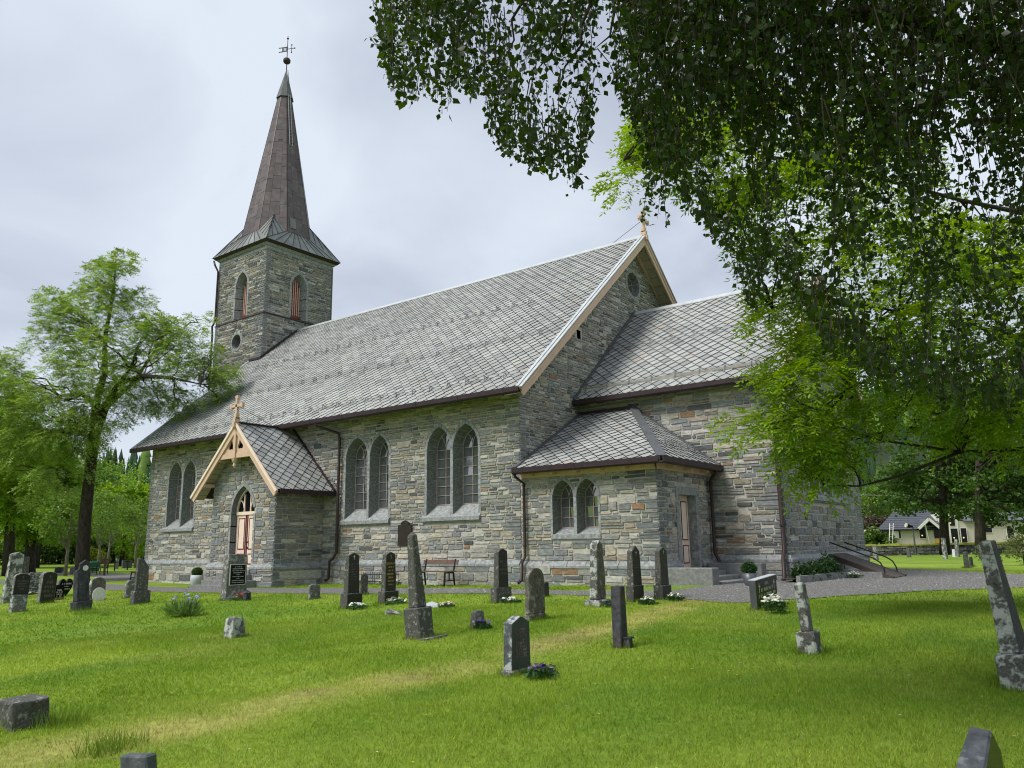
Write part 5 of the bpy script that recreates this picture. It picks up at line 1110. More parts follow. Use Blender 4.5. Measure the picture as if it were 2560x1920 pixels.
# --- far graves: left background and right background
for lab, u, v, b, h, k, m in (('dark wide gravestone beyond the brown wooden cross', 306, 1420, 24, 20, 'flat', 'darkgranite'), ('rounded dark gravestone far behind the heart stone', 138, 1434, 18, 15, 'arch', 'darkslate'), ('low brown gravestone next to the young pale tree', 153, 1432, 12, 13, 'flat', 'granite'),
        ('small grey stone just right of the young pale tree', 176, 1436, 9, 18, 'flat', 'granite'), ('grey stone against the church plinth far left', 289, 1422, 7, 26, 'round', 'granite'), ('low dark stone behind the left cluster', 118, 1440, 22, 10, 'flat', 'darkslate')):
    Grave(lab, u, v, 3, b).shaft(k, 3, b, 3, b, h, (m,), bev=.01)
for lab, u, v, a, b, h, k, m in (('slim grey post stone nearest the chancel corner, right background', 2194, 1401, 11, 4, 37, 'flat', 'granite'), ('low grey stone left of the lamp post', 2276, 1393, 9, 3, 22, 'flat', 'darkgranite'), ('tall stone with pale streak in front of the thick trunk', 2366, 1397, 9, 5, 53, 'flat', 'lichen'),
        ('white box-like stone right of the thick trunk', 2389, 1392, 8, 4, 19, 'flat', 'white'), ('slender leaning post stone by the white box stone', 2397, 1392, 8, 4, 45, 'peak', 'granite'), ('dark upright post stone on the far lawn', 2421, 1420, 11, 4, 41, 'flat', 'darkgranite'), ('short dark stone leaning on its taller neighbour', 2431, 1417, 7, 4, 25, 'flat', 'darkslate')):
    Grave(lab, u, v, a, b).shaft(k, a, b, a*.85, b*.8, h, (m,), bev=.02)
# --- wooden / iron grave crosses at the left
for lab, u, v, hp, m in (('brown wooden grave cross in front of the side path', 260, 1439, 52, 'bench'), ('thin dark iron cross left of the church corner', 286, 1427, 28, 'iron'), ('thin dark iron cross nearest the church corner', 318, 1425, 28, 'iron')):
    P = onG(u, v); kx, ky, kz = px_scale(P); h = hp/kz; o = thing('grave_cross', P, lab, 'cross'); w_ = .10 if m == 'bench' else .07
    q = MB(); q.box(-w_/2, w_/2, -w_/2, w_/2, -.1, h); q.build('post', m, o); q = MB(); q.box(-w_*.45, w_*.45, -h*.26, h*.26, h*.72, h*.72+w_); q.build('arm', m, o)
# ================================================================== BENCHES, PLANTERS, FENCE, RAMP
def bench(loc, rz, ln, label, back=True):
    o = thing('bench', loc, label, 'bench'); o.rotation_euler = (0, 0, rz)
    for k in range(3): q = MB(); q.box(-ln/2, ln/2, -.22+.15*k, -.09+.15*k, .43, .46); q.build('seat_slat', 'bench', o)
    if back:
        q = MB(); q.hexa([(-ln/2, .26, .66), (ln/2, .26, .66), (ln/2, .29, .66), (-ln/2, .29, .66), (-ln/2, .30, .80), (ln/2, .30, .80), (ln/2, .33, .80), (-ln/2, .33, .80)]); q.build('back_slat', 'bench', o)
    for s in (-1, 1):
        x = s*(ln/2-.12); q = MB(); q.beam((x, -.20, .43), (x, -.24, 0), .04, .04); q.beam((x, .2, .43), (x, .26, 0), .04, .04); q.beam((x, -.22, .41), (x, .22, .41), .04, .04); q.beam((x, -.22, .16), (x, .24, .16), .03, .03); q.beam((x, 0, .16), (x, 0, .41), .03, .03)
        if back: q.beam((x, .2, .42), (x, .31, .82), .04, .04)
        q.build('leg_frame', 'iron', o)
    return o
bench((19.85, -1.0, float(ground(19.5, -1))+.02), 0, 1.5, 'brown wooden bench with iron legs against the nave wall')
P = onG(360, 1452); bench((P[0], P[1], P[2]), rad(8), 1.7, 'dark bench on the grass strip near the church corner')
P = onG(245, 1437); bench((P[0], P[1], P[2]), rad(-50), 1.7, 'far dark bench beside the side path')
def leafball(name, parent, c, r, n, col, size, seed, sz=1.0):
    g_ = np.random.default_rng(seed); d = g_.normal(size=(n, 3)); d /= np.linalg.norm(d, axis=1)[:, None]; p = np.array(c)+d*(r*g_.uniform(.82, 1.03, n)[:, None])*np.array((1, 1, sz))
    return leaves(name, parent, p, size, col, g_, 'leaf')
def leaves(name, parent, P, size, col, g_, m='leaf', aspect=.55, droop=0.0, jit=.35, up=None, kind=None, fold=.25, szr=(.7, 1.25)):
    """one folded diamond leaf per point"""
    n = len(P); a = g_.normal(size=(n, 3)); a[:, 2] = a[:, 2]*.6-droop; a /= np.linalg.norm(a, axis=1)[:, None]
    b = np.cross(a, g_.normal(size=(n, 3))); b /= np.linalg.norm(b, axis=1)[:, None]; nn = np.cross(a, b)
    s = (size*g_.uniform(*szr, n))[:, None]; w = s*aspect
    V = np.stack([P, P+a*s*.45+b*w*.5+nn*w*fold, P+a*s, P+a*s*.45-b*w*.5+nn*w*fold], 1).reshape(-1, 3)
    i0 = np.arange(n)*4; Fc = np.concatenate([np.stack([i0, i0+1, i0+2], -1), np.stack([i0, i0+2, i0+3], -1)])
    c = np.array(col)[None]*(1+g_.uniform(-jit, jit, (n, 1)))*(1+g_.uniform(-.08, .08, (n, 3))); c = np.concatenate([c, c])
    o = tri_mesh(name, V, Fc, np.clip(c, 0, 1), m, parent)
    if kind: o['kind'] = kind
    return o
for lab, u, v in (('round clipped bush in a pale pot left of the porch steps', 491, 1466), ('round clipped bush in a pale pot right of the porch steps', 632, 1466)):
    P = onG(u, v); kx, ky, kz = px_scale(P); r = 15/FPX*depth(P); o = thing('planter', P, lab, 'planter')
    q = MB(); q.tube([(0, 0, 0), (0, 0, .06), (0, 0, .28), (0, 0, .44), (0, 0, .44), (0, 0, .38)], [r*.72, r*.92, r*1.05, r*.98, r*.9, r*.88], 20); q.build('pot', 'concrete', o, True)
    leafball('bush', o, (0, 0, .55), .21, 1500, (.035, .085, .012), .045, 3+u, .85); q = MB(); q.sphere((0, 0, .53), .19, 10, 7, sz=.85, col=(.03, .07, .01)); q.build('bush_core', 'conifer', o)
P = onG(1876, 1466); o = thing('planter', P, 'dark grey flowerpot with green plant beside the chancel wall', 'planter'); q = MB(); q.tube([(0, 0, 0), (0, 0, .05), (0, 0, .33), (0, 0, .33), (0, 0, .28)], [.13, .14, .19, .17, .16], 16); q.build('pot', 'rooftile', o, True); leafball('plant', o, (0, 0, .44), .17, 700, (.03, .09, .02), .07, 44)
def blossoms(name, parent, pts, r, cols, g_):
    b = MB()
    for p in pts:
        c = cols[g_.integers(len(cols))]; n = unit(np.array((g_.normal()*.4, g_.normal()*.4, 1)));  a = unit(np.cross(n, (1, .2, 0))); bb = np.cross(n, a); rr = r*g_.uniform(.75, 1.2)
        b.add([p+n*rr*.15]+[p+(a*math.cos(t)+bb*math.sin(t))*rr*(1 if k % 2 else .72)+n*rr*.25 for k, t in enumerate([2*math.pi*k/10 for k in range(10)])], [(0, 1+k, 1+(k+1) % 10) for k in range(10)], c)
    o = b.build(name, 'flower', parent); o['kind'] = 'stuff'; return o
def flowers(label, P, r, h, cols, n, size, seed, name='flower_clump', green=(.05, .12, .03), nl=160, stems=False, grassy=False):
    g_ = np.random.default_rng(seed); o = thing(name, (P[0], P[1], float(ground(P[0], P[1]))+.0), label, 'flowers')
    t = g_.uniform(0, 6.28, nl); q = r*np.sqrt(g_.uniform(0, 1, nl)); pts = np.stack([q*np.cos(t), q*np.sin(t), h*g_.uniform(.1, .85, nl)*(1-.4*q/r)], -1); lf_ = leaves('leaves', o, pts*np.array((1, 1, .55)), .22, green, g_, droop=-1.3, aspect=.10) if grassy else leaves('leaves', o, pts, .075, green, g_); lf_['kind'] = 'stuff'
    t = g_.uniform(0, 6.28, n); q = r*np.sqrt(g_.uniform(0, 1, n)); pts = np.stack([q*np.cos(t), q*np.sin(t), h*(.75+.3*g_.uniform(0, 1, n))*(1-.3*(q/r)**2)], -1); blossoms('blossoms', o, pts, size, cols, g_)
    if stems:
        b = MB()
        for p in pts: b.tube([(p[0]*.5, p[1]*.5, 0), p], .004, 3, cap=False)
        b.build('stems', 'twig', o)['kind'] = 'stuff'
    return o
WH = [(.80, .80, .74), (.78, .78, .70), (.74, .74, .66)]; PU = [(.10, .04, .24), (.16, .07, .34), (.30, .22, .45), (.05, .02, .10)]; PK = [(.70, .45, .42), (.75, .68, .62)]
flowers('white daisies at the foot of the white-cross gravestone', onG(892, 1523), .20, .14, WH, 26, .035, 1)
flowers('white daisies at the foot of the gold-lettered gravestone', onG(990, 1512), .24, .16, WH+PK[1:], 34, .035, 2)
flowers('white daisies beside the speckled dark gravestone', onG(1276, 1512), .20, .16, WH+PK[1:], 26, .035, 3)
flowers('white daisies right of the pointed dark gravestone', onG(1620, 1511), .16, .15, WH, 24, .03, 4)
flowers('white daisies by the gravestone nearest the door steps', onG(1688, 1501), .16, .15, WH, 24, .03, 5)
flowers('pale pink flowers beside the lying white slab', onG(1117, 1521), .18, .13, PK, 24, .03, 6)
flowers('purple pansies before the small black arched stone', onG(1208, 1575), .14, .16, PU[:2], 14, .035, 7)
flowers('mixed pansies at the foot of the green slate gravestone', onG(1352, 1690), .18, .13, PU+PK[1:], 30, .028, 8)
flowers('dark purple pansies at the white obelisk', onG(1523, 1519), .18, .12, PU[:2]+PU[3:], 24, .03, 9)
flowers('large clump of white daisies before the glossy black gravestone', onG(1938, 1530), .20, .30, WH, 70, .034, 10, nl=260)
flowers('red and pink flowers at the rough granite stone', onG(600, 1502), .26, .18, [(.45, .04, .05), (.6, .18, .2), (.65, .4, .4)], 16, .045, 11)
flowers('red and white flowers before the pale slanting gravestone', onG(76, 1487), .22, .1, WH+[(.35, .04, .03)], 26, .05, 12)
P = onG(456, 1541); o = flowers('tall clump of blue cornflowers growing in the lawn', P, .36, .56, [(.20, .25, .62), (.30, .33, .68)], 22, .042, 13, name='cornflower_clump', green=(.15, .26, .06), nl=700, stems=True, grassy=True)
P = onG(617, 1503); o = thing('grave_lantern', P, 'small dark lantern at the foot of the rough granite stone', 'lantern'); q = MB(); q.box(-.07, .07, -.07, .07, 0, .22); q.build('body', 'darkslate', o); q = MB(); q.add([(-.08, -.08, .22), (.08, -.08, .22), (.08, .08, .22), (-.08, .08, .22), (0, 0, .30)], [(0, 1, 4), (1, 2, 4), (2, 3, 4), (3, 0, 4), (3, 2, 1, 0)]); q.build('roof', 'darkslate', o)
# low iron fence round a plot by the nave wall
o = thing('iron_fence', (16.6, -.7, float(ground(16.6, -.7))), 'low black iron fence with spiked bars around a plot by the nave wall', 'fence')
for z in (.12, .36): q = MB(); q.box(-1.35, 1.35, -.012, .012, z, z+.022); q.build('rail', 'iron', o)
k = -1.33
while k < 1.34:
    q = MB(); q.tube([(k, 0, 0), (k, 0, .42), (k, 0, .48)], [.012, .012, .001], 4); q.build('bar', 'iron', o); k += .115
flowers('white flowers inside the low iron fence, left part', (15.75, -.42), .5, .22, WH, 60, .04, 14); flowers('white flowers inside the low iron fence, right part', (17.3, -.42), .45, .24, WH, 50, .04, 15)
# cellar ramp beside the chancel
rp_ = thing('wooden_ramp', (30.7, 7.6, .1), 'weathered wooden ramp with black tube railings at the chancel end wall', 'ramp'); r0 = np.array(rp_.location)
A0, A1, B0, B1 = np.array((29.8, 7.5, .80)), np.array((29.8, 9.2, .80)), np.array((32.0, 5.75, .13)), np.array((32.0, 7.4, .13))
A0, A1, B0, B1 = [p-r0 for p in (A0, A1, B0, B1)]
for k in range(7):
    s0, s1 = k/7+.008, (k+1)/7-.008; a, b_, c, d = lerp3(A0, A1, s0), lerp3(A0, A1, s1), lerp3(B0, B1, s1), lerp3(B0, B1, s0); dn = np.array((0, 0, -.04)); q = MB(); q.hexa([a+dn, d+dn, c+dn, b_+dn, a, d, c, b_]); q.build('plank', 'wood', rp_)
for A_, B_, e in ((A0, B0, 0), (A1, B1, 1)):
    dn = np.array((0, 0, -.13)); q = MB(); q.beam(A_+dn*.7, B_+dn*.4, .07, .16); q.build('side_beam', 'wood', rp_)
    up = np.array((0, 0, .36)); mid_ = lerp3(A_, B_, .72); q = MB(); q.tube([A_+up, lerp3(A_, B_, .35)+up, mid_+up, lerp3(A_, B_, .82)+up*.85, lerp3(A_, B_, .87)+up*.4, lerp3(A_, B_, .88)], .022, 6); q.build('railing', 'iron', rp_)
# kerb and bed at the chancel
cb = thing('flower_bed_kerb', (30.6, 4.0, .1), 'low stone kerb around the flower bed at the chancel end wall', 'kerb'); c0 = np.array(cb.location)
kp = [(30.35, 2.2), (30.5, 3.4), (30.6, 4.6), (30.75, 5.4), (31.2, 5.6), (31.75, 5.65)]
for a, b_ in zip(kp[:-1], kp[1:]): q = MB(); q.beam(np.array((*a, .17))-c0, np.array((*b_, .17))-c0-unit(np.array((b_[0]-a[0], b_[1]-a[1], 0)))*.02, .12, .24); q.build('kerb_stone', 'stepstone', cb)
q = MB(); q.add([(29.8, 2.3, .2), (30.4, 2.4, .2), (30.55, 3.4, .2), (30.65, 4.6, .2), (30.8, 5.35, .2), (31.4, 5.6, .2), (30.5, 7.4, .2), (29.8, 7.4, .2)], [tuple(range(8))]); tag(q.build('flower_bed', 'soil'), kind='structure')
for k, (x, y, r, h, lab) in enumerate(((30.2, 3.1, .28, .5, 'dark green fern nearest the chancel corner downpipe'), (30.25, 4.1, .38, .55, 'dark green leafy shrub in the middle of the kerbed bed'), (30.35, 5.0, .38, .75, 'taller dark shrub beside the wooden ramp'))):
    o = thing('shrub', (x, y, .15), lab, 'shrub'); g_ = np.random.default_rng(60+k); n = 900; t = g_.uniform(0, 6.28, n); q_ = r*np.sqrt(g_.uniform(0, 1, n)); leaves('foliage', o, np.stack([q_*np.cos(t), q_*np.sin(t), h*g_.uniform(.05, 1, n)*(1-.5*q_/r)], -1), .11, (.03, .075, .018), g_); q = MB(); q.tube([(0, 0, 0), (.02, 0, h*.7)], .015, 5); q.build('stem', 'twig', o)
flowers('white flowers at the near end of the kerbed bed', (30.42, 3.5), .16, .16, WH, 22, .035, 71); flowers('white flowers in the middle of the kerbed bed', (30.5, 4.5), .14, .16, WH, 16, .035, 72); flowers('white flowers below the wooden ramp', (30.95, 5.45), .18, .2, WH, 26, .04, 73)
# ================================================================== VEGETATION
def inpoly(P, poly):
    x, y = P[:, 0], P[:, 1]; r = np.zeros(len(P), bool); n = len(poly)
    for i in range(n):
        x0, y0 = poly[i]; x1, y1 = poly[(i+1) % n]; c = ((y0 > y) != (y1 > y)); t = (x1-x0)*(y-y0)/((y1-y0) if y1 != y0 else 1e-9)+x0; r ^= c & (x < t)
    return r
def atv(u, v, d):     # vectorised pixel+distance -> world
    q = Fv[None]+Rv[None]*((np.asarray(u)-1280)/FPX)[:, None]+Uv[None]*((960-np.asarray(v))/FPX)[:, None]; return CAM[None]+q*np.asarray(d)[:, None]
def sample_poly(poly, n, g_):
    p = np.array(poly, float); lo, hi = p.min(0), p.max(0); out = np.zeros((0, 2))
    while len(out) < n: q = g_.uniform(lo, hi, (n*2, 2)); out = np.concatenate([out, q[inpoly(q, poly)]])
    return out[:n]
def edge_dist(P, poly):
    d = np.full(len(P), 1e9); n = len(poly)
    for i in range(n):
        a = np.array(poly[i], float); b = np.array(poly[(i+1) % n], float); ab = b-a; t = np.clip(((P-a)@ab)/(ab@ab), 0, 1); d = np.minimum(d, np.linalg.norm(P-(a+t[:, None]*ab), axis=1))
    return d
def pinnate(name, parent, B, D, Lr, k, ll, lw, col, g_, droop=.5, jit=.3):
    """compound leaves: B base points, D directions, rachis length, k leaflet pairs"""
    n = len(B); D = D/np.linalg.norm(D, axis=1)[:, None]; S_ = np.cross(D, np.array((0, 0, 1.0))+g_.normal(size=(n, 3))*.35); S_ /= np.linalg.norm(S_, axis=1)[:, None]; N_ = np.cross(S_, D)
    Ls = Lr*g_.uniform(.75, 1.25, n); Vs = []; cs = []; base_c = np.array(col)[None]*(1+g_.uniform(-jit, jit, (n, 1)))*(1+g_.uniform(-.06, .06, (n, 3)))
    for j in range(2*k+1):
        t = (j//2+.7)/k if j < 2*k else 1.0; sg = 1 if j % 2 else -1
        p = B+D*(Ls*t)[:, None]+np.array((0, 0, -1.0))*(droop*Ls*t*t)[:, None]
        a = (D*.55+S_*sg*.85) if j < 2*k else D; a = a+np.array((0, 0, -.45*droop))+g_.normal(size=(n, 3))*.15; a /= np.linalg.norm(a, axis=1)[:, None]
        b = np.cross(a, N_+g_.normal(size=(n, 3))*.3); b /= np.linalg.norm(b, axis=1)[:, None]; l = (ll*g_.uniform(.8, 1.15, n))[:, None]; nn = np.cross(a, b)
        Vs.append(np.stack([p, p+a*l*.45+b*lw*.5+nn*lw*.12, p+a*l, p+a*l*.45-b*lw*.5+nn*lw*.12], 1)); cs.append(base_c*(1+g_.uniform(-.1, .1, (n, 1))))
    V = np.concatenate(Vs).reshape(-1, 3); m = len(V)//4; i0 = np.arange(m)*4; c = np.clip(np.concatenate(cs), 0, 1)
    return tri_mesh(name, V, np.concatenate([np.stack([i0, i0+1, i0+2], -1), np.stack([i0, i0+2, i0+3], -1)]), np.concatenate([c, c]), 'leaf', parent)
def curve(a, b, n=6, sag=0.0, wob=.1, r=rnd):
    a = np.array(a, float); b = np.array(b, float); L_ = np.linalg.norm(b-a); o = [a]
    for i in range(1, n): t = i/n; o.append(a+(b-a)*t+np.array((r.uniform(-1, 1), r.uniform(-1, 1), r.uniform(-.6, .6)))*wob*L_*.25+np.array((0, 0, -sag*L_*4*t*(1-t))))
    return o+[b]
def trunk_mesh(name, parent, trunks, branches, m='bark', n=9):
    q = MB()
    for pts, rr in trunks: q.tube(pts, rr, n)
    for pts, rr in branches: q.tube(pts, rr, 5, cap=False)
    return q.build(name, m, parent, True)
def broad_tree(label, base, h, cr, col, nleaf, size, seed, trunk_r=.2, name='broadleaf_tree', group=None, clear=.25, bark='bark', squash=1.0, cat='tree'):
    g_ = np.random.default_rng(seed); r = random.Random(seed); o = thing(name, base, label, cat, group); z0 = h*clear
    ncl = 26; cl = []
    for k in range(ncl):
        t = g_.uniform(0, 1); ang = g_.uniform(0, 6.28); zz_ = z0+(h-z0)*(.08+.86*t); prof = math.sin(math.pi*(.12+.80*t))**.8; rr = cr*prof*math.sqrt(g_.uniform(.05, 1)); cl.append((rr*math.cos(ang), rr*math.sin(ang), zz_, cr*g_.uniform(.26, .42)))
    per = nleaf//ncl; pts = []
    for c in cl:
        d = g_.normal(size=(per, 3)); d /= np.linalg.norm(d, axis=1)[:, None]; pts.append(np.array(c[:3])+d*(c[3]*g_.uniform(.35, 1.08, per)**.6)[:, None]*np.array((1, 1, .8*squash)))
    leaves('crown', o, np.concatenate(pts), size, col, g_, jit=.38, aspect=.75, kind='stuff')
    tp = [(0, 0, -.2), (r.uniform(-.1, .1), r.uniform(-.1, .1), h*.25), (r.uniform(-.3, .3), r.uniform(-.3, .3), h*.55), (r.uniform(-.4, .4), r.uniform(-.4, .4), h*.85)]
    br = [(curve(np.array(tp[1])*(1-s)+np.array(tp[2])*s, c[:3], 4, .05, .3, r), [trunk_r*.35, trunk_r*.26, trunk_r*.18, trunk_r*.1, .02]) for c in cl[:16] for s in (r.uniform(0, 1),)]
    trunk_mesh('trunk', o, [(tp, [trunk_r*1.25, trunk_r, trunk_r*.7, trunk_r*.2])], br, bark); return o
def outline_tree(label, poly, d0, thick, base_pts, base_r, nleaf, col, seed, name, leafkw, joint, ncl=70, bark='bark', sparse=.5, clr=.9, droop=.5, jit=.3, group=None, extra=(), nbr=45):
    """tree whose crown fills a silhouette traced at its own distance, with real depth"""
    g_ = np.random.default_rng(seed); r = random.Random(seed); o = thing(name, base_pts[0], label, 'tree', group); b0 = np.array(o.location)
    P = sample_poly(poly, ncl*3, g_); ed = edge_dist(P, poly); keep = g_.uniform(0, 1, len(P)) < (sparse+(1-sparse)*np.clip(ed/90, 0, 1)); P, ed = P[keep][:ncl], ed[keep][:ncl]
    k = np.clip(ed/160, .15, 1); dd = d0+g_.uniform(-1, 1, len(P))*thick*k; C3 = atv(P[:, 0], P[:, 1], dd); rc = np.minimum(clr, .35+ed*d0/FPX*.8)
    per = nleaf//len(C3); B = []; Dd = []
    for c, rr in zip(C3, rc):
        d = g_.normal(size=(per, 3)); d /= np.linalg.norm(d, axis=1)[:, None]; q = (rr*g_.uniform(.1, 1, per)**.5)[:, None]; p = c+d*q*np.array((1.15, 1.15, .7)); B.append(p); a = d*np.array((1, 1, .4))+(c-np.array(joint))*.12/max(1, np.linalg.norm(c-np.array(joint)))*3; Dd.append(a)
    pinnate('crown', o, np.concatenate(B)-b0, np.concatenate(Dd), col=col, g_=g_, droop=droop, jit=jit, **leafkw)['kind'] = 'stuff'
    tr = [([np.array(p)-b0 for p in base_pts], base_r)]
    for pts, rr in extra: tr.append(([np.array(p)-b0 for p in pts], rr))
    allp = [np.array(p) for pts, _ in [(base_pts, 0)]+list(extra) for p in pts[1:]]
    br = []
    for c in C3[:nbr]:
        s = min(allp, key=lambda p: np.linalg.norm(p-c)+.5*max(0, p[2]-c[2])); L_ = np.linalg.norm(c-s); r0_ = base_r[0]*min(.28, .05+.022*L_); pts = curve(s, c, 6, -.04, .35, r); br.append(([p-b0 for p in pts], list(np.linspace(r0_, r0_*.15, 7))))
        for _ in range(3):
            a = pts[r.choice((2, 3, 4))]; e2 = c+np.array((r.uniform(-1, 1), r.uniform(-1, 1), r.uniform(-.7, .7)))*clr*.9; br.append(([p-b0 for p in curve(a, e2, 4, 0, .3, r)], list(np.linspace(r0_*.4, r0_*.08, 5))))
    trunk_mesh('trunk', o, tr, br, bark); return o
# --- large ash at the left
dA = 40.0; gA = lambda u, v, k=0: at(u, v, dA+k)
b0_ = gA(205, 1450); tp_ = [gA(204, 1456), gA(207, 1380), gA(213, 1290), gA(224, 1190), gA(238, 1090), gA(262, 1020), gA(300, 955, -1), gA(325, 925, -1)]
ex = (([gA(226, 1185), gA(232, 1080, 1), gA(240, 1010, 1.5), gA(262, 930, 1), gA(262, 850, 0), gA(285, 720, 0), gA(290, 640, 0)], [.26, .23, .20, .15, .11, .06, .02]),
      ([gA(240, 1012), gA(205, 985, 1.5), gA(150, 990, 2), gA(110, 1010, 2.5)], [.16, .12, .09, .04]), ([gA(300, 955, -1), gA(360, 940, -2), gA(430, 945, -2.5), (gA(500, 960, -2.5))], [.15, .11, .075, .02]), ([gA(262, 1020), gA(330, 960, 2), gA(400, 860, 2.5), gA(460, 820, 2.5)], [.15, .10, .07, .02]))
ASHL = [(283, 622), (215, 640), (165, 690), (120, 730), (55, 728), (70, 760), (110, 790), (90, 850), (40, 880), (-40, 900), (-90, 1000), (-60, 1120), (10, 1180), (60, 1250), (140, 1260), (200, 1200), (250, 1130), (290, 1060), (350, 1030), (430, 1030), (510, 1060), (585, 1030), (590, 960), (585, 905), (540, 880), (525, 830), (520, 770), (470, 790), (430, 755), (380, 735), (385, 680), (350, 690), (320, 630)]
outline_tree('large ash tree with dark trunk left of the church', ASHL, dA-.5, 2.6, tp_, [.38, .33, .30, .27, .23, .20, .14, .05], 16500, (.24, .36, .065), 3, 'ash_tree', dict(Lr=.28, k=3, ll=.15, lw=.050), gA(250, 960), ncl=300, extra=ex, sparse=.62, clr=.60, nbr=110, jit=.45)
# --- trees at the left edge, fresh green
for k, (lab, u, d, hp, cp, poly) in enumerate((('bright green tree with dark trunk at the left picture edge', 20, 50, 0, 0, [(-120, 960), (-40, 900), (60, 960), (90, 1050), (120, 1150), (110, 1290), (60, 1330), (-30, 1340), (-120, 1300)]),
        ('bright green tree with slim dark trunk just left of the large ash', 73, 55, 0, 0, [(20, 1080), (90, 1060), (170, 1110), (190, 1200), (180, 1300), (120, 1345), (40, 1345), (0, 1250)]))):
    gg = lambda u_, v_, q=0: at(u_, v_, d+q)
    outline_tree(lab, poly, d, 3.0, [gg(u, 1442), gg(u+2, 1380), gg(u+6, 1300), gg(u+8, 1200), gg(u+10, 1100)], [.40, .34, .28, .22, .06], 7500, (.21, .36, .03), 20+k, 'ash_tree', dict(Lr=.34, k=3, ll=.22, lw=.075), gg(u+6, 1250), ncl=75, sparse=.5, clr=.9, nbr=34, jit=.4)
# young pale-barked trees
for lab, u, v, h, cr in (('young tree with pale forked trunk behind the heart-shaped stone', 163, 1441, 5.0, 1.9), ('slim pale-barked young tree right of the ash trunk', 243, 1425, 6.0, 1.9), ('slim pale-barked young tree near the lilac', 268, 1420, 6.5, 2.0), ('young tree with thin trunk nearest the church corner', 338, 1420, 6.0, 2.0)):
    P = onG(u, v); broad_tree(lab, P, h, cr, (.15, .26, .04), 2200, .17, u, .09, 'young_tree', clear=.42, bark='palebark')
# background trees left of the church
bgl = [(-70, 70, 12, 5), (20, 92, 13, 6), (95, 74, 10, 4.6), (150, 100, 14, 6.0), (205, 82, 11, 5), (262, 104, 12, 6.0), (305, 80, 8.0, 4.2), (352, 96, 9.0, 4.6), (400, 112, 10, 5), (-10, 120, 16, 7), (120, 125, 17, 7), (240, 130, 17, 7), (330, 128, 10, 5.4), (455, 130, 9, 5)]
for k, (u, d, h, cr) in enumerate(bgl):
    p = at(u, 1385, d); p[2] = -.3
    lab = ['light green', 'fresh green', 'mid green', 'yellow-green', 'deep green'][k % 5]
    col = [(.19, .34, .03), (.22, .37, .03), (.14, .26, .03), (.25, .37, .035), (.085, .18, .025)][k % 5]
    place = ['at the picture edge', 'behind the left graves', 'behind the slim trunk', 'between the two dark trunks', 'just right of the ash trunk', 'behind the brown wooden cross', 'near the church corner', 'beside the nave west end', 'hidden behind the nave corner', 'far behind at the left edge', 'far behind the heart stone', 'far behind the ash trunk', 'far behind the church corner', 'far behind the nave'][k]
    broad_tree(f'{lab} background tree {place}', p, h, cr, col, 5200, .36, 100+k, .2, clear=.10, group='background trees left of the church')
P = onG(340, 1412); broad_tree('lilac bush with pale purple blossom at the church corner', P, 2.2, .9, (.06, .11, .03), 700, .14, 91, .04, 'lilac_bush', clear=.1, cat='bush'); 
lo = [o for o in COL.objects if o.name == 'lilac_bush'][0]; g_ = np.random.default_rng(92); d = g_.normal(size=(240, 3)); d /= np.linalg.norm(d, axis=1)[:, None]; leaves('blossom', lo, np.array((0, 0, 1.5))+d*np.array((.85, .85, .6)), .16, (.36, .24, .36), g_, 'flower', .9)['kind'] = 'stuff'
P = onG(232, 1418); broad_tree('yellow-green low shrub beside the ash trunk', P, 1.7, 1.3, (.26, .30, .03), 1200, .16, 93, .05, 'shrub', clear=.05, cat='shrub')
P = onG(233, 1428); o = thing('waste_container', P, 'small green plastic bin beside the ash trunk', 'bin'); q = MB(); q.hexa([(-.28, -.28, 0), (.28, -.28, 0), (.28, .28, 0), (-.28, .28, 0), (-.36, -.36, .62), (.36, -.36, .62), (.36, .36, .62), (-.36, .36, .62)]); q.build('body', 'green', o); q = MB(); q.hexa([(-.39, -.39, .62), (.39, -.39, .62), (.39, .39, .62), (-.39, .39, .62), (-.3, -.34, .74), (.3, -.34, .74), (.3, .34, .74), (-.3, .34, .74)]); q.build('lid', 'green', o)
for k, (u, d, h, cr) in enumerate(((-90, 100, 4.5, 4), (-20, 96, 4.2, 4), (50, 104, 4.6, 4.2), (115, 98, 4.0, 4), (170, 106, 4.6, 4.2), (228, 100, 4.2, 4), (285, 108, 4.8, 4.2), (340, 104, 4.4, 4), (395, 112, 4.6, 4))):
    p = at(u, 1385, d); p[2] = -.4; broad_tree(['dark dense bush low behind the left graves at the picture edge', 'dark dense bush behind the two left trunks', 'dark dense bush behind the pale slanting stone', 'dark dense bush behind the young pale tree', 'dark dense bush left of the ash trunk', 'dark dense bush right of the ash trunk', 'dark dense bush behind the brown cross', 'dark dense bush behind the lilac', 'dark dense bush behind the nave corner'][k], p, h, cr, (.05, .10, .02), 2600, .34, 150+k, .1, 'bush', clear=0.0, group='hedge bushes left of the church', cat='bush')
o = thing('overhead_cable', at(2100, 1237, 95), 'thin pale overhead cable strung behind the chancel corner', 'cable'); q = MB(); c0_ = np.array(o.location); q.tube([at(u_, v_, 95)-c0_ for u_, v_ in ((2100, 1235), (2180, 1238), (2260, 1239), (2400, 1236))], .03, 4); q.build('cable', 'steel', o)
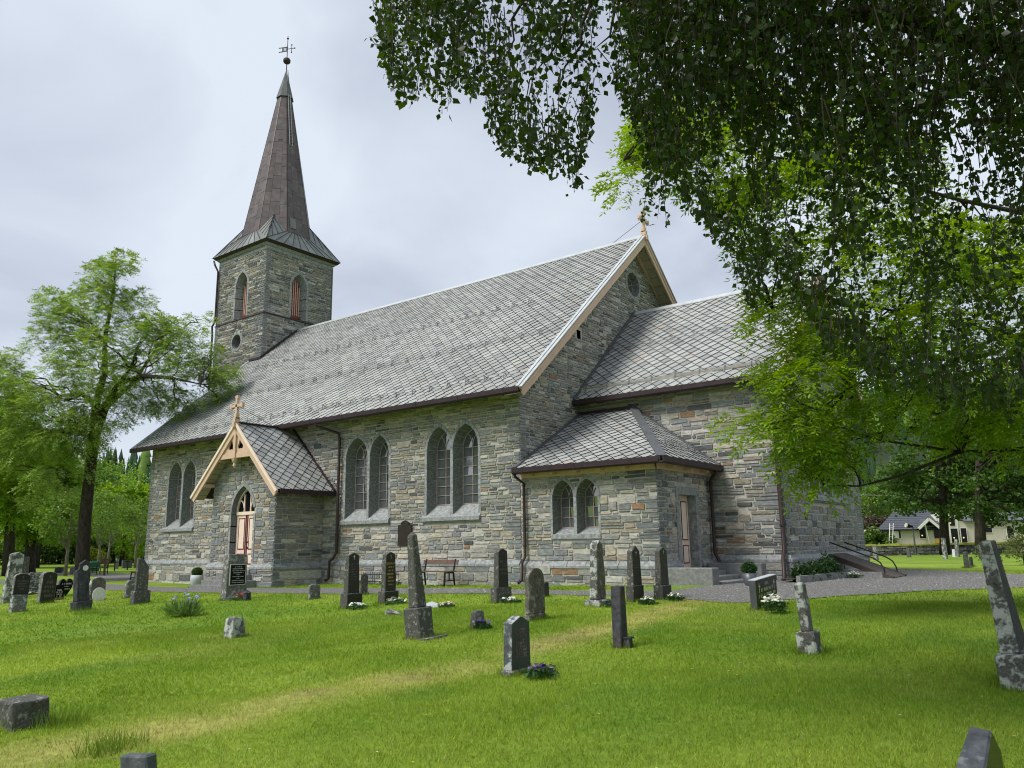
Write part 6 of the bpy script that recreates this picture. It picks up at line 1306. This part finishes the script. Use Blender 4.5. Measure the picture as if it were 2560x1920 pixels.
# --- hill and forest
az = np.linspace(rad(-75), rad(150), 90); rr_ = np.array([230, 300, 380, 470, 600]); prof = np.array([0, .35, .72, .95, 1.0]); HV = []
def hillh(a): return 52+20*np.sin(a*3.1+.5)+9*np.sin(a*8.3)+4*np.sin(a*19)
for r_, p_ in zip(rr_, prof):
    for a in az: HV.append((CAM[0]-math.sin(a)*r_, CAM[1]+math.cos(a)*r_, -1.2+p_*hillh(a)))
nA = len(az); qi = np.arange(nA*5).reshape(5, nA); Fh = np.stack([qi[:-1, 1:], qi[:-1, :-1], qi[1:, :-1], qi[1:, 1:]], -1).reshape(-1, 4)
tag(tri_mesh('hill', np.array(HV), Fh, np.ones((len(Fh), 3)), 'hill', smooth=True), kind='structure')
g_ = np.random.default_rng(77); nF = 4200; a = g_.uniform(az[0], az[-1], nF); t = g_.uniform(0, 1, nF)**.8; r_ = 235+t*300; pz_ = np.interp(r_, rr_, prof)*hillh(a)-1.4
V = []; Fc = []; cc = []
for i in range(nF):
    bx_, by_, bz_ = CAM[0]-math.sin(a[i])*r_[i], CAM[1]+math.cos(a[i])*r_[i], pz_[i]; h = g_.uniform(9, 19); w = h*g_.uniform(.13, .2); decid = g_.random() < .22; c = np.array((.085, .14, .03) if decid else (.022, .048, .022))*g_.uniform(.7, 1.3)
    for lv, (z0_, z1_, wf) in enumerate(((.05, .55, 1), (.3, .8, .72), (.58, 1.0, .45)) if not decid else ((.0, .45, 1.3), (.2, .9, 1.7), (.4, 1., 1.1))):
        o_ = len(V); th = g_.uniform(0, 6.28)
        for k in range(6): q_ = w*wf*g_.uniform(.75, 1.2); V.append((bx_+q_*math.cos(th+k*1.047), by_+q_*math.sin(th+k*1.047), bz_+h*z0_*g_.uniform(.85, 1.15)))
        V.append((bx_, by_, bz_+h*z1_*(.9 if decid else 1)))
        for k in range(6): Fc.append((o_+k, o_+(k+1) % 6, o_+6)); cc.append(c*g_.uniform(.85, 1.15))
fo = tri_mesh('hillside_forest', np.array(V), np.array(Fc), np.array(cc), 'conifer'); tag(fo, 'dark spruce forest covering the hillside behind the church', 'forest', kind='stuff')
# ================================================================== RIGHT BACKGROUND: wall, house, trees, lamp
DW = 80.0; wl = thing('dry_stone_wall', at(2330, 1388, DW), 'low dark dry-stone wall topped with turf in front of the house', 'wall'); w0 = np.array(wl.location); w0[2] = -.45; wl.location = w0
u = 2120.0; x_ = -14.0
A_ = R0; 
rw = random.Random(4)
for row in range(4):
    s = -11.5+rw.uniform(0, .3)
    while s < 10.0:
        w_ = rw.uniform(.3, .8); h_ = .27; j = lambda a=.05: rw.uniform(-a, a); col = tuple(np.array((.15, .15, .142))*rw.uniform(.4, 1.8)); q = MB(); P = lambda a, b, z: R0*a+FH*b+np.array((0, 0, z))
        z0_ = row*.26; q.hexa([P(s+.02+j(), -.28+j(), z0_+.01), P(s+w_-.02+j(), -.28+j(), z0_+.01), P(s+w_-.02, .3, z0_), P(s+.02, .3, z0_), P(s+.02+j(), -.26+j(), z0_+h_-.02+j(.03)), P(s+w_-.02+j(), -.26+j(), z0_+h_-.02+j(.03)), P(s+w_-.02, .3, z0_+h_), P(s+.02, .3, z0_+h_)], col); q.build('stone', 'drystone', wl); s += w_
q = MB(); n = 60; 
vs_ = []
for k in range(n+1):
    s = -11.5+21.5*k/n; hh = 1.12+.06*math.sin(k*1.7)+.04*math.sin(k*.6); vs_ += [R0*s+FH*-.34+np.array((0, 0, 1.02)), R0*s+FH*-.15+np.array((0, 0, hh+.06)), R0*s+FH*3+np.array((0, 0, hh))]
q.add(vs_, [(3*k+i, 3*k+3+i, 3*k+4+i, 3*k+1+i) for k in range(n) for i in range(2)]); q.build('turf_top', 'moss', wl)
DH_ = 100.0
def H(u, v, d=0.0): return at(u, v, DH_+d)
hs = thing('house', (0, 0, 0), 'beige timber house with blue-black roof beyond the stone wall', 'house'); h0 = H(2204, 1362); h0[2] -= .5; hs.location = tuple(h0)
mpp = DH_/FPX
hu = lambda u: (u-2204)*mpp                       # metres right of the left corner
hz_ = lambda u, v: float(H(u, v)[2]-h0[2])
def HB(name, m, a0, a1, b0, b1, z0, z1, par=None):
    q = MB(); P = lambda a, b, z: R0*a+FH*b+np.array((0, 0, z)); q.hexa([P(a0, b0, z0), P(a1, b0, z0), P(a1, b1, z0), P(a0, b1, z0), P(a0, b0, z1), P(a1, b0, z1), P(a1, b1, z1), P(a0, b1, z1)]); return q.build(name, m, par or hs)
ze = hz_(2250, 1323); zr = hz_(2290, 1277)+.35
HB('wall', 'clad', 0, hu(2356), 0, 7, -.3, ze+.05)
k = .12
while k < hu(2300): HB('cladding_batten', 'clad2', k, k+.05, -.025, 0, -.3, ze); k += .26
# main roof with courses of tiles
P = lambda a, b, z: R0*a+FH*b+np.array((0, 0, z)); rl, rr2 = hu(2192), hu(2362); rows_ = 11; hipx = 3.9
for k in range(rows_):
    t0, t1 = k/rows_, (k+1)/rows_; la_, lb_ = rl+(hipx-rl)*t0, rl+(hipx-rl)*t1; b0_, b1_ = -.5+4.0*t0, -.5+4.0*t1; z0_, z1_ = ze-.05+(zr-ze)*t0, ze-.05+(zr-ze)*t1
    q = MB(); q.hexa([P(la_, b0_, z0_-.03), P(rr2, b0_, z0_-.03), P(rr2, b1_, z1_-.06), P(lb_, b1_, z1_-.06), P(la_, b0_, z0_+.06), P(rr2, b0_, z0_+.06), P(rr2, b1_, z1_), P(lb_, b1_, z1_)]); q.build('roof_course', 'rooftile', hs)
q = MB(); q.add([P(2*hipx-rl+.3, 7.5, ze-.05), P(hipx, 3.5, zr), P(rr2, 3.5, zr), P(rr2, 7.5, ze-.05)], [(0, 1, 2, 3)]); q.build('roof_back', 'rooftile', hs)
HB('fascia', 'dark', rl, rr2, -.55, -.48, ze-.18, ze-.02); q = MB(); q.tube([P(.05, -.5, ze-.1), P(.25, -.1, ze-.5), P(.25, -.06, -.2)], .05, 6); q.build('downpipe', 'iron', hs); HB('ridge', 'whitepaint', hipx-.1, rr2-2, 3.4, 3.6, zr, zr+.07)
def win(u0, u1, v0, v1, b=-.04, name='window', lit=False):
    a0, a1, z0_, z1_ = hu(u0), hu(u1), hz_(u0, v1), hz_(u0, v0); w = empty(name, (0, 0, 0), hs)
    HB('frame', 'whitepaint', a0-.08, a1+.08, b-.03, b+.04, z0_-.08, z1_+.08, w); HB('pane', 'gloss', a0, a1, b-.045, b-.025, z0_, z1_, w)
    if lit: q = MB(); q.sphere(P((a0+a1)/2-.1, b-.06, z0_+(z1_-z0_)*.35), .09, 8, 6); q.build('lamp', 'lamp', w)
    return w
win(2236, 2254, 1326, 1346); win(2301, 2317, 1325, 1346, -.04, lit=True)
q = MB(); q.hexa([P(hu(2233), -.45, hz_(2236, 1345)), P(hu(2249), -.1, hz_(2236, 1345)), P(hu(2249), -.06, hz_(2236, 1345)), P(hu(2233), -.41, hz_(2236, 1345)), P(hu(2233), -.45, hz_(2236, 1328)), P(hu(2249), -.1, hz_(2236, 1328)), P(hu(2249), -.06, hz_(2236, 1328)), P(hu(2233), -.41, hz_(2236, 1328))]); q.build('open_casement', 'whitepaint', hs)
# entrance gable
ea, eb, em = hu(2291), hu(2345), hu(2319); zg0, zg1 = hz_(2300, 1322), hz_(2319, 1298)
q = MB(); q.add([P(ea, -1.0, zg0), P(em, -1.0, zg1), P(em, 3.0, zg1), P(ea, 3.0, zg0)], [(0, 1, 2, 3)]); q.add([P(eb, -1.0, zg0), P(em, -1.0, zg1), P(em, 3.0, zg1), P(eb, 3.0, zg0)], [(3, 2, 1, 0)]); q.build('porch_roof', 'rooftile', hs)
for a_, z_ in ((ea, zg0), (eb, zg0)): q = MB(); q.beam(P(a_, -1.04, z_), P(em, -1.04, zg1), .08, .32); q.build('porch_bargeboard', 'whitepaint', hs)
HB('porch_gable', 'clad2', hu(2300), hu(2340), -.06, 0, zg0, zg0+.35); q = MB(); q.beam(P(hu(2309), -.95, zg0+.55), P(hu(2325), -.1, -.1), .10, .14); q.build('porch_brace', 'whitepaint', hs)
HB('door', 'orange', hu(2339), hu(2352), -.09, -.03, -.3, hz_(2340, 1346)); HB('door_glass', 'gloss', hu(2338), hu(2352), -.08, -.04, hz_(2340, 1346), hz_(2340, 1322))
# glazed hall
HB('hall_wall', 'whitepaint', hu(2358), hu(2412), 1.0, 8, -.3, hz_(2380, 1284)); HB('hall_gable_band', 'clad2', hu(2358), hu(2430), .9, .98, hz_(2380, 1291), hz_(2380, 1276))
for a0, a1, v0, v1, lit in ((2366, 2380, 1293, 1314, True), (2384, 2404, 1293, 1314, True), (2366, 2385, 1321, 1357, False), (2390, 2408, 1321, 1357, True), (2416, 2430, 1320, 1357, True)): win(a0, a1, v0, v1, .96, 'hall_window', lit)
HB('hall_post', 'whitepaint', hu(2381.5), hu(2385), .4, .55, -.3, hz_(2380, 1290))
HB('east_wall', 'clad2', hu(2410), hu(2700), 1.2, 8, -.3, hz_(2480, 1301))
for k in range(14): HB('weatherboard', 'clad', hu(2432), hu(2700), 1.16, 1.2, -.3+k*.24, -.3+k*.24+.22)
q = MB(); q.add([P(hu(2425), .7, hz_(2480, 1300)), P(hu(2700), .7, hz_(2480, 1300)), P(hu(2700), 5, hz_(2480, 1277)), P(hu(2425), 5, hz_(2480, 1277)), P(hu(2425), .7, hz_(2480, 1303)), P(hu(2700), .7, hz_(2480, 1303))], [(0, 1, 2, 3), (4, 5, 1, 0)]); q.build('east_roof', 'rooftile', hs)
win(2462, 2476, 1316, 1342, 1.12); win(2480, 2497, 1318, 1331, 1.12); win(2535, 2552, 1320, 1345, 1.12)
ld = thing('ladder', at(2227, 1358, DH_-2.0), 'white ladder leaning against the roof of the beige house', 'ladder'); l0 = np.array(ld.location); T_ = at(2229, 1308, DH_-.4)-l0
for s in (-.22, .22): q = MB(); q.beam(R0*s, T_+R0*s, .05, .06); q.build('rail', 'whitepaint', ld)
for k in range(1, 9): q = MB(); q.beam(T_*k/9-R0*.22, T_*k/9+R0*.22, .035, .035); q.build('rung', 'whitepaint', ld)
lp_ = onG(2290, 1388); lm = thing('lamp_post', lp_, 'grey lamp post with white floodlight head in front of the house', 'lamp'); hL = 70/FPX*depth(lp_); q = MB(); q.tube([(0, 0, -.1), (0, 0, hL)], [.09, .06], 8); q.build('post', 'lead', lm)
q = MB(); hd = R0*-1.0; q.tube([np.array((0, 0, hL)), np.array((0, 0, hL+.05))+hd*.25, np.array((0, 0, hL+.12))+hd*.6], [.07, .16, .22], 8); q.build('housing', 'iron', lm); q = MB(); q.tube([np.array((0, 0, hL+.13))+hd*.61, np.array((0, 0, hL+.15))+hd*.72], [.24, .20], 10); q.build('head_glass', 'whitepaint', lm)
P_ = at(2178, 1362, 104); br_ = thing('barn', (P_[0], P_[1], -.6), 'dark brown shed half hidden between bushes left of the house', 'shed'); q = MB(); q.add([R0*-2+np.array((0, 0, 0)), R0*2.4, R0*2.4+FH*4, R0*-2+FH*4, R0*-2+np.array((0, 0, 2)), R0*2.4+np.array((0, 0, 2)), R0*2.4+FH*4+np.array((0, 0, 2)), R0*-2+FH*4+np.array((0, 0, 2))], [(0, 1, 5, 4), (1, 2, 6, 5), (3, 0, 4, 7)]); q.build('wall', 'barn', br_); q = MB(); q.add([R0*-2.3+FH*-.3+np.array((0, 0, 1.9)), R0*2.7+FH*-.3+np.array((0, 0, 1.9)), R0*2.7+FH*2+np.array((0, 0, 3.2)), R0*-2.3+FH*2+np.array((0, 0, 3.2))], [(0, 1, 2, 3)]); q.build('roof', 'dark', br_)
# trees behind and beside the house
for k, (u, d, h, cr, col, lab, nm) in enumerate(((2182, 112, 9.5, 3.2, (.13, .23, .03), 'light green birch between chancel and house', 'birch_tree'), (2160, 135, 12, 4, (.09, .17, .03), 'mid green tree behind the birch at the chancel corner', 'broadleaf_tree'), (2235, 130, 13, 4.6, (.07, .13, .03), 'darker tree directly behind the beige house', 'broadleaf_tree'), (2215, 108, 5, 3.0, (.10, .085, .05), 'brownish bush touching the left house roof', 'bush'), (2290, 150, 17, 6, (.06, .12, .025), 'tall deep green tree behind the house roof', 'broadleaf_tree'), (2420, 140, 16, 7, (.05, .11, .02), 'wide dark tree behind the glazed hall', 'broadleaf_tree'), (2540, 135, 17, 7, (.05, .105, .02), 'wide dark tree behind the right house wing', 'broadleaf_tree'), (2185, 100, 3.0, 2.2, (.10, .18, .03), 'low green bush in front of the brown shed', 'bush'))):
    p = at(u, 1362, d); p[2] = -.6; broad_tree(lab, p, h, cr, col, 5200, .34, 300+k, .18, nm, clear=.06, bark='palebark' if 'birch' in nm else 'bark', cat='bush' if nm == 'bush' else 'tree')
def big_tree(lab, u, v, d, poly, rtr, col, seed, n, size):
    o = thing('maple_tree', at(u, v, d), lab, 'tree'); b0 = np.array(o.location); g_ = np.random.default_rng(seed); r = random.Random(seed); C = sample_poly(poly, 90, g_); C3 = atv(C[:, 0], C[:, 1], d+g_.uniform(-3, 3, 90)); per = n//90; pts = []
    for c in C3: dd = g_.normal(size=(per, 3)); dd /= np.linalg.norm(dd, axis=1)[:, None]; pts.append(c-b0+dd*(1.1*g_.uniform(.2, 1, per)**.5)[:, None]*np.array((1.2, 1.2, .7)))
    leaves('crown', o, np.concatenate(pts), size, col, g_, aspect=.9, kind='stuff', jit=.4); top = at(u-8, 1150, d)-b0; br = [(curve(top*r.uniform(.5, 1.), c-b0, 5, -.03, .3, r), list(np.linspace(rtr*.35, .03, 6))) for c in C3[:26]]
    trunk_mesh('trunk', o, [([np.array((0, 0, -.3)), top*.25, top*.55, top], [rtr*1.2, rtr, rtr*.85, rtr*.4])], br); return o
big_tree('dark maple with thick trunk in front of the house', 2362, 1384, 76, [(2215, 1230), (2240, 1140), (2300, 1080), (2420, 1040), (2500, 1060), (2500, 1200), (2440, 1270), (2380, 1290), (2330, 1260), (2290, 1280), (2240, 1275)], .42, (.06, .125, .018), 401, 8500, .34)
big_tree('dark maple with slimmer trunk right of the thick-trunked one', 2452, 1384, 72, [(2400, 1200), (2440, 1060), (2560, 1020), (2700, 1080), (2700, 1300), (2600, 1340), (2560, 1330), (2520, 1310), (2480, 1340), (2440, 1290)], .45, (.06, .13, .018), 402, 8500, .32)
P = onG(2500, 1410); broad_tree('grey-green bush behind the right edge obelisk', onG(2470, 1414), 1.0, .55, (.14, .17, .08), 1200, .10, 410, .05, 'bush', clear=.05, cat='bush'); broad_tree('yellow-green bush at the far right edge', onG(2566, 1414), 1.3, .85, (.16, .20, .06), 1200, .09, 411, .05, 'bush', clear=.05, cat='bush')
# --- light green ash standing right of the picture, its boughs reaching over the chancel
dR = 13.0; gR = lambda u, v, k=0: at(u, v, dR+k)
ASHR = [(1560, 250), (1640, 200), (1800, 180), (2100, 260), (2400, 480), (2620, 640), (2720, 800), (2720, 1100), (2560, 1150), (2420, 1120), (2300, 1130), (2200, 1120), (2130, 1150), (2075, 1225), (2020, 1235), (1975, 1190), (1985, 1140), (1940, 1110), (1880, 1095), (1825, 1065), (1850, 1020), (1905, 985), (1920, 930), (1890, 880), (1920, 800), (1905, 725), (1960, 700), (1900, 640), (1760, 560), (1640, 470), (1560, 490), (1475, 430), (1480, 370), (1540, 330)]
outline_tree('light green ash at the right whose boughs overhang the chancel', ASHR, dR, 1.6, [gR(2800, 1530), gR(2790, 1350), gR(2760, 1100), gR(2720, 800), gR(2660, 420), gR(2600, 150)], [.26, .22, .2, .17, .1, .05], 9500, (.23, .37, .022), 7, 'ash_tree', dict(Lr=.26, k=4, ll=.105, lw=.038), gR(2500, 900), ncl=170, sparse=.55, clr=.34, nbr=90, droop=.55, jit=.35,
    extra=(([gR(2770, 1150), gR(2600, 1120), gR(2400, 1130), gR(2200, 1100), gR(2050, 1050), gR(1900, 1080)], [.05, .038, .026, .018, .012, .005]), ([gR(2735, 900), gR(2500, 830), gR(2250, 780), gR(2050, 740), gR(1930, 770)], [.05, .035, .022, .013, .005]), ([gR(2690, 560), gR(2400, 500), gR(2100, 420), gR(1800, 370), gR(1560, 400)], [.05, .032, .022, .013, .005]), ([gR(2400, 1130), gR(2250, 1190, -.3), gR(2150, 1215, -.3), gR(2060, 1215, -.2)], [.03, .022, .015, .006])))
# --- weeping birch above the viewer: limbs cross the top right, strands of leaves hang down
bo = thing('birch_tree', onG(2950, 1760), 'weeping birch overhead with dark hanging leaf strands at the top right', 'tree'); b0 = np.array(bo.location); g_ = np.random.default_rng(55); r = random.Random(55)
BT = [(940, 60), (965, 190), (1000, 285), (1045, 235), (1085, 230), (1112, 305), (1135, 230), (1180, 250), (1205, 215), (1222, 330), (1250, 385), (1300, 415), (1370, 420), (1420, 445), (1436, 495), (1450, 430), (1475, 330), (1500, 215), (1530, 160), (1545, 250), (1570, 330), (1620, 400), (1680, 470), (1720, 540), (1800, 590), (1830, 660), (1860, 760), (1885, 790), (1925, 640), (1960, 730), (2030, 830), (2100, 900), (2200, 960), (2300, 1000), (2400, 1010), (2520, 1040), (2620, 1000), (2720, 900), (3000, 760), (3150, 500)]
bu, bv_ = np.array([p[0] for p in BT], float), np.array([p[1] for p in BT], float)
LP = []; LDn = []; twq = MB(); nstr = 4500
for k in range(nstr):
    fr_ = k < 420; uu = g_.uniform(945, 2710) if k < 2400 else g_.uniform(1600, 2710) if k < 3900 else g_.uniform(2680, 3150); bot = float(np.interp(uu, bu, bv_)); dens = 1.0 if uu > 1540 else .95
    if 1478 < uu < 1545 and g_.random() < .75: continue
    vv = bot-abs(g_.normal())*22+10*math.sin(uu*.11)+14*math.sin(uu*.043) if fr_ else (g_.uniform(-260, bot-5) if k < 3100 else g_.uniform(-260, 560))
    if uu < 1560 and not fr_ and float(fbm(uu/95, vv/95, 1.0, 12)) < .43: continue
    if uu > 1700 and not fr_ and vv > 420 and g_.random() < .42+.3*(float(fbm(uu/140, vv/140, 1.0, 13)) < .5): continue
    if not fr_ and vv > bot*.55 and g_.random() < .25: continue
    d = g_.uniform(5.2, 8.6); p = at(uu, vv, d); ln = g_.uniform(.3, .95)*(.6 if fr_ else 1)
    n = int(ln/.030); t = (np.arange(n)+g_.uniform(0, 1, n)*.5)/n; sway = g_.normal(size=2)*.16; q_ = p[None]+np.stack([sway[0]*t**1.6*ln, sway[1]*t**1.6*ln, t*ln], -1)
    LP.append(q_+g_.normal(size=(n, 3))*.022); twq.tube([q_[0]-b0, q_[n//2]-b0, q_[-1]-b0], [.0018, .0034, .0055], 3, cap=False)
LPa = np.concatenate(LP)
leaves('crown', bo, LPa-b0, .056, (.035, .071, .008), g_, droop=1.0, aspect=.78, jit=.5, kind='stuff', fold=.12, szr=(.5, 1.4))
n = 30000; cb_ = np.stack([g_.uniform(31, 45, n), g_.uniform(-26, -7, n), g_.uniform(4.6, 10, n)], -1); ev = (((cb_-np.array((38.2, -17.0, 7.2)))/np.array((6.2, 8.5, 2.8)))**2).sum(1); cb_ = cb_[(ev < 1.05) & (fbm(cb_[:, 0], cb_[:, 1]+cb_[:, 2], .55, 41) > .42)]
wv = cb_-CAM; dz_ = wv@Fv; uu_ = 1280+FPX*(wv@Rv)/np.where(dz_ > .1, dz_, .1); vv_ = 960-FPX*(wv@Uv)/np.where(dz_ > .1, dz_, .1); cb_ = cb_[(dz_ < .1) | (vv_ < -260) | (uu_ > 2800) | ((uu_ > 1750) & (vv_ < 500))]
leaves('upper_crown', bo, cb_-b0, .13, (.030, .062, .008), g_, aspect=.8, kind='stuff')
twq.build('hanging_twigs', 'twig', bo)['kind'] = 'stuff'
q = MB(); gB = lambda u, v, d: at(u, v, d)-b0
q.tube([(0, 0, -.2), gB(2920, 1300, 7), gB(2850, 800, 7), gB(2760, 350, 7), gB(2700, 0, 7.2), gB(2650, -400, 7.5)], [.24, .21, .19, .17, .13, .06], 10)
q.tube([gB(2775, 420, 7), gB(2640, 180, 7), gB(2560, 112, 6.9), (gB(2438, 97, 6.8)), gB(2270, 56, 6.7), gB(2143, 30, 6.6), gB(2040, 52, 6.6), gB(1900, 78, 6.6), gB(1797, 70, 6.6), gB(1663, 33, 6.7), gB(1537, -10, 6.8), gB(1380, -60, 7), gB(1200, -40, 7), gB(1080, 20, 7)], [.15, .12, .10, .09, .085, .07, .05, .042, .036, .03, .026, .02, .014, .006], 8)
q.tube([gB(2560, 112, 6.9), gB(2500, 220, 6.6), gB(2420, 215, 6.4), gB(2330, 260, 6.4), gB(2200, 300, 6.5), gB(2080, 350, 6.6)], [.06, .045, .035, .025, .016, .006], 7); q.tube([gB(2760, 500, 7), gB(2640, 300, 6.3), gB(2500, 300, 6.2), gB(2400, 305, 6.2)], [.05, .04, .03, .01], 7)
for (u0_, v0_, u1_, v1_) in ((1460, -20, 1340, 190), (1480, 10, 1400, 220), (1560, 0, 1500, 120), (1745, 65, 1710, 260), (2270, 60, 2290, 300), (2285, 70, 2270, 420), (2143, 30, 2000, 200), (2450, 100, 2440, 420), (2350, 80, 2330, 520), (1200, -40, 1120, 160), (1320, -50, 1260, 150), (1900, 78, 1850, 330)):
    d_ = 6.6; pts = [gB(u0_+(u1_-u0_)*t+12*math.sin(9*t+u0_), v0_+(v1_-v0_)*t, d_-.1*t) for t in (0, .25, .5, .75, 1)]; q.tube(pts, [.018, .014, .011, .008, .003], 5)
q.build('trunk', 'bark', bo, True)
# ================================================================== GRASS
g_ = np.random.default_rng(99)
GPATH = [(-40, -4.15), (0, -4.25), (8.5, -4.65), (14, -4.95), (18, -4.95), (23.4, -4.55), (26, -4.55), (29.0, -4.35), (30.3, -4.5), (31.4, -4.5), (32.6, -2.55), (34.4, 0.05), (35.4, 1.85), (39, 4.05), (60, 5.6), (60, 11.9), (36.2, 8.5), (32, 12.7), (29.5, 15.7), (29.5, 3.66), (27.5, 0), (27.5, -2.3), (26.5, -3.25), (21.4, -2.45), (17.8, -2.4), (14, -2.95), (9.6, -3.05), (0, -2.15), (-40, -2.05)]
def scatter(n, dmin, dmax, umin=-160, umax=2720):
    """points on the lawn, uniform over the ground wedge the lens sees (with margin)"""
    th0 = math.atan((umin-1280)/FPX); th1 = math.atan((umax-1280)/FPX); th = g_.uniform(th0, th1, n); rr3 = np.sqrt(g_.uniform(dmin**2, dmax**2, n)); x = CAM[0]+R0[0]*np.sin(th)*rr3+FH[0]*np.cos(th)*rr3; y = CAM[1]+R0[1]*np.sin(th)*rr3+FH[1]*np.cos(th)*rr3; return np.stack([x, y], -1), rr3
def blades(name, XY, h, w, lean_=.6, tint=1.0, green=False):
    n = len(XY); x, y = XY[:, 0], XY[:, 1]; z = ground(x, y)+bumps(x, y); a = g_.uniform(0, 6.28, n); ln = g_.normal(size=(n, 2))*lean_; hh = h*g_.uniform(.5, 1.3, n)*(.55+.9*fbm(x, y, 1.1, 15)); ww = w*g_.uniform(.7, 1.3, n)
    c_, s_ = np.cos(a)*ww/2, np.sin(a)*ww/2; V = np.stack([np.stack([x-c_, y-s_, z-.005], -1), np.stack([x+c_, y+s_, z-.005], -1), np.stack([x+ln[:, 0]*hh, y+ln[:, 1]*hh, z+hh], -1)], 1).reshape(-1, 3)
    col = lawn_col(x, y)*(1+g_.uniform(-.32, .32, (n, 1)))*tint; col = col*(1+g_.uniform(-.08, .08, (n, 3)))
    if green: col = np.array((.16, .26, .035))*(1+g_.uniform(-.35, .35, (n, 1)))
    dry = (g_.random(n) > (1 if green else 0)) & (g_.random(n) < (.02+.22*worn(x, y))); col[dry] = np.array((.42, .37, .15))*g_.uniform(.7, 1.1, (dry.sum(), 1))
    return V, np.arange(3*n).reshape(n, 3), col
def church_mask(p):
    x, y = p[:, 0], p[:, 1]; return ((x > -.1) & (x < 27.5) & (y > -.12)) | ((x > 8.9) & (x < 13.3) & (y > -2.4)) | ((x > 9.7) & (x < 12.5) & (y > -3.45)) | ((x > 27) & (x < 29.9) & (y > -.1))
Vs, Fs, Cs = [], [], []; off = 0
def push(V, F_, c):
    global off
    Vs.append(V); Fs.append(F_+off); Cs.append(c); off += len(V)
for n, d0_, d1_, h, w in ((150000, 3.4, 9.5, .034, .0080), (190000, 9.5, 17, .034, .013), (120000, 17, 34, .04, .026)):
    p, _ = scatter(n, d0_, d1_); k = ~inpoly(p, GPATH) & ~church_mask(p); k &= (g_.random(len(p)) > .55*worn(p[:, 0], p[:, 1])); p = p[k]; push(*blades('g', p, h, w))
for (cx_, cy_, t_, w_) in GR:          # longer uncut grass hugging each stone
    if depth((cx_, cy_, 0)) > 34: continue
    per = 2*(t_+w_); n = int(per*170); e_ = g_.uniform(0, per, n); o_ = np.abs(g_.normal(size=n))*.05+.01; hx, hy = t_/2, w_/2
    px_ = np.where(e_ < t_, e_-hx, np.where(e_ < t_+w_, hx+o_, np.where(e_ < 2*t_+w_, e_-t_-w_-hx, -hx-o_))); py_ = np.where(e_ < t_, -hy-o_, np.where(e_ < t_+w_, e_-t_-hy, np.where(e_ < 2*t_+w_, hy+o_, e_-2*t_-w_-hy)))
    push(*blades('g', np.stack([cx_+px_, cy_+py_], -1), .085, .010, .35, .8))
for (u_, v_, r_, h_, n_) in ((245, 1885, .18, .20, 110), (300, 1865, .22, .13, 160), (150, 1810, .25, .14, 260), (262, 1540, .12, .14, 120), (215, 1536, .3, .16, 200), (1000, 1500, .2, .12, 160)):
    P = onG(u_, v_); t = g_.uniform(0, 6.28, n_); q_ = r_*np.sqrt(g_.uniform(0, 1, n_)); push(*blades('g', np.stack([P[0]+q_*np.cos(t), P[1]+q_*np.sin(t)], -1), h_, .008, .3, .8, True))
wp, _ = scatter(260, 4, 20); wp = wp[~inpoly(wp, GPATH)]; wz = ground(wp[:, 0], wp[:, 1])+bumps(wp[:, 0], wp[:, 1]); wb = MB()
for i in range(len(wp)):
    z = wz[i]+.03; rr4 = g_.uniform(.008, .014); cc4 = ((.75, .60, .04), (.75, .75, .68), (.30, .22, .10), (.70, .55, .05))[g_.integers(4)]; th = g_.uniform(0, 6.28)
    wb.add([(wp[i, 0]+rr4*math.cos(th+k), wp[i, 1]+rr4*math.sin(th+k), z+.006*math.sin(3*k)) for k in (0, 1.05, 2.1, 3.14, 4.2, 5.24)], [(0, 1, 2, 3, 4, 5)], cc4)
pp, _ = scatter(26000, 11, 40, 1000, 2720); pp = pp[inpoly(pp, GPATH)][:5200]; pn = len(pp); pz2 = ground(pp[:, 0], pp[:, 1])+bumps(pp[:, 0], pp[:, 1])+.012; ps = g_.uniform(.010, .028, pn)
oct_ = np.array([(1, 0, 0), (0, 1, 0), (-1, 0, 0), (0, -1, 0), (0, 0, .7)]); of_ = np.array([(0, 1, 4), (1, 2, 4), (2, 3, 4), (3, 0, 4)]); th = g_.uniform(0, 6.28, pn); rot = np.stack([np.stack([np.cos(th), -np.sin(th)], -1), np.stack([np.sin(th), np.cos(th)], -1)], -2)
PV = np.repeat(oct_[None], pn, 0)*ps[:, None, None]*g_.uniform(.7, 1.3, (pn, 5, 1)); PV[..., :2] = np.einsum('nij,nkj->nki', rot, PV[..., :2]); PV += np.concatenate([pp, pz2[:, None]], -1)[:, None]
pc_ = np.array((.19, .187, .18))[None]*g_.uniform(.45, 1.7, (pn, 1)); tag(tri_mesh('gravel_stones', PV.reshape(-1, 3), (of_[None]+np.arange(pn)[:, None, None]*5).reshape(-1, 3), np.repeat(np.clip(pc_, 0, .6), 4, 0), 'drystone'), 'loose grey pebbles lying on the gravel path', 'gravel', kind='stuff')
tag(wb.build('lawn_flowers', 'flower'), 'tiny daisies, dandelions and fallen leaves scattered over the lawn', 'lawn flowers', kind='stuff')
gr_ = tri_mesh('grass', np.concatenate(Vs), np.concatenate(Fs), np.clip(np.concatenate(Cs), 0, 1), 'grass'); tag(gr_, 'mown green lawn grass with a worn yellow track', 'grass', kind='stuff')
print('objects', len(bpy.data.objects), 'tris', sum(sum(len(p.vertices)-2 for p in m.polygons) if len(m.polygons) < 50000 else len(m.polygons) for m in bpy.data.meshes))
